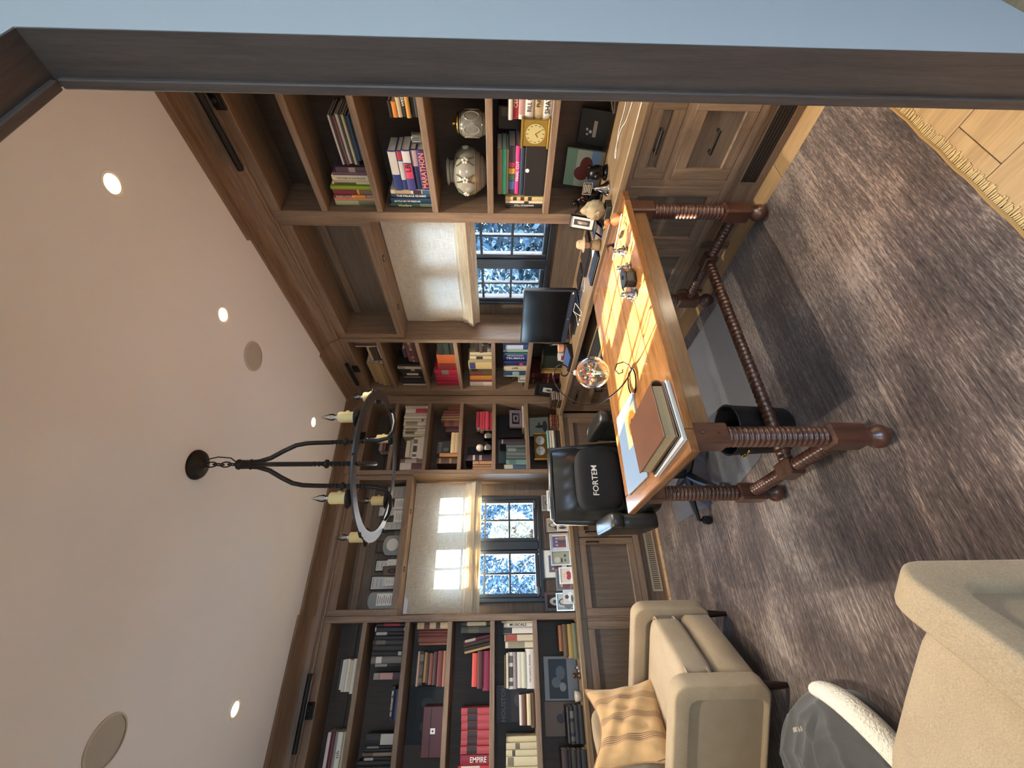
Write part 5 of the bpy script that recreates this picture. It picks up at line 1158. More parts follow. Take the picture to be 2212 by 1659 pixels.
m = MB(); m.ball((-2.37, .05, zc + .017), .017, 10, 8); m.cyl((-2.42, .055, zc + .006), (-2.37, .05, zc + .008), .005, n=8); part('bauble', m, CHROME, t, smooth='all')
t = thing('shell_dish', 'small pale shell dish in front of the sepia print', 'dish', (-2.545, .05, zc))
m = MB(); m.lathe([(0, .002), (.018, 0), (.03, .02), (.034, .05), (.031, .05), (.027, .022), (0, .006)], (-2.545, .055, zc), 16); part('bowl', m, plain('shell_pale', (186, 178, 164), .35), t, smooth='all')

# ---- corner bookcase with baseballs and twin dial clock
def baseball(c, label, case):
    t = thing('baseball', label, 'baseball', (c[0], c[1], c[2] - .0365))
    m = MB(); m.ball(c, .0365, 20, 14); part('ball', m, plain('baseball_leather', (214, 204, 186), .5), t, smooth='all')
    for s in (-1, 1):
        m = MB(); m.tube([(c[0] + s * (.026 - .012 * math.cos(a * 2)) , c[1] - math.sqrt(max(0, .0368 ** 2 - (.026 - .012 * math.cos(a * 2)) ** 2 - (.024 * math.sin(a)) ** 2)), c[2] + .024 * math.sin(a)) for a in [(-PI / 2 + PI * k / 14) for k in range(15)]], .0009, 5); part('stitching', m, plain('stitch_red', (150, 50, 46), .6), t)
    return t
def cube_case(x, y, z, label):
    t = thing('display_case', label, 'display case', (x, y, z)); h = .041
    for q in ((-h, h, -h, -h + .002, 0, .084), (-h, h, h - .002, h, 0, .084), (-h, -h + .002, -h + .002, h - .002, 0, .084), (h - .002, h, -h + .002, h - .002, 0, .084), (-h + .002, h - .002, -h + .002, h - .002, .082, .084)):
        m = MB(); m.box(x + q[0], x + q[1], y + q[2], y + q[3], z + q[4], z + q[5]); part('clear_wall', m, CLEAR, t)
    m = MB(); m.box(x - h, x + h, y - h, y + h, z - .0, z + .0035); t2 = part('base', m, BLACKPL, t)
    return t
bz = z4
baseball((-.432, .075, bz + .0405), 'baseball in a clear case next to the pink red books', 1); cube_case(-.432, .075, bz, 'clear case around the baseball nearest the pink red books')
baseball((-.558, .075, bz + .0405), 'baseball in a clear case next to the dark maroon book', 1); cube_case(-.558, .075, bz, 'clear case around the baseball nearest the maroon book')
baseball((-.553, .085, bz + .084 + .0375), 'baseball resting on top of a clear case', 0)
slab('L', -.655, -.485, bz, bz + .25, .20, .02, 'plain black book standing face out behind the baseballs', (26, 26, 28), tilt=.12)
slab('L', -.557, -.425, z3, z3 + .235, .20, .02, 'grey face-out book of war photographs on the third shelf', (92, 90, 90), shapes=[('p', .05, .95, .05, .45, (60, 62, 66)), ('o', .6, .3, .14, .12, (170, 150, 110)), ('o', .3, .6, .16, .12, (140, 138, 136))], words=[('WAR', .5, .85, .05, pm((160, 156, 152)), 0)], tilt=.12)
slab('L', -.39, -.13, z5 + .0242, z5 + .27, .19, .018, 'black face-out book behind the grey block letters', (18, 18, 22), tilt=.12)
slab('L', -.655, -.40, z5, z5 + .27, .245, .012, 'grey green book standing face out at the back of the fifth shelf', (92, 100, 98), tilt=.05)
t = thing('block_letter_bookend', 'purple grey block letter bookend in front of a black book', 'bookend', (-.24, .08, z5 + .024)); L = plain('bookend_grey', (98, 88, 100), .6)
zb = z5 + .024
for q in ((-.335, -.30, 0, .13), (-.175, -.14, 0, .13), (-.30, -.175, .0, .028), (-.30, -.175, .102, .13)):
    m = MB(); m.box(q[0], q[1], .06, .10, zb + q[2], zb + q[3], .003); part('stroke', m, L, t)
m = MB(); ringframe(m, -.275, -.20, zb + .038, zb + .092, .016, .06, .10, lambda s, d, z: (s, d, z)); part('letter_ring', m, L, t)
slab('L', -.384, -.17, zc + .09, zc + .29, .17, .012, 'grey green magazine with a dark statue picture above the small brown books', (140, 150, 138), 'magazine', 'magazine', .1, [('o', .5, .4, .08, .3, (36, 38, 36)), ('o', .5, .2, .3, .12, (50, 52, 48)), ('o', .62, .5, .12, .05, (44, 46, 42))])
t = thing('twin_dial_clock', 'brass twin dial clock standing on a stack of books', 'clock', (-.545, .075, zc + .136)); zk = zc + .136
m = MB(); m.box(-.675, -.415, .055, .10, zk, zk + .125, .003); part('case', m, plain('antique_brass', (138, 108, 56), .3, .9), t)
for s in (-.680, -.410):
    for k in (-.012, .012):
        m = MB(); m.cyl((s, .078 + k * .8, zk), (s, .078 + k * .8, zk + .128), .007, n=10); part('pillar', m, BRASS, t, smooth=40)
for cx_ in (-.60, -.49):
    m = MB(); m.lathe([(0, 0), (.046, 0), (.046, .003), (.042, .004), (0, .004)], (0, 0, 0), 28); m.v = [(cx_ + p[0], .0548 - p[2], zk + .064 + p[1]) for p in m.v]; dl = part('dial', m, plain('dial_silver', (176, 178, 178), .4, .3), t)
    for a, ln in ((.6, .022), (2.4, .032)):
        m = MB(); m.cyl((cx_, .0502, zk + .064), (cx_ + ln * math.sin(a), .0502, zk + .064 + ln * math.cos(a)), .0014, n=5); part('clock_hand', m, INK, dl)
    m = MB()
    for k in range(12):
        a = k * PI / 6; m.box(cx_ + .037 * math.sin(a) - .002, cx_ + .037 * math.sin(a) + .002, .0502, .0507, zk + .064 + .037 * math.cos(a) - .002, zk + .064 + .037 * math.cos(a) + .002)
    o = part('hour_marks', m, INK, dl); o['kind'] = 'stuff'
m = MB(); m.lathe([(0, 0), (.024, 0), (.03, .015), (.03, .05), (.02, .07), (.022, .078), (.016, .078), (0, .07)], (-.73, .07, zc), 18); solo('jar', m, plain('bottle_green', (28, 48, 42), .25), 'small dark green jar beside the twin dial clock', 'jar', smooth='all')

# ---- corner, worktop in front of the bookcase behind the monitor
t = frame('R', -.30, -.06, zc, zc + .245, -.06, 'large black frame with small white picture standing in the corner of the worktop', BLKF, .02, (26, 26, 28), .06, (196, 194, 188), [(.5, .4, .3, .3, (120, 118, 114)), (.6, .35, .15, .2, (60, 58, 56))], tilt=.14)
small = []
for k, (col, w) in enumerate([((52, 40, 34), .0), ((96, 74, 56), .012), ((44, 30, 28), -.004), ((120, 96, 78), .01), ((58, 36, 30), .0)]):
    small.append(('H', -.27 + w, -.12 - w * .3, .0005 + k * .0205, .0198 + k * .0205, col))
rn = random.Random(4)
for k, it in enumerate(small):
    put_book('R', 5, -.215, it, rn, ['lowest brown leather book', 'tan leather book second up', 'dark leather book third up', 'pale leather book fourth up', 'topmost dark brown leather book'][k] + ' in the small pile before the corner frame', 'small leather books in the corner pile')
slab('R', -.80, -.632, zc, zc + .27, .17, .012, 'grey lettered sign leaning behind the white mug', (134, 128, 116), 'sign', 'framed_sign', .18, [('p', .12, .88, .62, .68, (70, 66, 60)), ('p', .12, .88, .50, .56, (70, 66, 60)), ('p', .12, .88, .38, .44, (70, 66, 60)), ('p', .12, .88, .26, .32, (70, 66, 60))])
def mug(x, y, z, label, col, badge, r=.038, h=.092):
    t = thing('mug', label, 'mug', (x, y, z))
    m = MB(); m.lathe([(0, 0), (r * .9, 0), (r, .006), (r, h), (r - .004, h), (r - .005, .008), (0, .006)], (x, y, z), 24); part('cup', m, plain('mug_%d_%d_%d' % col, col, .25), t, smooth=40)
    m = MB(); m.tube([(x - .004, y + r - .003 + .03 * math.sin(PI * k / 10), z + .018 + .056 * k / 10) for k in range(11)], .005, 8); part('handle', m, plain('mug_%d_%d_%d' % col, col, .25), t, smooth=True)
    if badge:
        m = MB(); m.grid(lambda u, v: (x + (r + .0006) * math.cos(PI + (u - .5) * 1.2 + .5), y + (r + .0006) * math.sin(PI + (u - .5) * 1.2 + .5), z + .02 + .05 * v), 8, 4); part('printed_band', m, pm(badge), t, smooth='all')
    return t
mug(-.075, -.80, zc, 'white mug with wine red print on the worktop', (222, 218, 210), (120, 50, 66))
m = MB(); m.lathe([(0, 0), (.034, 0), (.036, .05), (.036, .0505), (.0, .0505)], (-.03, -.865, zc), 24); t = thing('candle_jar', 'peach and red candle jar beside the white mug', 'jar', (-.03, -.865, zc)); part('lower_band', m, plain('candle_red', (120, 46, 34), .4), t, smooth=40)
m = MB(); m.lathe([(0, .051), (.036, .051), (.036, .094), (.033, .096), (0, .09)], (-.03, -.865, zc), 24); part('upper_band', m, plain('candle_peach', (222, 164, 124), .5), t, smooth=40)
t = thing('pen_cup', 'black cup of pens behind the mugs', 'pen cup', (.05, -.86, zc)); m = MB(); m.lathe([(0, 0), (.034, 0), (.036, .085), (.033, .085), (.031, .005), (0, .004)], (.05, -.84, zc), 18); part('cup', m, BLACKPL, t, smooth=40)
for k in range(6):
    a = k * 1.1; m = MB(); m.cyl((.05 + .012 * math.cos(a), -.84 + .012 * math.sin(a), zc + .006), (.05 + .028 * math.cos(a), -.84 + .028 * math.sin(a), zc + .14 + .01 * (k % 3)), .0035, n=6); part('pen', m, [WHITEP, BLACKPL, SILVER][k % 3], t)
# desk telephone keypad unit
t = thing('desk_phone', 'black wedge shaped desk phone with bluish keys at the worktop edge', 'phone', (-.165, -.87, zc))
m = MB(); m.prism([(-.225, zc), (-.085, zc), (-.085, zc + .05), (-.225, zc + .02)], -1.0, -.78, 'y'); part('body', m, BLACKPL, t, bev=(.003, 1))
m = MB()
for i in range(4):
    for j in range(7):
        x = -.212 + i * .027; z = zc + .0205 + (x + .225) / .14 * .03; m.box(x, x + .018, -.985 + j * .028, -.965 + j * .028, z, z + .005)
o = part('key', m, plain('key_blue', (96, 128, 186), .35), t); o['kind'] = 'stuff'
m = MB(); m.lathe([(0, 0), (.025, 0), (.03, .02), (.03, .075), (.02, .085), (.0, .085)], (.06, -.80, z4), 16); solo('jar', m, BLACKPL, 'round black jar standing beside the brown stack on the fourth shelf', 'jar', smooth='all')
t = thing('brass_figure', 'small brass animal figure behind the row of blue books', 'figurine', (.12, -.19, z5))
m = MB(); m.ball((.12, -.21, z5 + .085), (.02, .045, .022), 12, 8); m.tube([(.12, -.175, z5 + .09), (.12, -.15, z5 + .125), (.12, -.135, z5 + .13)], [.014, .011, .012], 8)
for dy in (-.24, -.185): m.cyl((.12, dy, z5 + .001), (.12, dy, z5 + .075), .006, n=6)
m.box(.095, .145, -.265, -.155, z5, z5 + .01); part('body', m, BRASS, t, smooth=50)

# ---- bookcase beside the doorway
zz = zshelf(3) + .0008
CREAMC = plain('vase_cream', (140, 134, 120), .18, noise=.12, scale=60, coat=.4); GREENC = plain('vase_green', (66, 76, 52), .25, coat=.3); RUSTC = plain('vase_rust', (120, 62, 44), .3); GREYC = plain('vase_grey', (112, 108, 100), .2, noise=.3, scale=70, coat=.4)
def profile_r(P, z):
    for (r0, h0), (r1, h1) in zip(P, P[1:]):
        if h0 <= z <= h1: return r0 + (r1 - r0) * (z - h0) / max(h1 - h0, 1e-6)
    return P[-1][0]
vx, vy = .14, -2.345
P = [(.062, 0), (.066, .008), (.090, .03), (.115, .065), (.128, .105), (.126, .14), (.108, .17), (.080, .188), (.062, .196), (.060, .21), (.066, .222), (.076, .228)]
t = thing('vase', 'big round cream vase with green diamond lattice on the fourth shelf', 'vase', (vx, vy, zz))
m = MB(); m.lathe([(0, 0)] + P + [(.072, .232), (.056, .226), (.05, .20), (0, .19)], (vx, vy, zz), 40); part('body', m, CREAMC, t, smooth='all')
nd = 8
for k in range(nd):
    for s in (-1, 1):
        m = MB(); pts = []
        for j in range(13):
            u = j / 12; h = .072 + .098 * u; a = 2 * PI * (k + s * .5 * (u * 2 - 1) * .5 + (.25 if s > 0 else .25)) / nd; r = profile_r(P, h) + .0008
            pts.append((vx + r * math.cos(a), vy + r * math.sin(a), zz + h))
        m.tube(pts, .0042, 6); part('lattice_line', m, GREENC, t, smooth=True)
    a = 2 * PI * (k + .25) / nd; r0 = profile_r(P, .121) + .0012
    for q in range(5):
        m = MB(); b = 2 * PI * q / 5
        c = Vector((vx + r0 * math.cos(a), vy + r0 * math.sin(a), zz + .121)); tx = Vector((-math.sin(a), math.cos(a), 0))
        cc = c + tx * .011 * math.cos(b) + Vector((0, 0, .011 * math.sin(b)))
        m.ball(cc, (.009, .009, .009), 8, 5); part('flower_petal', m, plain('petal_pale', (190, 184, 172), .35), t)
for h, mt in ((.010, GREYC), (.018, RUSTC), (.026, GREYC), (.035, GREENC), (.043, RUSTC), (.052, GREYC), (.062, GREENC), (.176, GREYC), (.186, GREENC), (.214, GREENC)):
    m = MB(); r = profile_r(P, h) + .0006; m.lathe([(r - .001, h - .003), (r + .0018, h), (r - .001, h + .003)], (vx, vy, zz), 40, cap=False); part('painted_band', m, mt, t, smooth=True)
gx, gy = .14, -2.61
P = [(.045, 0), (.05, .006), (.062, .03), (.066, .075), (.062, .12), (.050, .14), (.042, .145)]
t = thing('ginger_jar', 'grey patterned jar with a gold lid between vase and canister', 'jar', (gx, gy, zz))
m = MB(); m.lathe([(0, 0)] + P + [(0, .145)], (gx, gy, zz), 32); part('body', m, GREYC, t, smooth='all')
for k in range(6):
    m = MB(); a0 = 2 * PI * k / 6; pts = []
    for j in range(17):
        u = 2 * PI * j / 16; a = a0 + .36 * math.cos(u); h = .075 + .04 * math.sin(u); r = profile_r(P, h) + .0008; pts.append((gx + r * math.cos(a), gy + r * math.sin(a), zz + h))
    m.tube(pts, .0030, 5); part('painted_loop', m, CREAMC, t, smooth=True)
for h in (.02, .13):
    m = MB(); r = profile_r(P, h); m.lathe([(r - .001, h - .004), (r + .0014, h), (r - .001, h + .004)], (gx, gy, zz), 32, cap=False); part('painted_band', m, GREENC, t, smooth=True)
m = MB(); m.lathe([(.052, .1452), (.055, .148), (.052, .154), (.02, .16), (.006, .162), (.006, .17), (.009, .176), (.005, .181), (0, .181)], (gx, gy, zz), 28); part('lid', m, BRASS, t, smooth='all')
jx, jy = .13, -2.80
t = thing('canister', 'orange and cream patterned canister with a figure on its lid by the doorway lining', 'canister', (jx, jy, zz))
m = MB(); m.lathe([(0, 0), (.052, 0), (.054, .004), (.054, .14), (0, .14)], (jx, jy, zz), 32); part('body', m, plain('canister_cream', (190, 178, 152), .2, noise=.15, scale=50, coat=.4), t, smooth=40)
for h in (.012, .028, .112, .128):
    m = MB(); m.lathe([(.054, h - .006), (.0552, h - .005), (.0552, h + .005), (.054, h + .006)], (jx, jy, zz), 32, cap=False); part('painted_band', m, plain('canister_rust', (150, 78, 44), .25, coat=.4), t, smooth=40)
m = MB()
for k in range(14):
    for r_ in range(4):
        a = 2 * PI * (k + .5 * (r_ % 2)) / 14; m.ball((jx + .0535 * math.cos(a), jy + .0535 * math.sin(a), zz + .045 + r_ * .016), (.005, .005, .005), 6, 4)
o = part('painted_dots', m, GREYC, t); o['kind'] = 'stuff'
m = MB(); m.lathe([(.056, .1403), (.058, .144), (.05, .154), (.02, .164), (0, .166)], (jx, jy, zz), 28); part('lid', m, plain('canister_lid', (176, 160, 140), .25, coat=.4), t, smooth='all')
m = MB(); m.lathe([(.014, .164), (.018, .175), (.010, .19), (.013, .2), (.008, .212), (0, .214)], (jx, jy, zz), 12); part('lid_figure', m, SILVER, t, smooth='all')
z3d = zshelf(2) + .0008
t = thing('silver_cup', 'small engraved silver cup beside the stack of large blue books', 'cup', (.09, -2.595, z3d))
m = MB(); m.lathe([(0, 0), (.026, 0), (.028, .004), (.03, .058), (.032, .062), (.029, .062), (.026, .006), (0, .005)], (.09, -2.56, z3d), 24); part('cup', m, plain('old_silver', (150, 150, 142), .25, .9), t, smooth='all')
z5d = zshelf(4) + .0008
t = thing('gold_clock', 'square gold clock with cream dial on the fifth shelf', 'clock', (.05, -2.62, z5d))
m = MB(); m.box(.03, .085, -2.687, -2.553, z5d + .012, z5d + .138, .003); part('case', m, BRASS, t)
for a, b in ((0, .012), (.138, .15)):
    m = MB(); m.box(.022, .092, -2.697, -2.543, z5d + a, z5d + b, .003); part('plinth', m, BRASS, t)
m = MB(); m.lathe([(0, 0), (.05, 0), (.05, .003), (0, .003)], (0, 0, 0), 32); m.v = [(.0298 - p[2], -2.62 + p[0], z5d + .075 + p[1]) for p in m.v]; dl = part('dial', m, plain('dial_cream', (186, 172, 116), .4), t)
for k in range(12):
    a = k * PI / 6; m = MB(); y, z = -2.62 + .042 * math.sin(a), z5d + .075 + .042 * math.cos(a); m.box(.0262, .0268, y - .0015, y + .0015, z - .005, z + .005); part('hour_mark', m, INK, dl)
for a, ln in ((-2.2, .022), (2.6, .032)):
    m = MB(); m.cyl((.0262, -2.62, z5d + .075), (.0262, -2.62 - ln * math.sin(a), z5d + .075 + ln * math.cos(a)), .0014, n=5); part('clock_hand', m, INK, dl)
t = thing('lock_box', 'black box with round white keyhole under the stack of books on the fifth shelf', 'box', (.11, -2.41, z5d))
m = MB(); m.box(.035, .20, -2.557, -2.262, z5d, z5d + .12, .004); part('body', m, plain('box_black', (26, 24, 24), .45), t)
m = MB(); m.lathe([(.004, 0), (.011, 0), (.011, .003), (.004, .004)], (0, 0, 0), 16); m.v = [(.0345 - p[2], -2.42 + p[0], z5d + .105 + p[1]) for p in m.v]; part('keyhole_plate', m, WHITEP, t)
t = thing('boxed_set', 'black boxed set standing behind the gold clock', 'box', (.17, -2.66, z5d))
m = MB(); m.box(.14, .25, -2.70, -2.585, z5d, z5d + .268, .003); part('case', m, plain('set_black', (22, 20, 22), .4), t); m = MB(); m.box(.1392, .1402, -2.695, -2.65, z5d + .02, z5d + .25); part('spine_label', m, pm((84, 74, 66)), t)
t = thing('binder', 'dark red binder standing behind the black lock box', 'binder', (.23, -2.4, z5d)); m = MB(); m.box(.232, .270, -2.535, -2.33, z5d, z5d + .277, .002); part('cover', m, plain('binder_red', (52, 20, 24), .5), t)

# ---- worktop beside the doorway
slab('R', -2.655, -2.47, zc, zc + .158, .20, .014, 'black slate plaque with silver emblem leaning on the worktop by the doorway', (34, 36, 36), 'plaque', 'slate_plaque', .3, [('o', .62, .62, .05, .05, (200, 200, 196)), ('o', .56, .74, .04, .04, (190, 190, 188)), ('o', .70, .72, .03, .04, (196, 196, 194)), ('p', .30, .76, .42, .54, (178, 172, 160))], rough=.4)
slab('R', -2.46, -2.24, zc, zc + .215, .16, .014, 'pastel picture book with a red brown blob leaning on the worktop', (120, 152, 128), 'book', 'picture_book', .22, [('p', .0, 1.0, .30, .72, (176, 184, 164)), ('p', .0, 1.0, .10, .34, (118, 146, 176)), ('p', 0, 1, 0, .1, (168, 146, 96)), ('o', .62, .55, .2, .2, (104, 42, 34)), ('o', .40, .45, .24, .17, (98, 38, 32))])
def trophy():
    t = thing('bell_trophy', 'chrome bell shaped trophy holding a lettered card, on the worktop', 'trophy', (-.055, -2.375, zc)); x, y = -.055, -2.375
    m = MB(); m.lathe([(0, 0), (.042, 0), (.044, .004), (.036, .014), (.024, .03), (.016, .05), (.012, .062), (.014, .07), (.008, .078), (0, .08)], (x, y, zc), 28); part('bell', m, CHROME, t, smooth='all')
    m = MB(); m.cyl((x, y, zc + .078), (x, y, zc + .094), .003, n=8); part('clip', m, CHROME, t)
    m = MB(); m.box(x - .003, x + .003, y - .036, y + .036, zc + .092, zc + .142, .001); c = part('card', m, pm((54, 46, 38), .4), t)
    m = MB(); ringframe(m, y - .036, y + .036, zc + .092, zc + .142, .0025, x - .0045, x - .003, lambda s, d, z: (d, s, z)); part('card_edge', m, pm((176, 166, 144)), c)
    for k in range(4):
        m = MB(); m.box(x - .0042, x - .0034, y - .026 + .003 * (k % 2), y + .026 - .004 * (k % 3), zc + .130 - k * .0095, zc + .134 - k * .0095); part('print_line', m, pm((196, 186, 160)), c)
trophy()
t = thing('bear_bust', 'dark bronze animal head figure behind the bell trophy', 'figurine', (.06, -2.36, zc)); BRZ = plain('dark_bronze', (44, 40, 40), .3, .8, noise=.3, scale=60)
m = MB(); m.ball((.06, -2.40, zc + .055), (.042, .04, .05), 16, 10); m.ball((.02, -2.405, zc + .06), (.022, .02, .018), 10, 8)
for s in (-1, 1): m.ball((.06, -2.40 + s * .03, zc + .1), .012, 8, 6)
m.lathe([(0, 0), (.045, 0), (.04, .012), (.03, .02)], (.06, -2.40, zc), 16); part('body', m, BRZ, t, smooth='all')
t = thing('dancer_figurine', 'dark metal figurine with red sash leaning over the worktop', 'figurine', (.05, -2.26, zc))
m = MB(); m.lathe([(0, 0), (.04, 0), (.036, .01), (0, .012)], (.05, -2.26, zc), 16); m.tube([(.05, -2.275, zc + .01), (.048, -2.27, zc + .05), (.05, -2.255, zc + .085)], [.012, .014, .018], 8); m.tube([(.05, -2.245, zc + .01), (.052, -2.25, zc + .05), (.05, -2.255, zc + .085)], [.012, .014, .018], 8); m.tube([(.05, -2.255, zc + .08), (.045, -2.245, zc + .12), (.03, -2.235, zc + .14)], [.024, .026, .014], 10); m.ball((.022, -2.23, zc + .155), .016, 10, 8); m.tube([(.04, -2.24, zc + .13), (.0, -2.27, zc + .12), (-.02, -2.265, zc + .10)], .007, 6); m.tube([(.04, -2.235, zc + .13), (.02, -2.19, zc + .13), (.0, -2.18, zc + .15)], .007, 6); part('figure', m, BRZ, t, smooth='all')
m = MB(); m.tube([(.026, -2.27, zc + .12), (.03, -2.24, zc + .10), (.05, -2.22, zc + .085)], .008, 6); part('sash', m, plain('sash_red', (110, 24, 40), .5), t, smooth='all')
CAB = plain('cable_white', (214, 212, 206), .45)
def cable(pts, label, r=.0024):
    # smooth the polyline
    P = [Vector(p) for p in pts]; Q = []
    for i in range(len(P) - 1):
        a, b, c, d = P[max(i - 1, 0)], P[i], P[i + 1], P[min(i + 2, len(P) - 1)]
        for k in range(8):
            u = k / 8; Q.append(.5 * ((2 * b) + (c - a) * u + (2 * a - 5 * b + 4 * c - d) * u * u + (3 * b - a - 3 * c + d) * u ** 3))
    Q.append(P[-1]); m = MB(); m.tube(Q, r, 6); return solo('cable', m, CAB, label, 'cable', smooth=True)
zr = zc + .0028
cable([(.262, -2.90, zc + .14), (.245, -2.80, zc + .10), (.2, -2.72, zc + .03), (.17, -2.66, zr), (.19, -2.72, zr), (.15, -2.80, zr), (.10, -2.90, zr)], 'white cable looping down the back beside the slate plaque')
cable([(.05, -2.92, zr), (-.02, -2.78, zr), (-.01, -2.66, zr), (-.07, -2.56, zr), (-.05, -2.58, zr + .004), (-.04, -2.68, zr), (-.10, -2.76, zr), (-.14, -2.92, zr)], 'white cable with a tight bend near the worktop edge by the doorway')

# ---- monitor, computer bits
t = thing('monitor', 'black flat monitor with silver button on the worktop under the desk window', 'monitor', (-.01, -1.275, zc))
m = MB(); m.box(-.055, -.02, -1.58, -.968, .835, 1.217, .004); part('housing', m, BLACKPL, t)
m = MB(); m.box(-.0562, -.0545, -1.568, -.98, .877, 1.208); part('screen', m, plain('screen_off', (6, 7, 10), .16, spec=.6), t)
m = MB(); m.box(-.0562, -.0548, -1.572, -.976, .84, .871); ch = part('lower_bezel', m, plain('bezel_slate', (40, 46, 62), .4), t)
m = MB(); m.lathe([(0, 0), (.0075, 0), (.0075, .0012), (0, .0012)], (0, 0, 0), 18); m.v = [(-.0563 - p[2], -1.275 + p[0], .856 + p[1]) for p in m.v]; part('round_badge', m, SILVER, ch)
m = MB(); m.box(-.0575, -.0562, -1.566, -1.548, .852, .862, .001); part('sticker', m, WHITEP, ch)
m = MB(); m.cyl((-.0, -1.275, zc + .012), (-.0, -1.275, .98), .02, n=14); m.box(-.024, .02, -1.30, -1.25, .95, 1.05, .004); part('stand_post', m, BLACKPL, t, smooth=40)
m = MB(); m.box(-.10, .13, -1.42, -1.13, zc, zc + .012, .004); part('stand_foot', m, BLACKPL, t)
t = thing('laptop', 'closed black laptop reflecting blue sky in the window niche', 'laptop', (.06, -1.80, zc)); LAP = plain('laptop_gloss', (24, 28, 40), .08, spec=.9, coat=.6)
m = MB(); m.box(-.045, .17, -1.945, -1.70, zc, zc + .012, .003); part('base', m, BLACKPL, t); m = MB(); m.box(-.045, .17, -1.945, -1.70, zc + .0125, zc + .019, .003); part('lid', m, LAP, t)
t = thing('tablet', 'thin black tablet reflecting blue sky next to the laptop', 'tablet', (.12, -1.53, zc)); m = MB(); m.box(.05, .19, -1.635, -1.45, zc, zc + .008, .003); part('case', m, BLACKPL, t); m = MB(); m.box(.056, .184, -1.627, -1.458, zc + .0081, zc + .0088); part('glass', m, LAP, t)
t = thing('keyboard', 'black keyboard lying at the worktop edge before the desk window', 'keyboard', (-.23, -1.93, zc))
def rotz(mb, c, a): mb.v = [(c[0] + (p[0] - c[0]) * math.cos(a) - (p[1] - c[1]) * math.sin(a), c[1] + (p[0] - c[0]) * math.sin(a) + (p[1] - c[1]) * math.cos(a), p[2]) for p in mb.v]; return mb
kc = (-.185, -1.92)
m = MB(); m.box(-.235, -.135, -2.045, -1.80, zc, zc + .012, .004); part('body', rotz(m, kc, 0), BLACKPL, t)
m = MB()
for i in range(5):
    for j in range(13): m.box(-.229 + i * .0188, -.214 + i * .0188, -2.038 + j * .0182, -2.0235 + j * .0182, zc + .012, zc + .0155)
o = part('key', m, plain('key_black', (34, 34, 36), .5), t); o['kind'] = 'stuff'
m = MB(); m.lathe([(0, 0), (.042, 0), (.044, .003), (.042, .007), (0, .0075)], (-.085, -1.965, zc), 28); t = solo('coaster', m, plain('coaster_cream', (206, 196, 178), .4), 'round cream coaster beside the black keyboard', 'coaster', smooth=40)
cable([(.05, -1.47, zr + .002), (-.02, -1.56, zr), (-.08, -1.60, zr), (-.03, -1.66, zr), (.02, -1.62, zr), (.01, -1.50, zr)], 'thin pale cable coiled between the laptop and the monitor', .0016)
t = thing('wire_stand', 'white wire easel standing before the monitor', 'stand', (-.12, -1.42, zc))
m = MB(); m.tube([(-.07, -1.47, zc + .045), (-.13, -1.475, zc + .02), (-.155, -1.46, zc + .003), (-.16, -1.43, zc + .003), (-.13, -1.41, zc + .02), (-.075, -1.385, zc + .045)], .0025, 6); m.tube([(-.07, -1.47, zc + .045), (-.075, -1.385, zc + .045), (-.105, -1.36, zc + .02), (-.13, -1.29, zc + .003)], .002, 6); part('wire', m, CAB, t, smooth=True)
t = thing('earbuds', 'small white and black earbuds at the worktop edge below the monitor', 'earbuds', (-.17, -1.37, zc))
for k, y in enumerate((-1.40, -1.365, -1.335)):
    m = MB(); m.ball((-.172 + .006 * k, y, zc + .007), (.007, .012, .0065), 10, 6); part('bud', m, WHITEP if k != 1 else CHROME, t, smooth='all')
m = MB(); m.tube([(-.172, -1.40, zc + .003), (-.165, -1.385, zc + .0025), (-.168, -1.365, zc + .003), (-.16, -1.335, zc + .003)], .0014, 5); part('lead', m, INK, t)
# keyboard on the pull-out tray
t = thing('keyboard', 'long black keyboard on the pull-out tray in the knee space', 'keyboard', (-.36, -1.32, .676))
m = MB(); m.box(-.44, -.30, -1.56, -1.08, .676, .694, .004); part('body', m, BLACKPL, t)
m = MB()
for i in range(5):
    for j in range(22): m.box(-.433 + i * .025, -.413 + i * .025, -1.552 + j * .0212, -1.535 + j * .0212, .694, .698)
o = part('key', m, plain('key_black', (34, 34, 36), .5), t); o['kind'] = 'stuff'
# ------------------------------------------------------------------ things on the desk
def at_desk(name, label, cat, x, y, rz=0.0, z=DZ): return thing(name, label, cat, (x, y, z + .0006), rz)
# pile at the near end: white folder, thin magazines, leather album; an open magazine beyond
def pile_box(name, label, cat, x0, x1, y0, y1, z0, z1, parts, rz=0.0):
    c = ((x0 + x1) / 2, (y0 + y1) / 2); t = thing(name, label, cat, (c[0], c[1], z0), rz)
    for nm, mt, q, b in parts:
        m = MB(); m.box(q[0] - c[0], q[1] - c[0], q[2] - c[1], q[3] - c[1], q[4] - z0, q[5] - z0, b); part(nm, m, mt, t, world=False)
    return t
r1 = math.radians(4)
pile_box('folder', 'white and grey folder at the bottom of the pile on the desk', 'folder', -1.655, -1.405, -2.485, -2.18, .7706, .786,
         [('cover', plain('folder_grey', (150, 154, 158), .35), (-1.655, -1.405, -2.485, -2.18, .7706, .7735), .001), ('pages', PAPER, (-1.652, -1.408, -2.482, -2.183, .7736, .7828), 0), ('top_cover', WHITEP, (-1.655, -1.405, -2.485, -2.18, .7829, .786), .001)], r1)
pile_box('magazine', 'thin black magazine under the brown leather album', 'magazine', -1.645, -1.41, -2.478, -2.185, .7866, .794,
         [('cover', BLACKPL, (-1.645, -1.41, -2.478, -2.185, .7866, .7885), 0), ('pages', PAPER, (-1.643, -1.411, -2.476, -2.187, .7886, .7920), 0), ('top_cover', BLACKPL, (-1.645, -1.41, -2.478, -2.185, .7921, .794), 0)], math.radians(6))
ALB = plain('album_leather', (92, 58, 40), .38, noise=.2, scale=14, bump=.12)
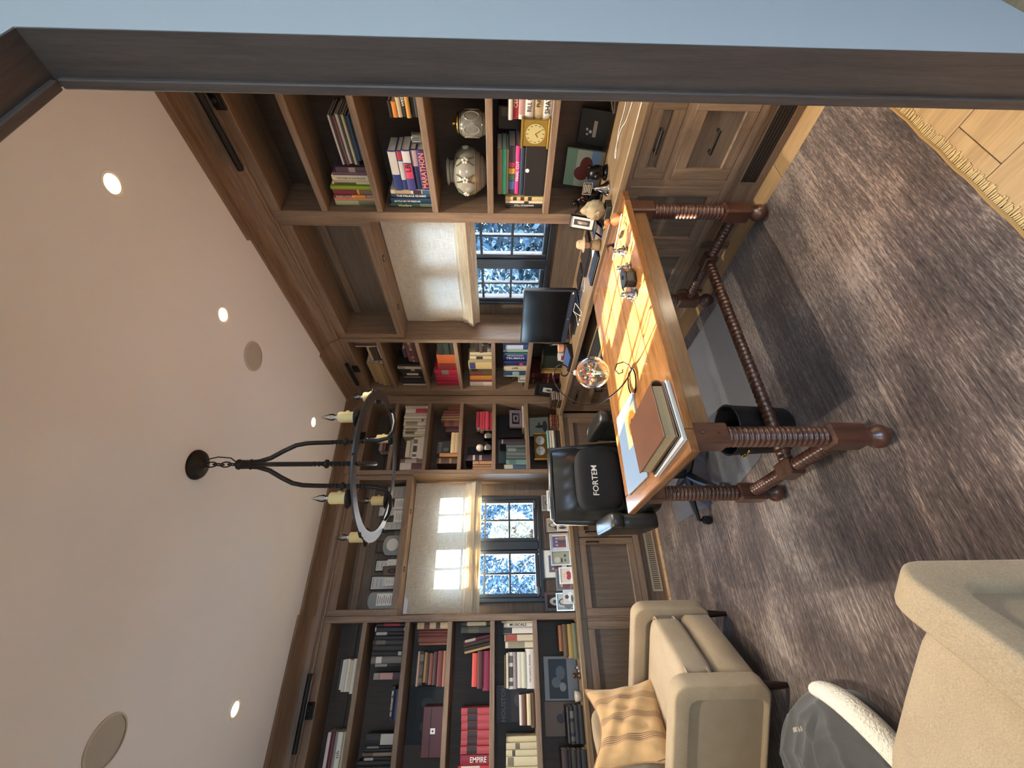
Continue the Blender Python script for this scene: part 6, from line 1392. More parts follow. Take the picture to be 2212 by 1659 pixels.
t = thing('photo_album', 'thick brown leather album topping the pile on the desk', 'album', (-1.525, -2.33, .7946), r1)
m = MB(); m.box(-.115, .105, -.15, .15, .0, .006, .002); part('lower_cover', m, ALB, t, world=False)
m = MB(); m.box(-.112, .098, -.146, .146, .0062, .0438, .002); part('pages', m, plain('album_pages', (150, 132, 98), .7, noise=.3, scale=220), t, world=False)
m = MB(); m.box(-.115, .105, -.15, .15, .044, .05, .002); part('upper_cover', m, ALB, t, world=False)
m = MB(); m.prism([(.10 + .022 * math.sin(PI * k / 10), .025 - .025 * math.cos(PI * k / 10)) for k in range(11)] + [(.10 + .016 * math.sin(PI * k / 10), .025 - .019 * math.cos(PI * k / 10)) for k in range(10, -1, -1)], -.15, .15, 'y'); part('spine', m, ALB, t, world=False, smooth=50)
t = thing('magazine', 'blue grey magazine with an orange sun picture beside the leather album', 'magazine', (-1.42, -1.945, .7712), math.radians(-2))
m = MB(); m.box(-.20, .20, -.15, .145, 0, .0055, .001); part('pages', m, PAPER, t, world=False)
m = MB(); m.box(-.201, .201, -.151, .146, .0057, .0072); cv = part('cover', m, plain('magazine_blue', (118, 140, 168), .25), t, world=False)
m = MB(); m.box(-.02, .16, -.149, .02, .0073, .0078); part('printed_panel', m, pm((196, 176, 140), .3), cv, world=False)
m = MB(); n = 28; m.add([(.07 + .062 * (1 + .12 * (k % 2)) * math.cos(2 * PI * k / n), -.085 + .055 * (1 + .12 * (k % 2)) * math.sin(2 * PI * k / n), .0081) for k in range(n)], [tuple(range(n))]); part('printed_sun', m, pm((216, 120, 40), .3), cv, world=False)
m = MB(); n = 18; m.add([(.07 + .026 * math.cos(2 * PI * k / n), -.085 + .024 * math.sin(2 * PI * k / n), .0084) for k in range(n)], [tuple(range(n))]); part('printed_centre', m, pm((52, 34, 44), .3), cv, world=False)

# wire stand with hanging glass globe of flowers
gx, gy = -1.175, -2.12
WIRE = plain('stand_wire', (44, 32, 28), .3, .8)
t = thing('globe_stand', 'dark wire stand with curled hook holding a glass globe of flowers on the desk', 'stand', (gx, gy, DZ))
m = MB(); R0 = .062
m.tube([(gx + R0 * math.cos(a), gy + R0 * .9 * math.sin(a), DZ + .0045) for a in [2 * PI * k / 32 for k in range(32)]], .0038, 8, closed=True); part('base_ring', m, WIRE, t, smooth=True)
# hook lies in the plane facing the camera
rt = Vector((math.cos(.5612), -math.sin(.5612), 0)); O = Vector((gx, gy, DZ)) 
def q3(u, z): return O + rt * u + Vector((0, 0, z))
spine = [(.055, .006), (.0, .035), (-.05, .08), (-.092, .14), (-.108, .20), (-.10, .26), (-.075, .31), (-.035, .352), (.012, .374), (.055, .368), (.078, .342), (.07, .314), (.045, .304), (.026, .316), (.03, .336), (.046, .336)]
P = [q3(*s) for s in spine]; Q = []
for i in range(len(P) - 1):
    a, b, c, d = P[max(i - 1, 0)], P[i], P[i + 1], P[min(i + 2, len(P) - 1)]
    for k in range(6):
        u = k / 6; Q.append(.5 * ((2 * b) + (c - a) * u + (2 * a - 5 * b + 4 * c - d) * u * u + (3 * b - a - 3 * c + d) * u ** 3))
m = MB(); m.tube(Q, .0034, 8); part('hook', m, WIRE, t, smooth=True)
cur = [(.055, .006), (.075, .018), (.09, .045), (.082, .075), (.055, .085), (.035, .068), (.042, .048), (.056, .05)]
m = MB(); m.tube([q3(*s) for s in cur], .0032, 8); part('scroll', m, WIRE, t, smooth=True)
gc = q3(.040, .192)
t = thing('glass_globe', 'clear glass globe full of dried flowers hanging from the wire stand', 'globe', gc - Vector((0, 0, .07)))
m = MB(); m.tube([q3(.052, .302), q3(.046, .296), q3(.042, .288), q3(.040, .278)], .0012, 6); part('hanger_wire', m, WIRE, t)
gl, nt, p = new_mat('globe_glass'); nt.nodes.remove(p)
tr = N(nt, 'ShaderNodeBsdfTransparent'); tr.inputs[0].default_value = (.93, .95, .96, 1); gs = N(nt, 'ShaderNodeBsdfGlossy'); gs.inputs['Roughness'].default_value = .02
lw = N(nt, 'ShaderNodeLayerWeight'); lw.inputs['Blend'].default_value = .35; mx = N(nt, 'ShaderNodeMixShader'); nt.links.new(lw.outputs['Facing'], mx.inputs[0]); nt.links.new(tr.outputs[0], mx.inputs[1]); nt.links.new(gs.outputs[0], mx.inputs[2]); nt.links.new(mx.outputs[0], nt.nodes['Material Output'].inputs[0])
m = MB(); m.ball(tuple(gc), .077, 32, 20); part('glass_shell', m, gl, t, smooth='all')
m = MB(); m.lathe([(.012, .074), (.014, .08), (.009, .088), (0, .088)], tuple(gc), 12); part('cap', m, plain('cap_pink', (206, 176, 168), .5), t, smooth='all')
rnd = random.Random(9)
for k in range(46):
    a = rnd.random() * 2 * PI; r = .050 * math.sqrt(rnd.random()); h = .010 + .046 * rnd.random() - r * .35; c = gc + Vector((r * math.cos(a), r * math.sin(a), h))
    col = rnd.choice([(150, 40, 90), (200, 90, 70), (96, 40, 60), (70, 104, 60), (90, 124, 76), (212, 160, 70), (206, 190, 170), (60, 86, 56)])
    m = MB(); m.ball(tuple(c), (.006, .006, .005), 6, 4); n0 = len(m.v); m.v = [tuple(Vector(v) + Vector((rnd.uniform(-.003, .003), rnd.uniform(-.003, .003), rnd.uniform(-.003, .003)))) for v in m.v]
    part('flower', m, plain('flower_%d_%d_%d' % col, col, .8), t)
m = MB()
for k in range(12):
    a = rnd.random() * 2 * PI; m.tube([gc + Vector((.004 * math.cos(a), .004 * math.sin(a), -.066)), gc + Vector((.008 * math.cos(a), .008 * math.sin(a), -.01)), gc + Vector((.03 * math.cos(a), .03 * math.sin(a), .02))], .0012, 4)
o = part('stems', m, plain('stem_green', (120, 150, 120), .7), t); o['kind'] = 'stuff'

# small metal and wood things at the far end of the desk
zd = DZ + .0006
m = MB(); m.cyl((-.369, -2.44, zd + .004), (-.435, -2.20, zd + .004), .0038, n=7); solo('pencil', m, plain('pencil_white', (220, 214, 204), .4), 'long white pencil lying along the end of the desk', 'pencil')
t = at_desk('eyeglasses', 'wire eyeglasses lying on the desk near the white pencil', 'eyeglasses', -.455, -2.42)
for k, (x, y) in enumerate(((-.44, -2.445), (-.478, -2.398))):
    m = MB(); m.tube([(x + .02 * math.cos(a), y + .024 * math.sin(a), zd + .012 + .006 * math.sin(a)) for a in [2 * PI * j / 20 for j in range(20)]], .0016, 6, closed=True); part('rim', m, BRASS, t, smooth=True)
    m = MB(); m.add([(x + .019 * math.cos(a), y + .023 * math.sin(a), zd + .012 + .006 * math.sin(a)) for a in [2 * PI * j / 20 for j in range(20)]], [tuple(range(20))]); part('lens', m, CLEAR, t)
for x, y, dx in ((-.425, -2.462, .10), (-.49, -2.378, .10)):
    m = MB(); m.tube([(x, y, zd + .014), (x + dx * .35, y + dx * .45, zd + .008), (x + dx * .55, y + dx * .85, zd + .002)], .0014, 5); part('temple', m, BRASS, t, smooth=True)
def chrome_toy(name, label, x, y, s, seed):
    t = at_desk(name, label, 'figurine', x, y); rn = random.Random(seed)
    m = MB(); m.lathe([(0, 0), (.02 * s, 0), (.022 * s, .004 * s), (.012 * s, .01 * s), (.014 * s, .03 * s), (.008 * s, .036 * s), (0, .036 * s)], (x, y, zd), 16); part('body', m, CHROME, t, smooth='all')
    m = MB(); m.ball((x, y, zd + .046 * s), .012 * s, 12, 8); part('head', m, CHROME, t, smooth='all')
    for k in (-1, 1):
        m = MB(); m.tube([(x, y, zd + .028 * s), (x + k * .02 * s, y + k * .012 * s, zd + .034 * s), (x + k * .036 * s, y + k * .026 * s, zd + (.018 + .02 * rn.random()) * s)], .005 * s, 7); m.ball((x + k * .036 * s, y + k * .026 * s, zd + .022 * s), .008 * s, 8, 6); part('arm', m, CHROME, t, smooth='all')
    m = MB(); m.lathe([(.018 * s, .012 * s), (.026 * s, .013 * s), (.018 * s, .016 * s)], (x, y, zd), 18, cap=False); part('collar', m, BLACKPL, t, smooth=True)
    return t
chrome_toy('chrome_figure', 'bright chrome toy figure beside the eyeglasses on the desk', -.575, -2.375, 1.15, 1)
chrome_toy('chrome_figure', 'black and chrome toy figure next to the coffin shaped box', -.69, -2.37, 1.1, 2)
chrome_toy('chrome_figure', 'chrome toy figure on the globe side of the coffin shaped box', -.862, -2.365, 1.2, 3)
t = at_desk('hexagonal_box', 'black coffin shaped box with a round boss standing on the desk', 'box', -.775, -2.39); BXB = plain('box_iron', (52, 48, 40), .35, .5)
P = [(-.05, -.018), (.0, -.034), (.05, -.018), (.05, .018), (.0, .034), (-.05, .018)]; a = math.radians(8)
m = MB(); m.prism([(-.775 + u * math.cos(a) - v * math.sin(a), -2.39 + u * math.sin(a) + v * math.cos(a)) for u, v in P], zd, zd + .046, 'z'); part('body', m, BXB, t, bev=(.003, 1))
m = MB(); m.prism([(-.775 + u * 1.04 * math.cos(a) - v * 1.06 * math.sin(a), -2.39 + u * 1.04 * math.sin(a) + v * 1.06 * math.cos(a)) for u, v in P], zd + .0462, zd + .053, 'z'); part('lid', m, BXB, t, bev=(.002, 1))
m = MB(); m.lathe([(.004, 0), (.01, 0), (.01, .004), (.006, .006), (.004, .006)], (-.775, -2.39, zd + .053), 16); part('boss', m, BLACKM, t, smooth=40)
m = MB()
for k in range(4): m.tube([(-.79, -2.355, zd + .03), (-.785 + .01 * k, -2.335, zd + .04), (-.79 + .014 * k, -2.318, zd + .03 + .005 * (k % 2))], [.006, .005, .002], 6)
o = part('claw', m, BLACKM, t, smooth='all'); o['kind'] = 'stuff'
t = at_desk('claw_figure', 'tiny black claw shaped figure near the carved man', 'figurine', -.365, -2.24)
m = MB(); m.lathe([(0, 0), (.012, 0), (.006, .01), (.008, .022), (0, .026)], (-.365, -2.24, zd), 8)
for k in range(3): m.tube([(-.365, -2.24, zd + .02), (-.375 + .012 * k, -2.228, zd + .03), (-.385 + .018 * k, -2.215, zd + .026)], .003, 5)
part('body', m, BLACKM, t, smooth='all')
WOODB = plain('blond_wood', (160, 112, 70), .5, noise=.1, scale=30)
t = at_desk('wooden_bird', 'blond wooden toy bird with open beak at the end of the desk', 'toy', -.352, -2.39)
m = MB(); m.prism([(-2.425, zd), (-2.372, zd), (-2.365, zd + .03), (-2.385, zd + .052), (-2.41, zd + .05), (-2.43, zd + .028)], -.372, -.338, 'x'); part('body', m, WOODB, t, bev=(.005, 2), smooth=50)
m = MB(); m.ball((-.355, -2.378, zd + .064), (.016, .018, .016), 12, 8); part('head', m, WOODB, t, smooth='all')
m = MB(); m.prism([(-2.36, zd + .062), (-2.335, zd + .075), (-2.36, zd + .072)], -.362, -.348, 'x'); m.prism([(-2.362, zd + .058), (-2.34, zd + .055), (-2.36, zd + .064)], -.362, -.348, 'x'); part('beak', m, WOODB, t)
STONE = plain('carved_stone', (160, 146, 116), .85, noise=.3, scale=40, bump=.4)
def rocky(c, r, seed, n=22, k=14, amp=.12):
    rn = random.Random(seed); ph = [rn.random() * 6 for _ in range(6)]; m = MB()
    m.ball(c, r, n, k)
    out = []
    for v in m.v:
        d = Vector((v[0] - c[0], v[1] - c[1], v[2] - c[2])); u = d.normalized(); s = 1 + amp * math.sin(5 * u.x + ph[0]) * math.sin(4 * u.y + ph[1]) + amp * .5 * math.sin(11 * u.z + ph[2] + 6 * u.x); out.append(tuple(Vector(c) + d * s))
    m.v = out; return m
t = thing('stone_head', 'carved grey stone head on a dark base at the worktop edge', 'sculpture', (-.20, -2.345, zc))
part('head', rocky((-.19, -2.335, zc + .080), (.034, .054, .062), 4, amp=.26), STONE, t, smooth='all'); m = MB(); m.box(-.225, -.155, -2.375, -2.295, zc, zc + .03, .003); part('base', m, plain('base_green', (40, 54, 46), .4), t)
m = MB(); m.prism([(-2.355, zc + .07), (-2.34, zc + .09), (-2.325, zc + .068)], -.245, -.228, 'x'); part('nose', m, STONE, t)
# carved man with hat, and a small picture on a black stand
t = thing('carved_man', 'painted carved man with a big hat on the worktop edge behind the desk', 'figurine', (-.175, -2.095, zc)); CV = plain('carved_pale', (196, 168, 134), .6, noise=.2, scale=50)
m = MB(); m.lathe([(0, 0), (.032, 0), (.034, .01), (.028, .05), (.016, .062), (0, .064)], (-.175, -2.085, zc), 18); part('body', m, plain('carved_coat', (150, 128, 92), .6, noise=.35, scale=60), t, smooth='all')
m = MB(); m.ball((-.178, -2.085, zc + .082), (.02, .02, .024), 14, 10); m.ball((-.198, -2.085, zc + .082), .006, 8, 6); hd = part('head', m, CV, t, smooth='all')
for s in (-1, 1):
    m = MB(); m.ball((-.196, -2.085 + s * .008, zc + .088), .0028, 6, 5); part('eye', m, INK, hd)
m = MB(); m.lathe([(.0, .1), (.046, .098), (.048, .101), (.028, .106), (.026, .132), (.018, .142), (0, .144)], (-.172, -2.085, zc), 22); part('hat', m, plain('hat_straw', (180, 156, 120), .7, noise=.2, scale=90), t, smooth='all')
t = frame('R', -2.215, -2.13, zc + .048, zc + .185, -.10, 'white mounted small portrait on a black wire stand behind the carved man', BLKF, .003, (222, 218, 208), .02, (64, 64, 72), [(.5, .4, .25, .3, (150, 130, 116)), (.4, .65, .14, .16, (190, 160, 140)), (.65, .6, .12, .15, (206, 180, 160))], tilt=.25, cat='picture', name='stand_picture')
t = thing('picture_stand', 'black angular stand holding the small white portrait', 'stand', (-.14, -2.2, zc)); 
m = MB(); m.prism([(-.19, zc), (-.13, zc + .0), (-.10, zc + .042), (-.115, zc + .045)], -2.225, -2.20, 'y'); part('wedge', m, BLACKPL, t)
m = MB(); m.cyl((-.09, -2.175, zc + .044), (.02, -2.175, zc + .002), .004, n=6); part('rear_leg', m, BLACKPL, t)
m = MB(); m.box(-.175, -.06, -2.222, -2.125, zc + .0435, zc + .0475); part('ledge', m, BLACKPL, t)
m = MB(); m.cyl((-.165, -2.135, zc), (-.11, -2.135, zc + .044), .005, n=6); part('front_leg', m, BLACKPL, t)

# ------------------------------------------------------------------ striped cushion on the far armchair
CUSH, nt, p = new_mat('cushion_stripe')
tc = N(nt, 'ShaderNodeTexCoord'); sp = N(nt, 'ShaderNodeSeparateXYZ'); nt.links.new(tc.outputs['Object'], sp.inputs[0])
w1 = N(nt, 'ShaderNodeMath', operation='PINGPONG'); w1.inputs[1].default_value = .052; nt.links.new(sp.outputs['Y'], w1.inputs[0])
w2 = N(nt, 'ShaderNodeMath', operation='LESS_THAN'); w2.inputs[1].default_value = .015; nt.links.new(w1.outputs[0], w2.inputs[0])
w3 = N(nt, 'ShaderNodeMath', operation='PINGPONG'); w3.inputs[1].default_value = .0035; nt.links.new(sp.outputs['Y'], w3.inputs[0])
w4 = N(nt, 'ShaderNodeMath', operation='LESS_THAN'); w4.inputs[1].default_value = .0016; nt.links.new(w3.outputs[0], w4.inputs[0])
w5 = N(nt, 'ShaderNodeMath', operation='MULTIPLY'); nt.links.new(w2.outputs[0], w5.inputs[0]); nt.links.new(w4.outputs[0], w5.inputs[1])
mx = N(nt, 'ShaderNodeMix', data_type='RGBA'); mx.inputs[6].default_value = srgb(200, 162, 112); mx.inputs[7].default_value = srgb(118, 88, 66); nt.links.new(w5.outputs[0], mx.inputs[0]); nt.links.new(mx.outputs[2], p.inputs['Base Color'])
p.inputs['Roughness'].default_value = .85; p.inputs['Sheen Weight'].default_value = .2
n1 = N(nt, 'ShaderNodeTexNoise'); n1.inputs['Scale'].default_value = 14; n1.inputs['Detail'].default_value = 4; bp = N(nt, 'ShaderNodeBump'); bp.inputs['Strength'].default_value = .5; bp.inputs['Distance'].default_value = .012; nt.links.new(tc.outputs['Object'], n1.inputs['Vector']); nt.links.new(n1.outputs['Fac'], bp.inputs['Height']); nt.links.new(bp.outputs[0], p.inputs['Normal'])
def pillow(hw, hh, th, seed):
    rn = random.Random(seed); m = MB(); n = 26
    for sgn in (1, -1):
        def f(u, v, sgn=sgn):
            a, b = u * 2 - 1, v * 2 - 1
            e = (max(0, 1 - a * a) * max(0, 1 - b * b)) ** .42
            pin = 1 - (.34 if a < 0 else .14) * (1 - b * b) ** 1.5; piv = 1 - .16 * (1 - a * a)
            wr = .010 * math.sin(9 * a + 5 * b + seed) * e + .006 * math.sin(17 * b - 6 * a) * e
            return (a * hw * pin, b * hh * piv, sgn * th * e + wr)
        m.grid(f, n, n)
    return m
po = thing('striped_cushion', 'tan cushion with thin brown stripes propped in the far armchair', 'cushion', (-2.592, -.822, .690))
U_ = Vector((.06, -.135, -.37)).normalized(); V_ = Vector((-.265, -.22, .02)); V_ = (V_ - U_ * V_.dot(U_)).normalized(); W_ = U_.cross(V_)
po.rotation_euler = Matrix((U_, V_, W_)).transposed().to_euler()
o = part('cover', pillow(.222, .222, .07, 2), CUSH, po, world=False, smooth='all')
m = MB(); pts = []
for k in range(80):
    q = k / 80 * 4; s = int(q); u = (q - s) * 2 - 1; pn = .16 * (1 - u * u) if s % 2 == 0 else (.34 if s == 3 else .14) * (1 - u * u) ** 1.5
    x, y = [(u, -1 + pn), (1 - pn, u), (-u, 1 - pn), (-1 + pn, -u)][s]; pts.append((x * .222, y * .222, .010 * math.sin(9 * x + 5 * y + 2) * 0))
m.tube(pts, .004, 6, closed=True); part('piping', m, plain('cushion_edge', (166, 130, 96), .8), po, world=False, smooth=True)

# ------------------------------------------------------------------ pet bed between the armchairs
bx, by, bz = -2.735, -1.69, .0102
t = thing('pet_bed', 'grey suede pet bed with white fleece rim on the rug between the armchairs', 'pet bed', (bx, by, bz))
FLE = plain('fleece', (222, 216, 202), .95, noise=.08, scale=60, bump=.0); fn = FLE.node_tree
n1 = N(fn, 'ShaderNodeTexNoise'); n1.inputs['Scale'].default_value = 120; n1.inputs['Detail'].default_value = 4; bp = N(fn, 'ShaderNodeBump'); bp.inputs['Strength'].default_value = .9; bp.inputs['Distance'].default_value = .01
tcn = N(fn, 'ShaderNodeTexCoord'); fn.links.new(tcn.outputs['Object'], n1.inputs['Vector']); fn.links.new(n1.outputs['Fac'], bp.inputs['Height']); fn.links.new(bp.outputs[0], fn.nodes['Principled BSDF'].inputs['Normal'])
SUE = plain('grey_suede', (54, 54, 53), .8, noise=.25, scale=7, bump=.3, sheen=.35)
def bedf(u, v):
    a = u * 2 * PI; e = v
    rr = math.sin(e * PI / 2) ; h = math.cos(e * PI / 2) ** .62
    fold = 1 + .03 * math.sin(5 * a + 2) * e + .018 * math.sin(11 * a + 5 * e) * e
    w = math.sin(PI * e) ** .8
    rid = lambda q: 1 - abs(math.sin(q)) ** .6
    ridge = w * (.026 * rid(2.1 * a + 5 * e + 1) + .018 * rid(3.3 * a - 7 * e) + .012 * rid(5 * a + 11 * e + 2)) - .02 * w
    x = bx + .345 * rr * fold * math.cos(a); y = by + .405 * rr * fold * math.sin(a)
    return (x, y, bz + .002 + .20 * h + ridge)
m = MB(); m.grid(bedf, 128, 48, True); m.add([bedf(k / 128, 1.0) for k in range(128)], [tuple(range(128))]); part('suede_cover', m, SUE, t, smooth='all')
m = MB(); pts = []; rad = []
for k in range(40):
    u = k / 39; a = math.radians(14) - u * math.radians(100); pts.append((bx + .345 * math.cos(a), by + .40 * math.sin(a), bz + .05 + .06 * math.sin(PI * u) ** .6)); rad.append(.006 + .040 * math.sin(PI * u) ** .55)
m.tube(pts, rad, 14); part('fleece_rim', m, FLE, t, smooth='all')
m = MB()
for k in range(5):
    x, y = -2.545 + .004 * k, -1.53 - .02 * k
    z = max(bedf(((math.atan2((y - by) / .405, (x - bx) / .345)) / 2 / PI) % 1, f / 40)[2] for f in [2 / PI * math.asin(min(1, math.hypot((x - bx) / .345, (y - by) / .405))) * 40])
    m.tube([(x, y, z), (x + .014, y + .008, z - .006)], .0045, 5)
o = part('stitched_mark', m, plain('mark_pale', (170, 162, 150), .7), t); o['kind'] = 'stuff'

# ------------------------------------------------------------------ chandelier
hx, hy = -1.443, -1.782
t = thing('chandelier', 'black wrought iron ring chandelier with six unlit candle bulbs', 'chandelier', (hx, hy, ZC))
m = MB(); m.lathe([(0, -.05), (.012, -.048), (.02, -.038), (.045, -.03), (.066, -.02), (.072, -.008), (.072, -.0005), (0, -.0005)], (hx, hy, ZC), 32); part('canopy', m, IRON, t, smooth='all')
ztop, zhub = ZC - .05, 2.665
nl = 4
for k in range(nl):
    z = ztop - .004 - (ztop - zhub - .02) * (k + .5) / nl; a = (k % 2) * PI / 2
    m = MB(); m.tube([(hx + .013 * math.cos(b) * math.cos(a), hy + .013 * math.cos(b) * math.sin(a), z + .026 * math.sin(b)) for b in [2 * PI * j / 14 for j in range(14)]], .0032, 6, closed=True); part('chain_link', m, IRON, t, smooth=True)
m = MB(); m.tube([(hx + .02, hy - .008, ztop + .02), (hx + .034, hy - .013, ztop - .05), (hx + .03, hy - .01, zhub + .05), (hx + .004, hy, zhub + .01)], .003, 6); part('cord', m, BLACKPL, t, smooth=True)
m = MB(); m.lathe([(.006, .03), (.012, .02), (.024, .012), (.026, .004), (.022, -.002), (.022, -.045), (.026, -.052), (.02, -.058), (0, -.058)], (hx, hy, zhub), 20); part('hub', m, IRON, t, smooth=40)
ZR, Ro, Ri = 2.0, .366, .318
camdir = math.atan2(-.931, -.364)      # towards the doorway
for k in range(3):
    a = camdir + k * 2 * PI / 3; ca, sa = math.cos(a), math.sin(a)
    S_ = [(.012, 2.62), (.016, 2.58), (.035, 2.53), (.075, 2.48), (.108, 2.43), (.12, 2.38), (.123, 2.33), (.125, 2.26)]
    m = MB(); m.tube([(hx + r * ca, hy + r * sa, z) for r, z in S_], .0115, 8); rod = part('arm', m, IRON, t, smooth=True)
    # twisted square bar
    m = MB(); nv = 40; vs = []
    for j in range(nv + 1):
        z = 2.265 - .20 * j / nv; r = .125 + .006 * j / nv; tw = j / nv * 2 * PI * 2.6
        for q in range(4):
            b = tw + q * PI / 2; vs.append((hx + r * ca + .012 * math.cos(b), hy + r * sa + .012 * math.sin(b), z))
    m.add(vs, [(j * 4 + q, j * 4 + (q + 1) % 4, (j + 1) * 4 + (q + 1) % 4, (j + 1) * 4 + q) for j in range(nv) for q in range(4)] + [(0, 1, 2, 3), (nv * 4 + 3, nv * 4 + 2, nv * 4 + 1, nv * 4)]); part('twisted_bar', m, IRON, rod, smooth=35)
    m = MB(); zk = 2.165 + (.02 if k else .03); m.lathe([(.01, -.012), (.02, -.006), (.021, .004), (.012, .012)], (hx + .128 * ca, hy + .128 * sa, zk), 12); part('knot', m, IRON, rod, smooth=True)
    S_ = [(.131, 2.07), (.135, 2.02), (.15, 1.975), (.19, 1.955), (.25, 1.955), (.30, 1.97), (.335, 1.992)]
    m = MB(); m.tube([(hx + r * ca, hy + r * sa, z) for r, z in S_], [.0115, .0115, .011, .0105, .010, .009, .006], 8); part('foot_curve', m, IRON, rod, smooth=True)
n = 72
m = MB(); v = []; f = []
for k in range(n):
    a = 2 * PI * k / n
    for r, z in ((Ri, -.004), (Ro, -.004), (Ro, .004), (Ri, .004)): v.append((hx + r * math.cos(a), hy + r * math.sin(a), ZR + z))
for k in range(n):
    j = (k + 1) % n
    for q in range(4): f.append((k * 4 + q, k * 4 + (q + 1) % 4, j * 4 + (q + 1) % 4, j * 4 + q))
m.add(v, f); part('ring', m, plain('ring_iron', (86, 86, 90), .36, .85, noise=.15, scale=90), t, smooth=30)
WAX = plain('candle_wax', (212, 188, 130), .55, noise=.05, scale=25)
BULB = CLEAR
for k in range(6):
    a = -.39 + .12 + k * PI / 3; rr = (Ro + Ri) / 2; x, y = hx + rr * math.cos(a), hy + rr * math.sin(a)
    m = MB(); m.lathe([(0, .006), (.02, .007), (.036, .014), (.044, .024), (.042, .025), (.03, .017), (0, .011)], (x, y, ZR), 20); cup = part('drip_pan', m, IRON, t, smooth='all')
    m = MB(); m.lathe([(0, .0125), (.0235, .013), (.0245, .02), (.0235, .06), (.0245, .094), (.022, .098), (.012, .097), (0, .097)], (x, y, ZR), 16); cd = part('candle', m, WAX, t, smooth=50)
    m = MB(); m.ball((x + .022, y - .012, ZR + .06), (.005, .005, .009), 8, 6); part('wax_drip', m, WAX, cd, smooth='all')
    m = MB(); m.lathe([(.007, .098), (.008, .108), (.015, .125), (.014, .138), (.007, .158), (.002, .172), (0, .176)], (x, y, ZR), 14); bl = part('bulb', m, BULB, t, smooth='all')
    m = MB(); m.cyl((x, y, ZR + .097), (x, y, ZR + .112), .0075, n=10); part('bulb_base', m, WHITEP, bl, smooth=40)
    m = MB(); m.tube([(x - .003, y, ZR + .112), (x - .004, y, ZR + .132), (x, y, ZR + .14), (x + .004, y, ZR + .132), (x + .003, y, ZR + .112)], .0007, 4); part('filament', m, SILVER, bl)
    # tapered hook under the ring
    m = MB(); b = a + PI / 6; m.tube([(hx + (Ro - .004) * math.cos(b), hy + (Ro - .004) * math.sin(b), ZR), (hx + (Ro + .014) * math.cos(b), hy + (Ro + .014) * math.sin(b), ZR - .008), (hx + (Ro + .02) * math.cos(b), hy + (Ro + .02) * math.sin(b), ZR - .022)], [.007, .006, .001], 6); part('ring_barb', m, IRON, t, smooth=True)

# ------------------------------------------------------------------ garden outside the windows
m = MB(); m.box(-14, 14, .5, 26, -.45, -.43); m.box(.5, 14, -12, .5, -.45, -.43); solo('bounce_ground', m, plain('bounce_stone', (186, 184, 178), .9, noise=.15, scale=2), 'pale ground outside both windows, added to bounce light onto the ceiling', 'bounce_ground')  # pale ground added so sunlight bounces up through the windows to the ceiling
def leaf_mat(name, c, trans=.35):
    m, nt, p = new_mat(name); nt.nodes.remove(p)
    oi = N(nt, 'ShaderNodeNewGeometry'); rp = N(nt, 'ShaderNodeValToRGB'); e = rp.color_ramp.elements; e[0].color = srgb(*[int(x * .55) for x in c]); e[1].color = srgb(*c)
    nt.links.new(oi.outputs['Random Per Island'], rp.inputs[0])
    di = N(nt, 'ShaderNodeBsdfDiffuse'); tl = N(nt, 'ShaderNodeBsdfTranslucent'); mx = N(nt, 'ShaderNodeMixShader'); mx.inputs[0].default_value = trans
    nt.links.new(rp.outputs[0], di.inputs[0]); nt.links.new(rp.outputs[0], tl.inputs[0]); nt.links.new(di.outputs[0], mx.inputs[1]); nt.links.new(tl.outputs[0], mx.inputs[2]); nt.links.new(mx.outputs[0], nt.nodes['Material Output'].inputs[0]); return m
LFA, LFB, LFC, LFP = leaf_mat('leaf_dark', (84, 112, 132), .2), leaf_mat('leaf_mid', (92, 122, 140), .2), leaf_mat('leaf_bright', (190, 202, 190), .5), leaf_mat('leaf_pink', (176, 146, 156), .3)
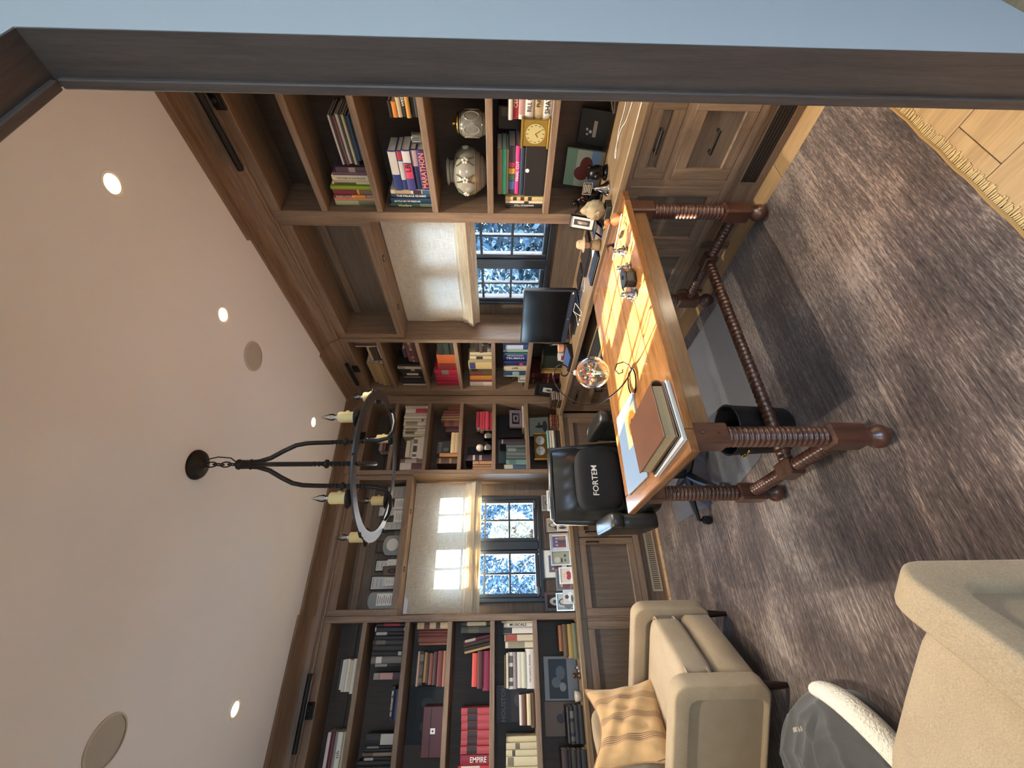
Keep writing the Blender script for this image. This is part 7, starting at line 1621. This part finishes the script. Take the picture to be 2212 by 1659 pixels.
def shrub(label, c, r, n, size, mat, seed, long=2.2):
    rn = random.Random(seed); t = thing('shrub', label, 'shrub', (c[0], c[1], -.428))
    m = MB(); v = []; f = []
    for k in range(n):
        u = Vector((rn.gauss(0, 1), rn.gauss(0, 1), rn.gauss(0, 1))).normalized(); q = .55 + .45 * rn.random() ** .6
        p = Vector((c[0] + u.x * r[0] * q, c[1] + u.y * r[1] * q, max(-.3, c[2] + u.z * r[2] * q)))
        d = Vector((rn.gauss(0, 1), rn.gauss(0, 1), rn.gauss(0, .7))).normalized(); w = d.orthogonal().normalized(); w.rotate(Matrix.Rotation(rn.random() * 6.3, 3, d)); s = size * (.6 + .8 * rn.random())
        b = len(v); v += [tuple(p - d * s * long / 2), tuple(p + w * s * .5), tuple(p + d * s * long / 2), tuple(p - w * s * .5)]; f.append((b, b + 1, b + 2, b + 3))
    m.v = v; m.f = f; m.m = [0] * len(f); o = part('foliage', m, mat, t, fix=False); o['kind'] = 'stuff'
    for k in range(4):
        a = k * 1.7; m = MB(); m.tube([(c[0] + .1 * math.cos(a), c[1] + .1 * math.sin(a), -.428), (c[0] + .2 * r[0] * math.cos(a), c[1] + .2 * r[1] * math.sin(a), c[2] - .3 * r[2]), (c[0] + .6 * r[0] * math.cos(a), c[1] + .6 * r[1] * math.sin(a), c[2] + .5 * r[2])], [.035, .025, .008], 6); part('branch', m, plain('bark', (84, 72, 60), .9), t, smooth=True)
shrub('dense dark hedge bush far outside, left half of the sunlit window', (-3.75, 7.0, 1.0), (1.7, .9, 1.38), 11000, .055, LFA, 1)
shrub('dense dark hedge bush far outside, right half of the sunlit window', (-.05, 7.2, 1.0), (1.7, .9, 1.38), 11000, .055, LFA, 2)
shrub('sunlit bright leafed branch close outside the sunlit window', (-.93, 2.3, 1.2), (.32, .3, .33), 420, .055, LFC, 3, 3.2)
shrub('low pale bush near the foot of the sunlit window', (-2.75, 3.6, .82), (.5, .4, .42), 900, .05, LFC, 4, 3.0)
shrub('rounded pinkish bush in the lower corner of the sunlit window', (-2.16, 2.4, .85), (.22, .22, .28), 1500, .035, LFP, 5, 1.6)
shrub('tall grey green tree outside the desk window, the nearer one', (2.3, -.1, 1.25), (.95, .95, 1.55), 10000, .055, LFA, 6)
shrub('tall grey green tree outside the desk window, the farther one', (4.4, 2.6, 1.45), (1.7, 1.4, 1.75), 12000, .07, LFB, 7)
shrub('big blue grey tree far behind the others outside the desk window', (7.4, 5.2, 1.5), (2.4, 2.2, 1.85), 12000, .10, LFA, 9)
shrub('mid green bush low outside the desk window', (2.0, 1.75, .55), (.8, .8, .75), 4500, .05, LFB, 8)
finish_texts()
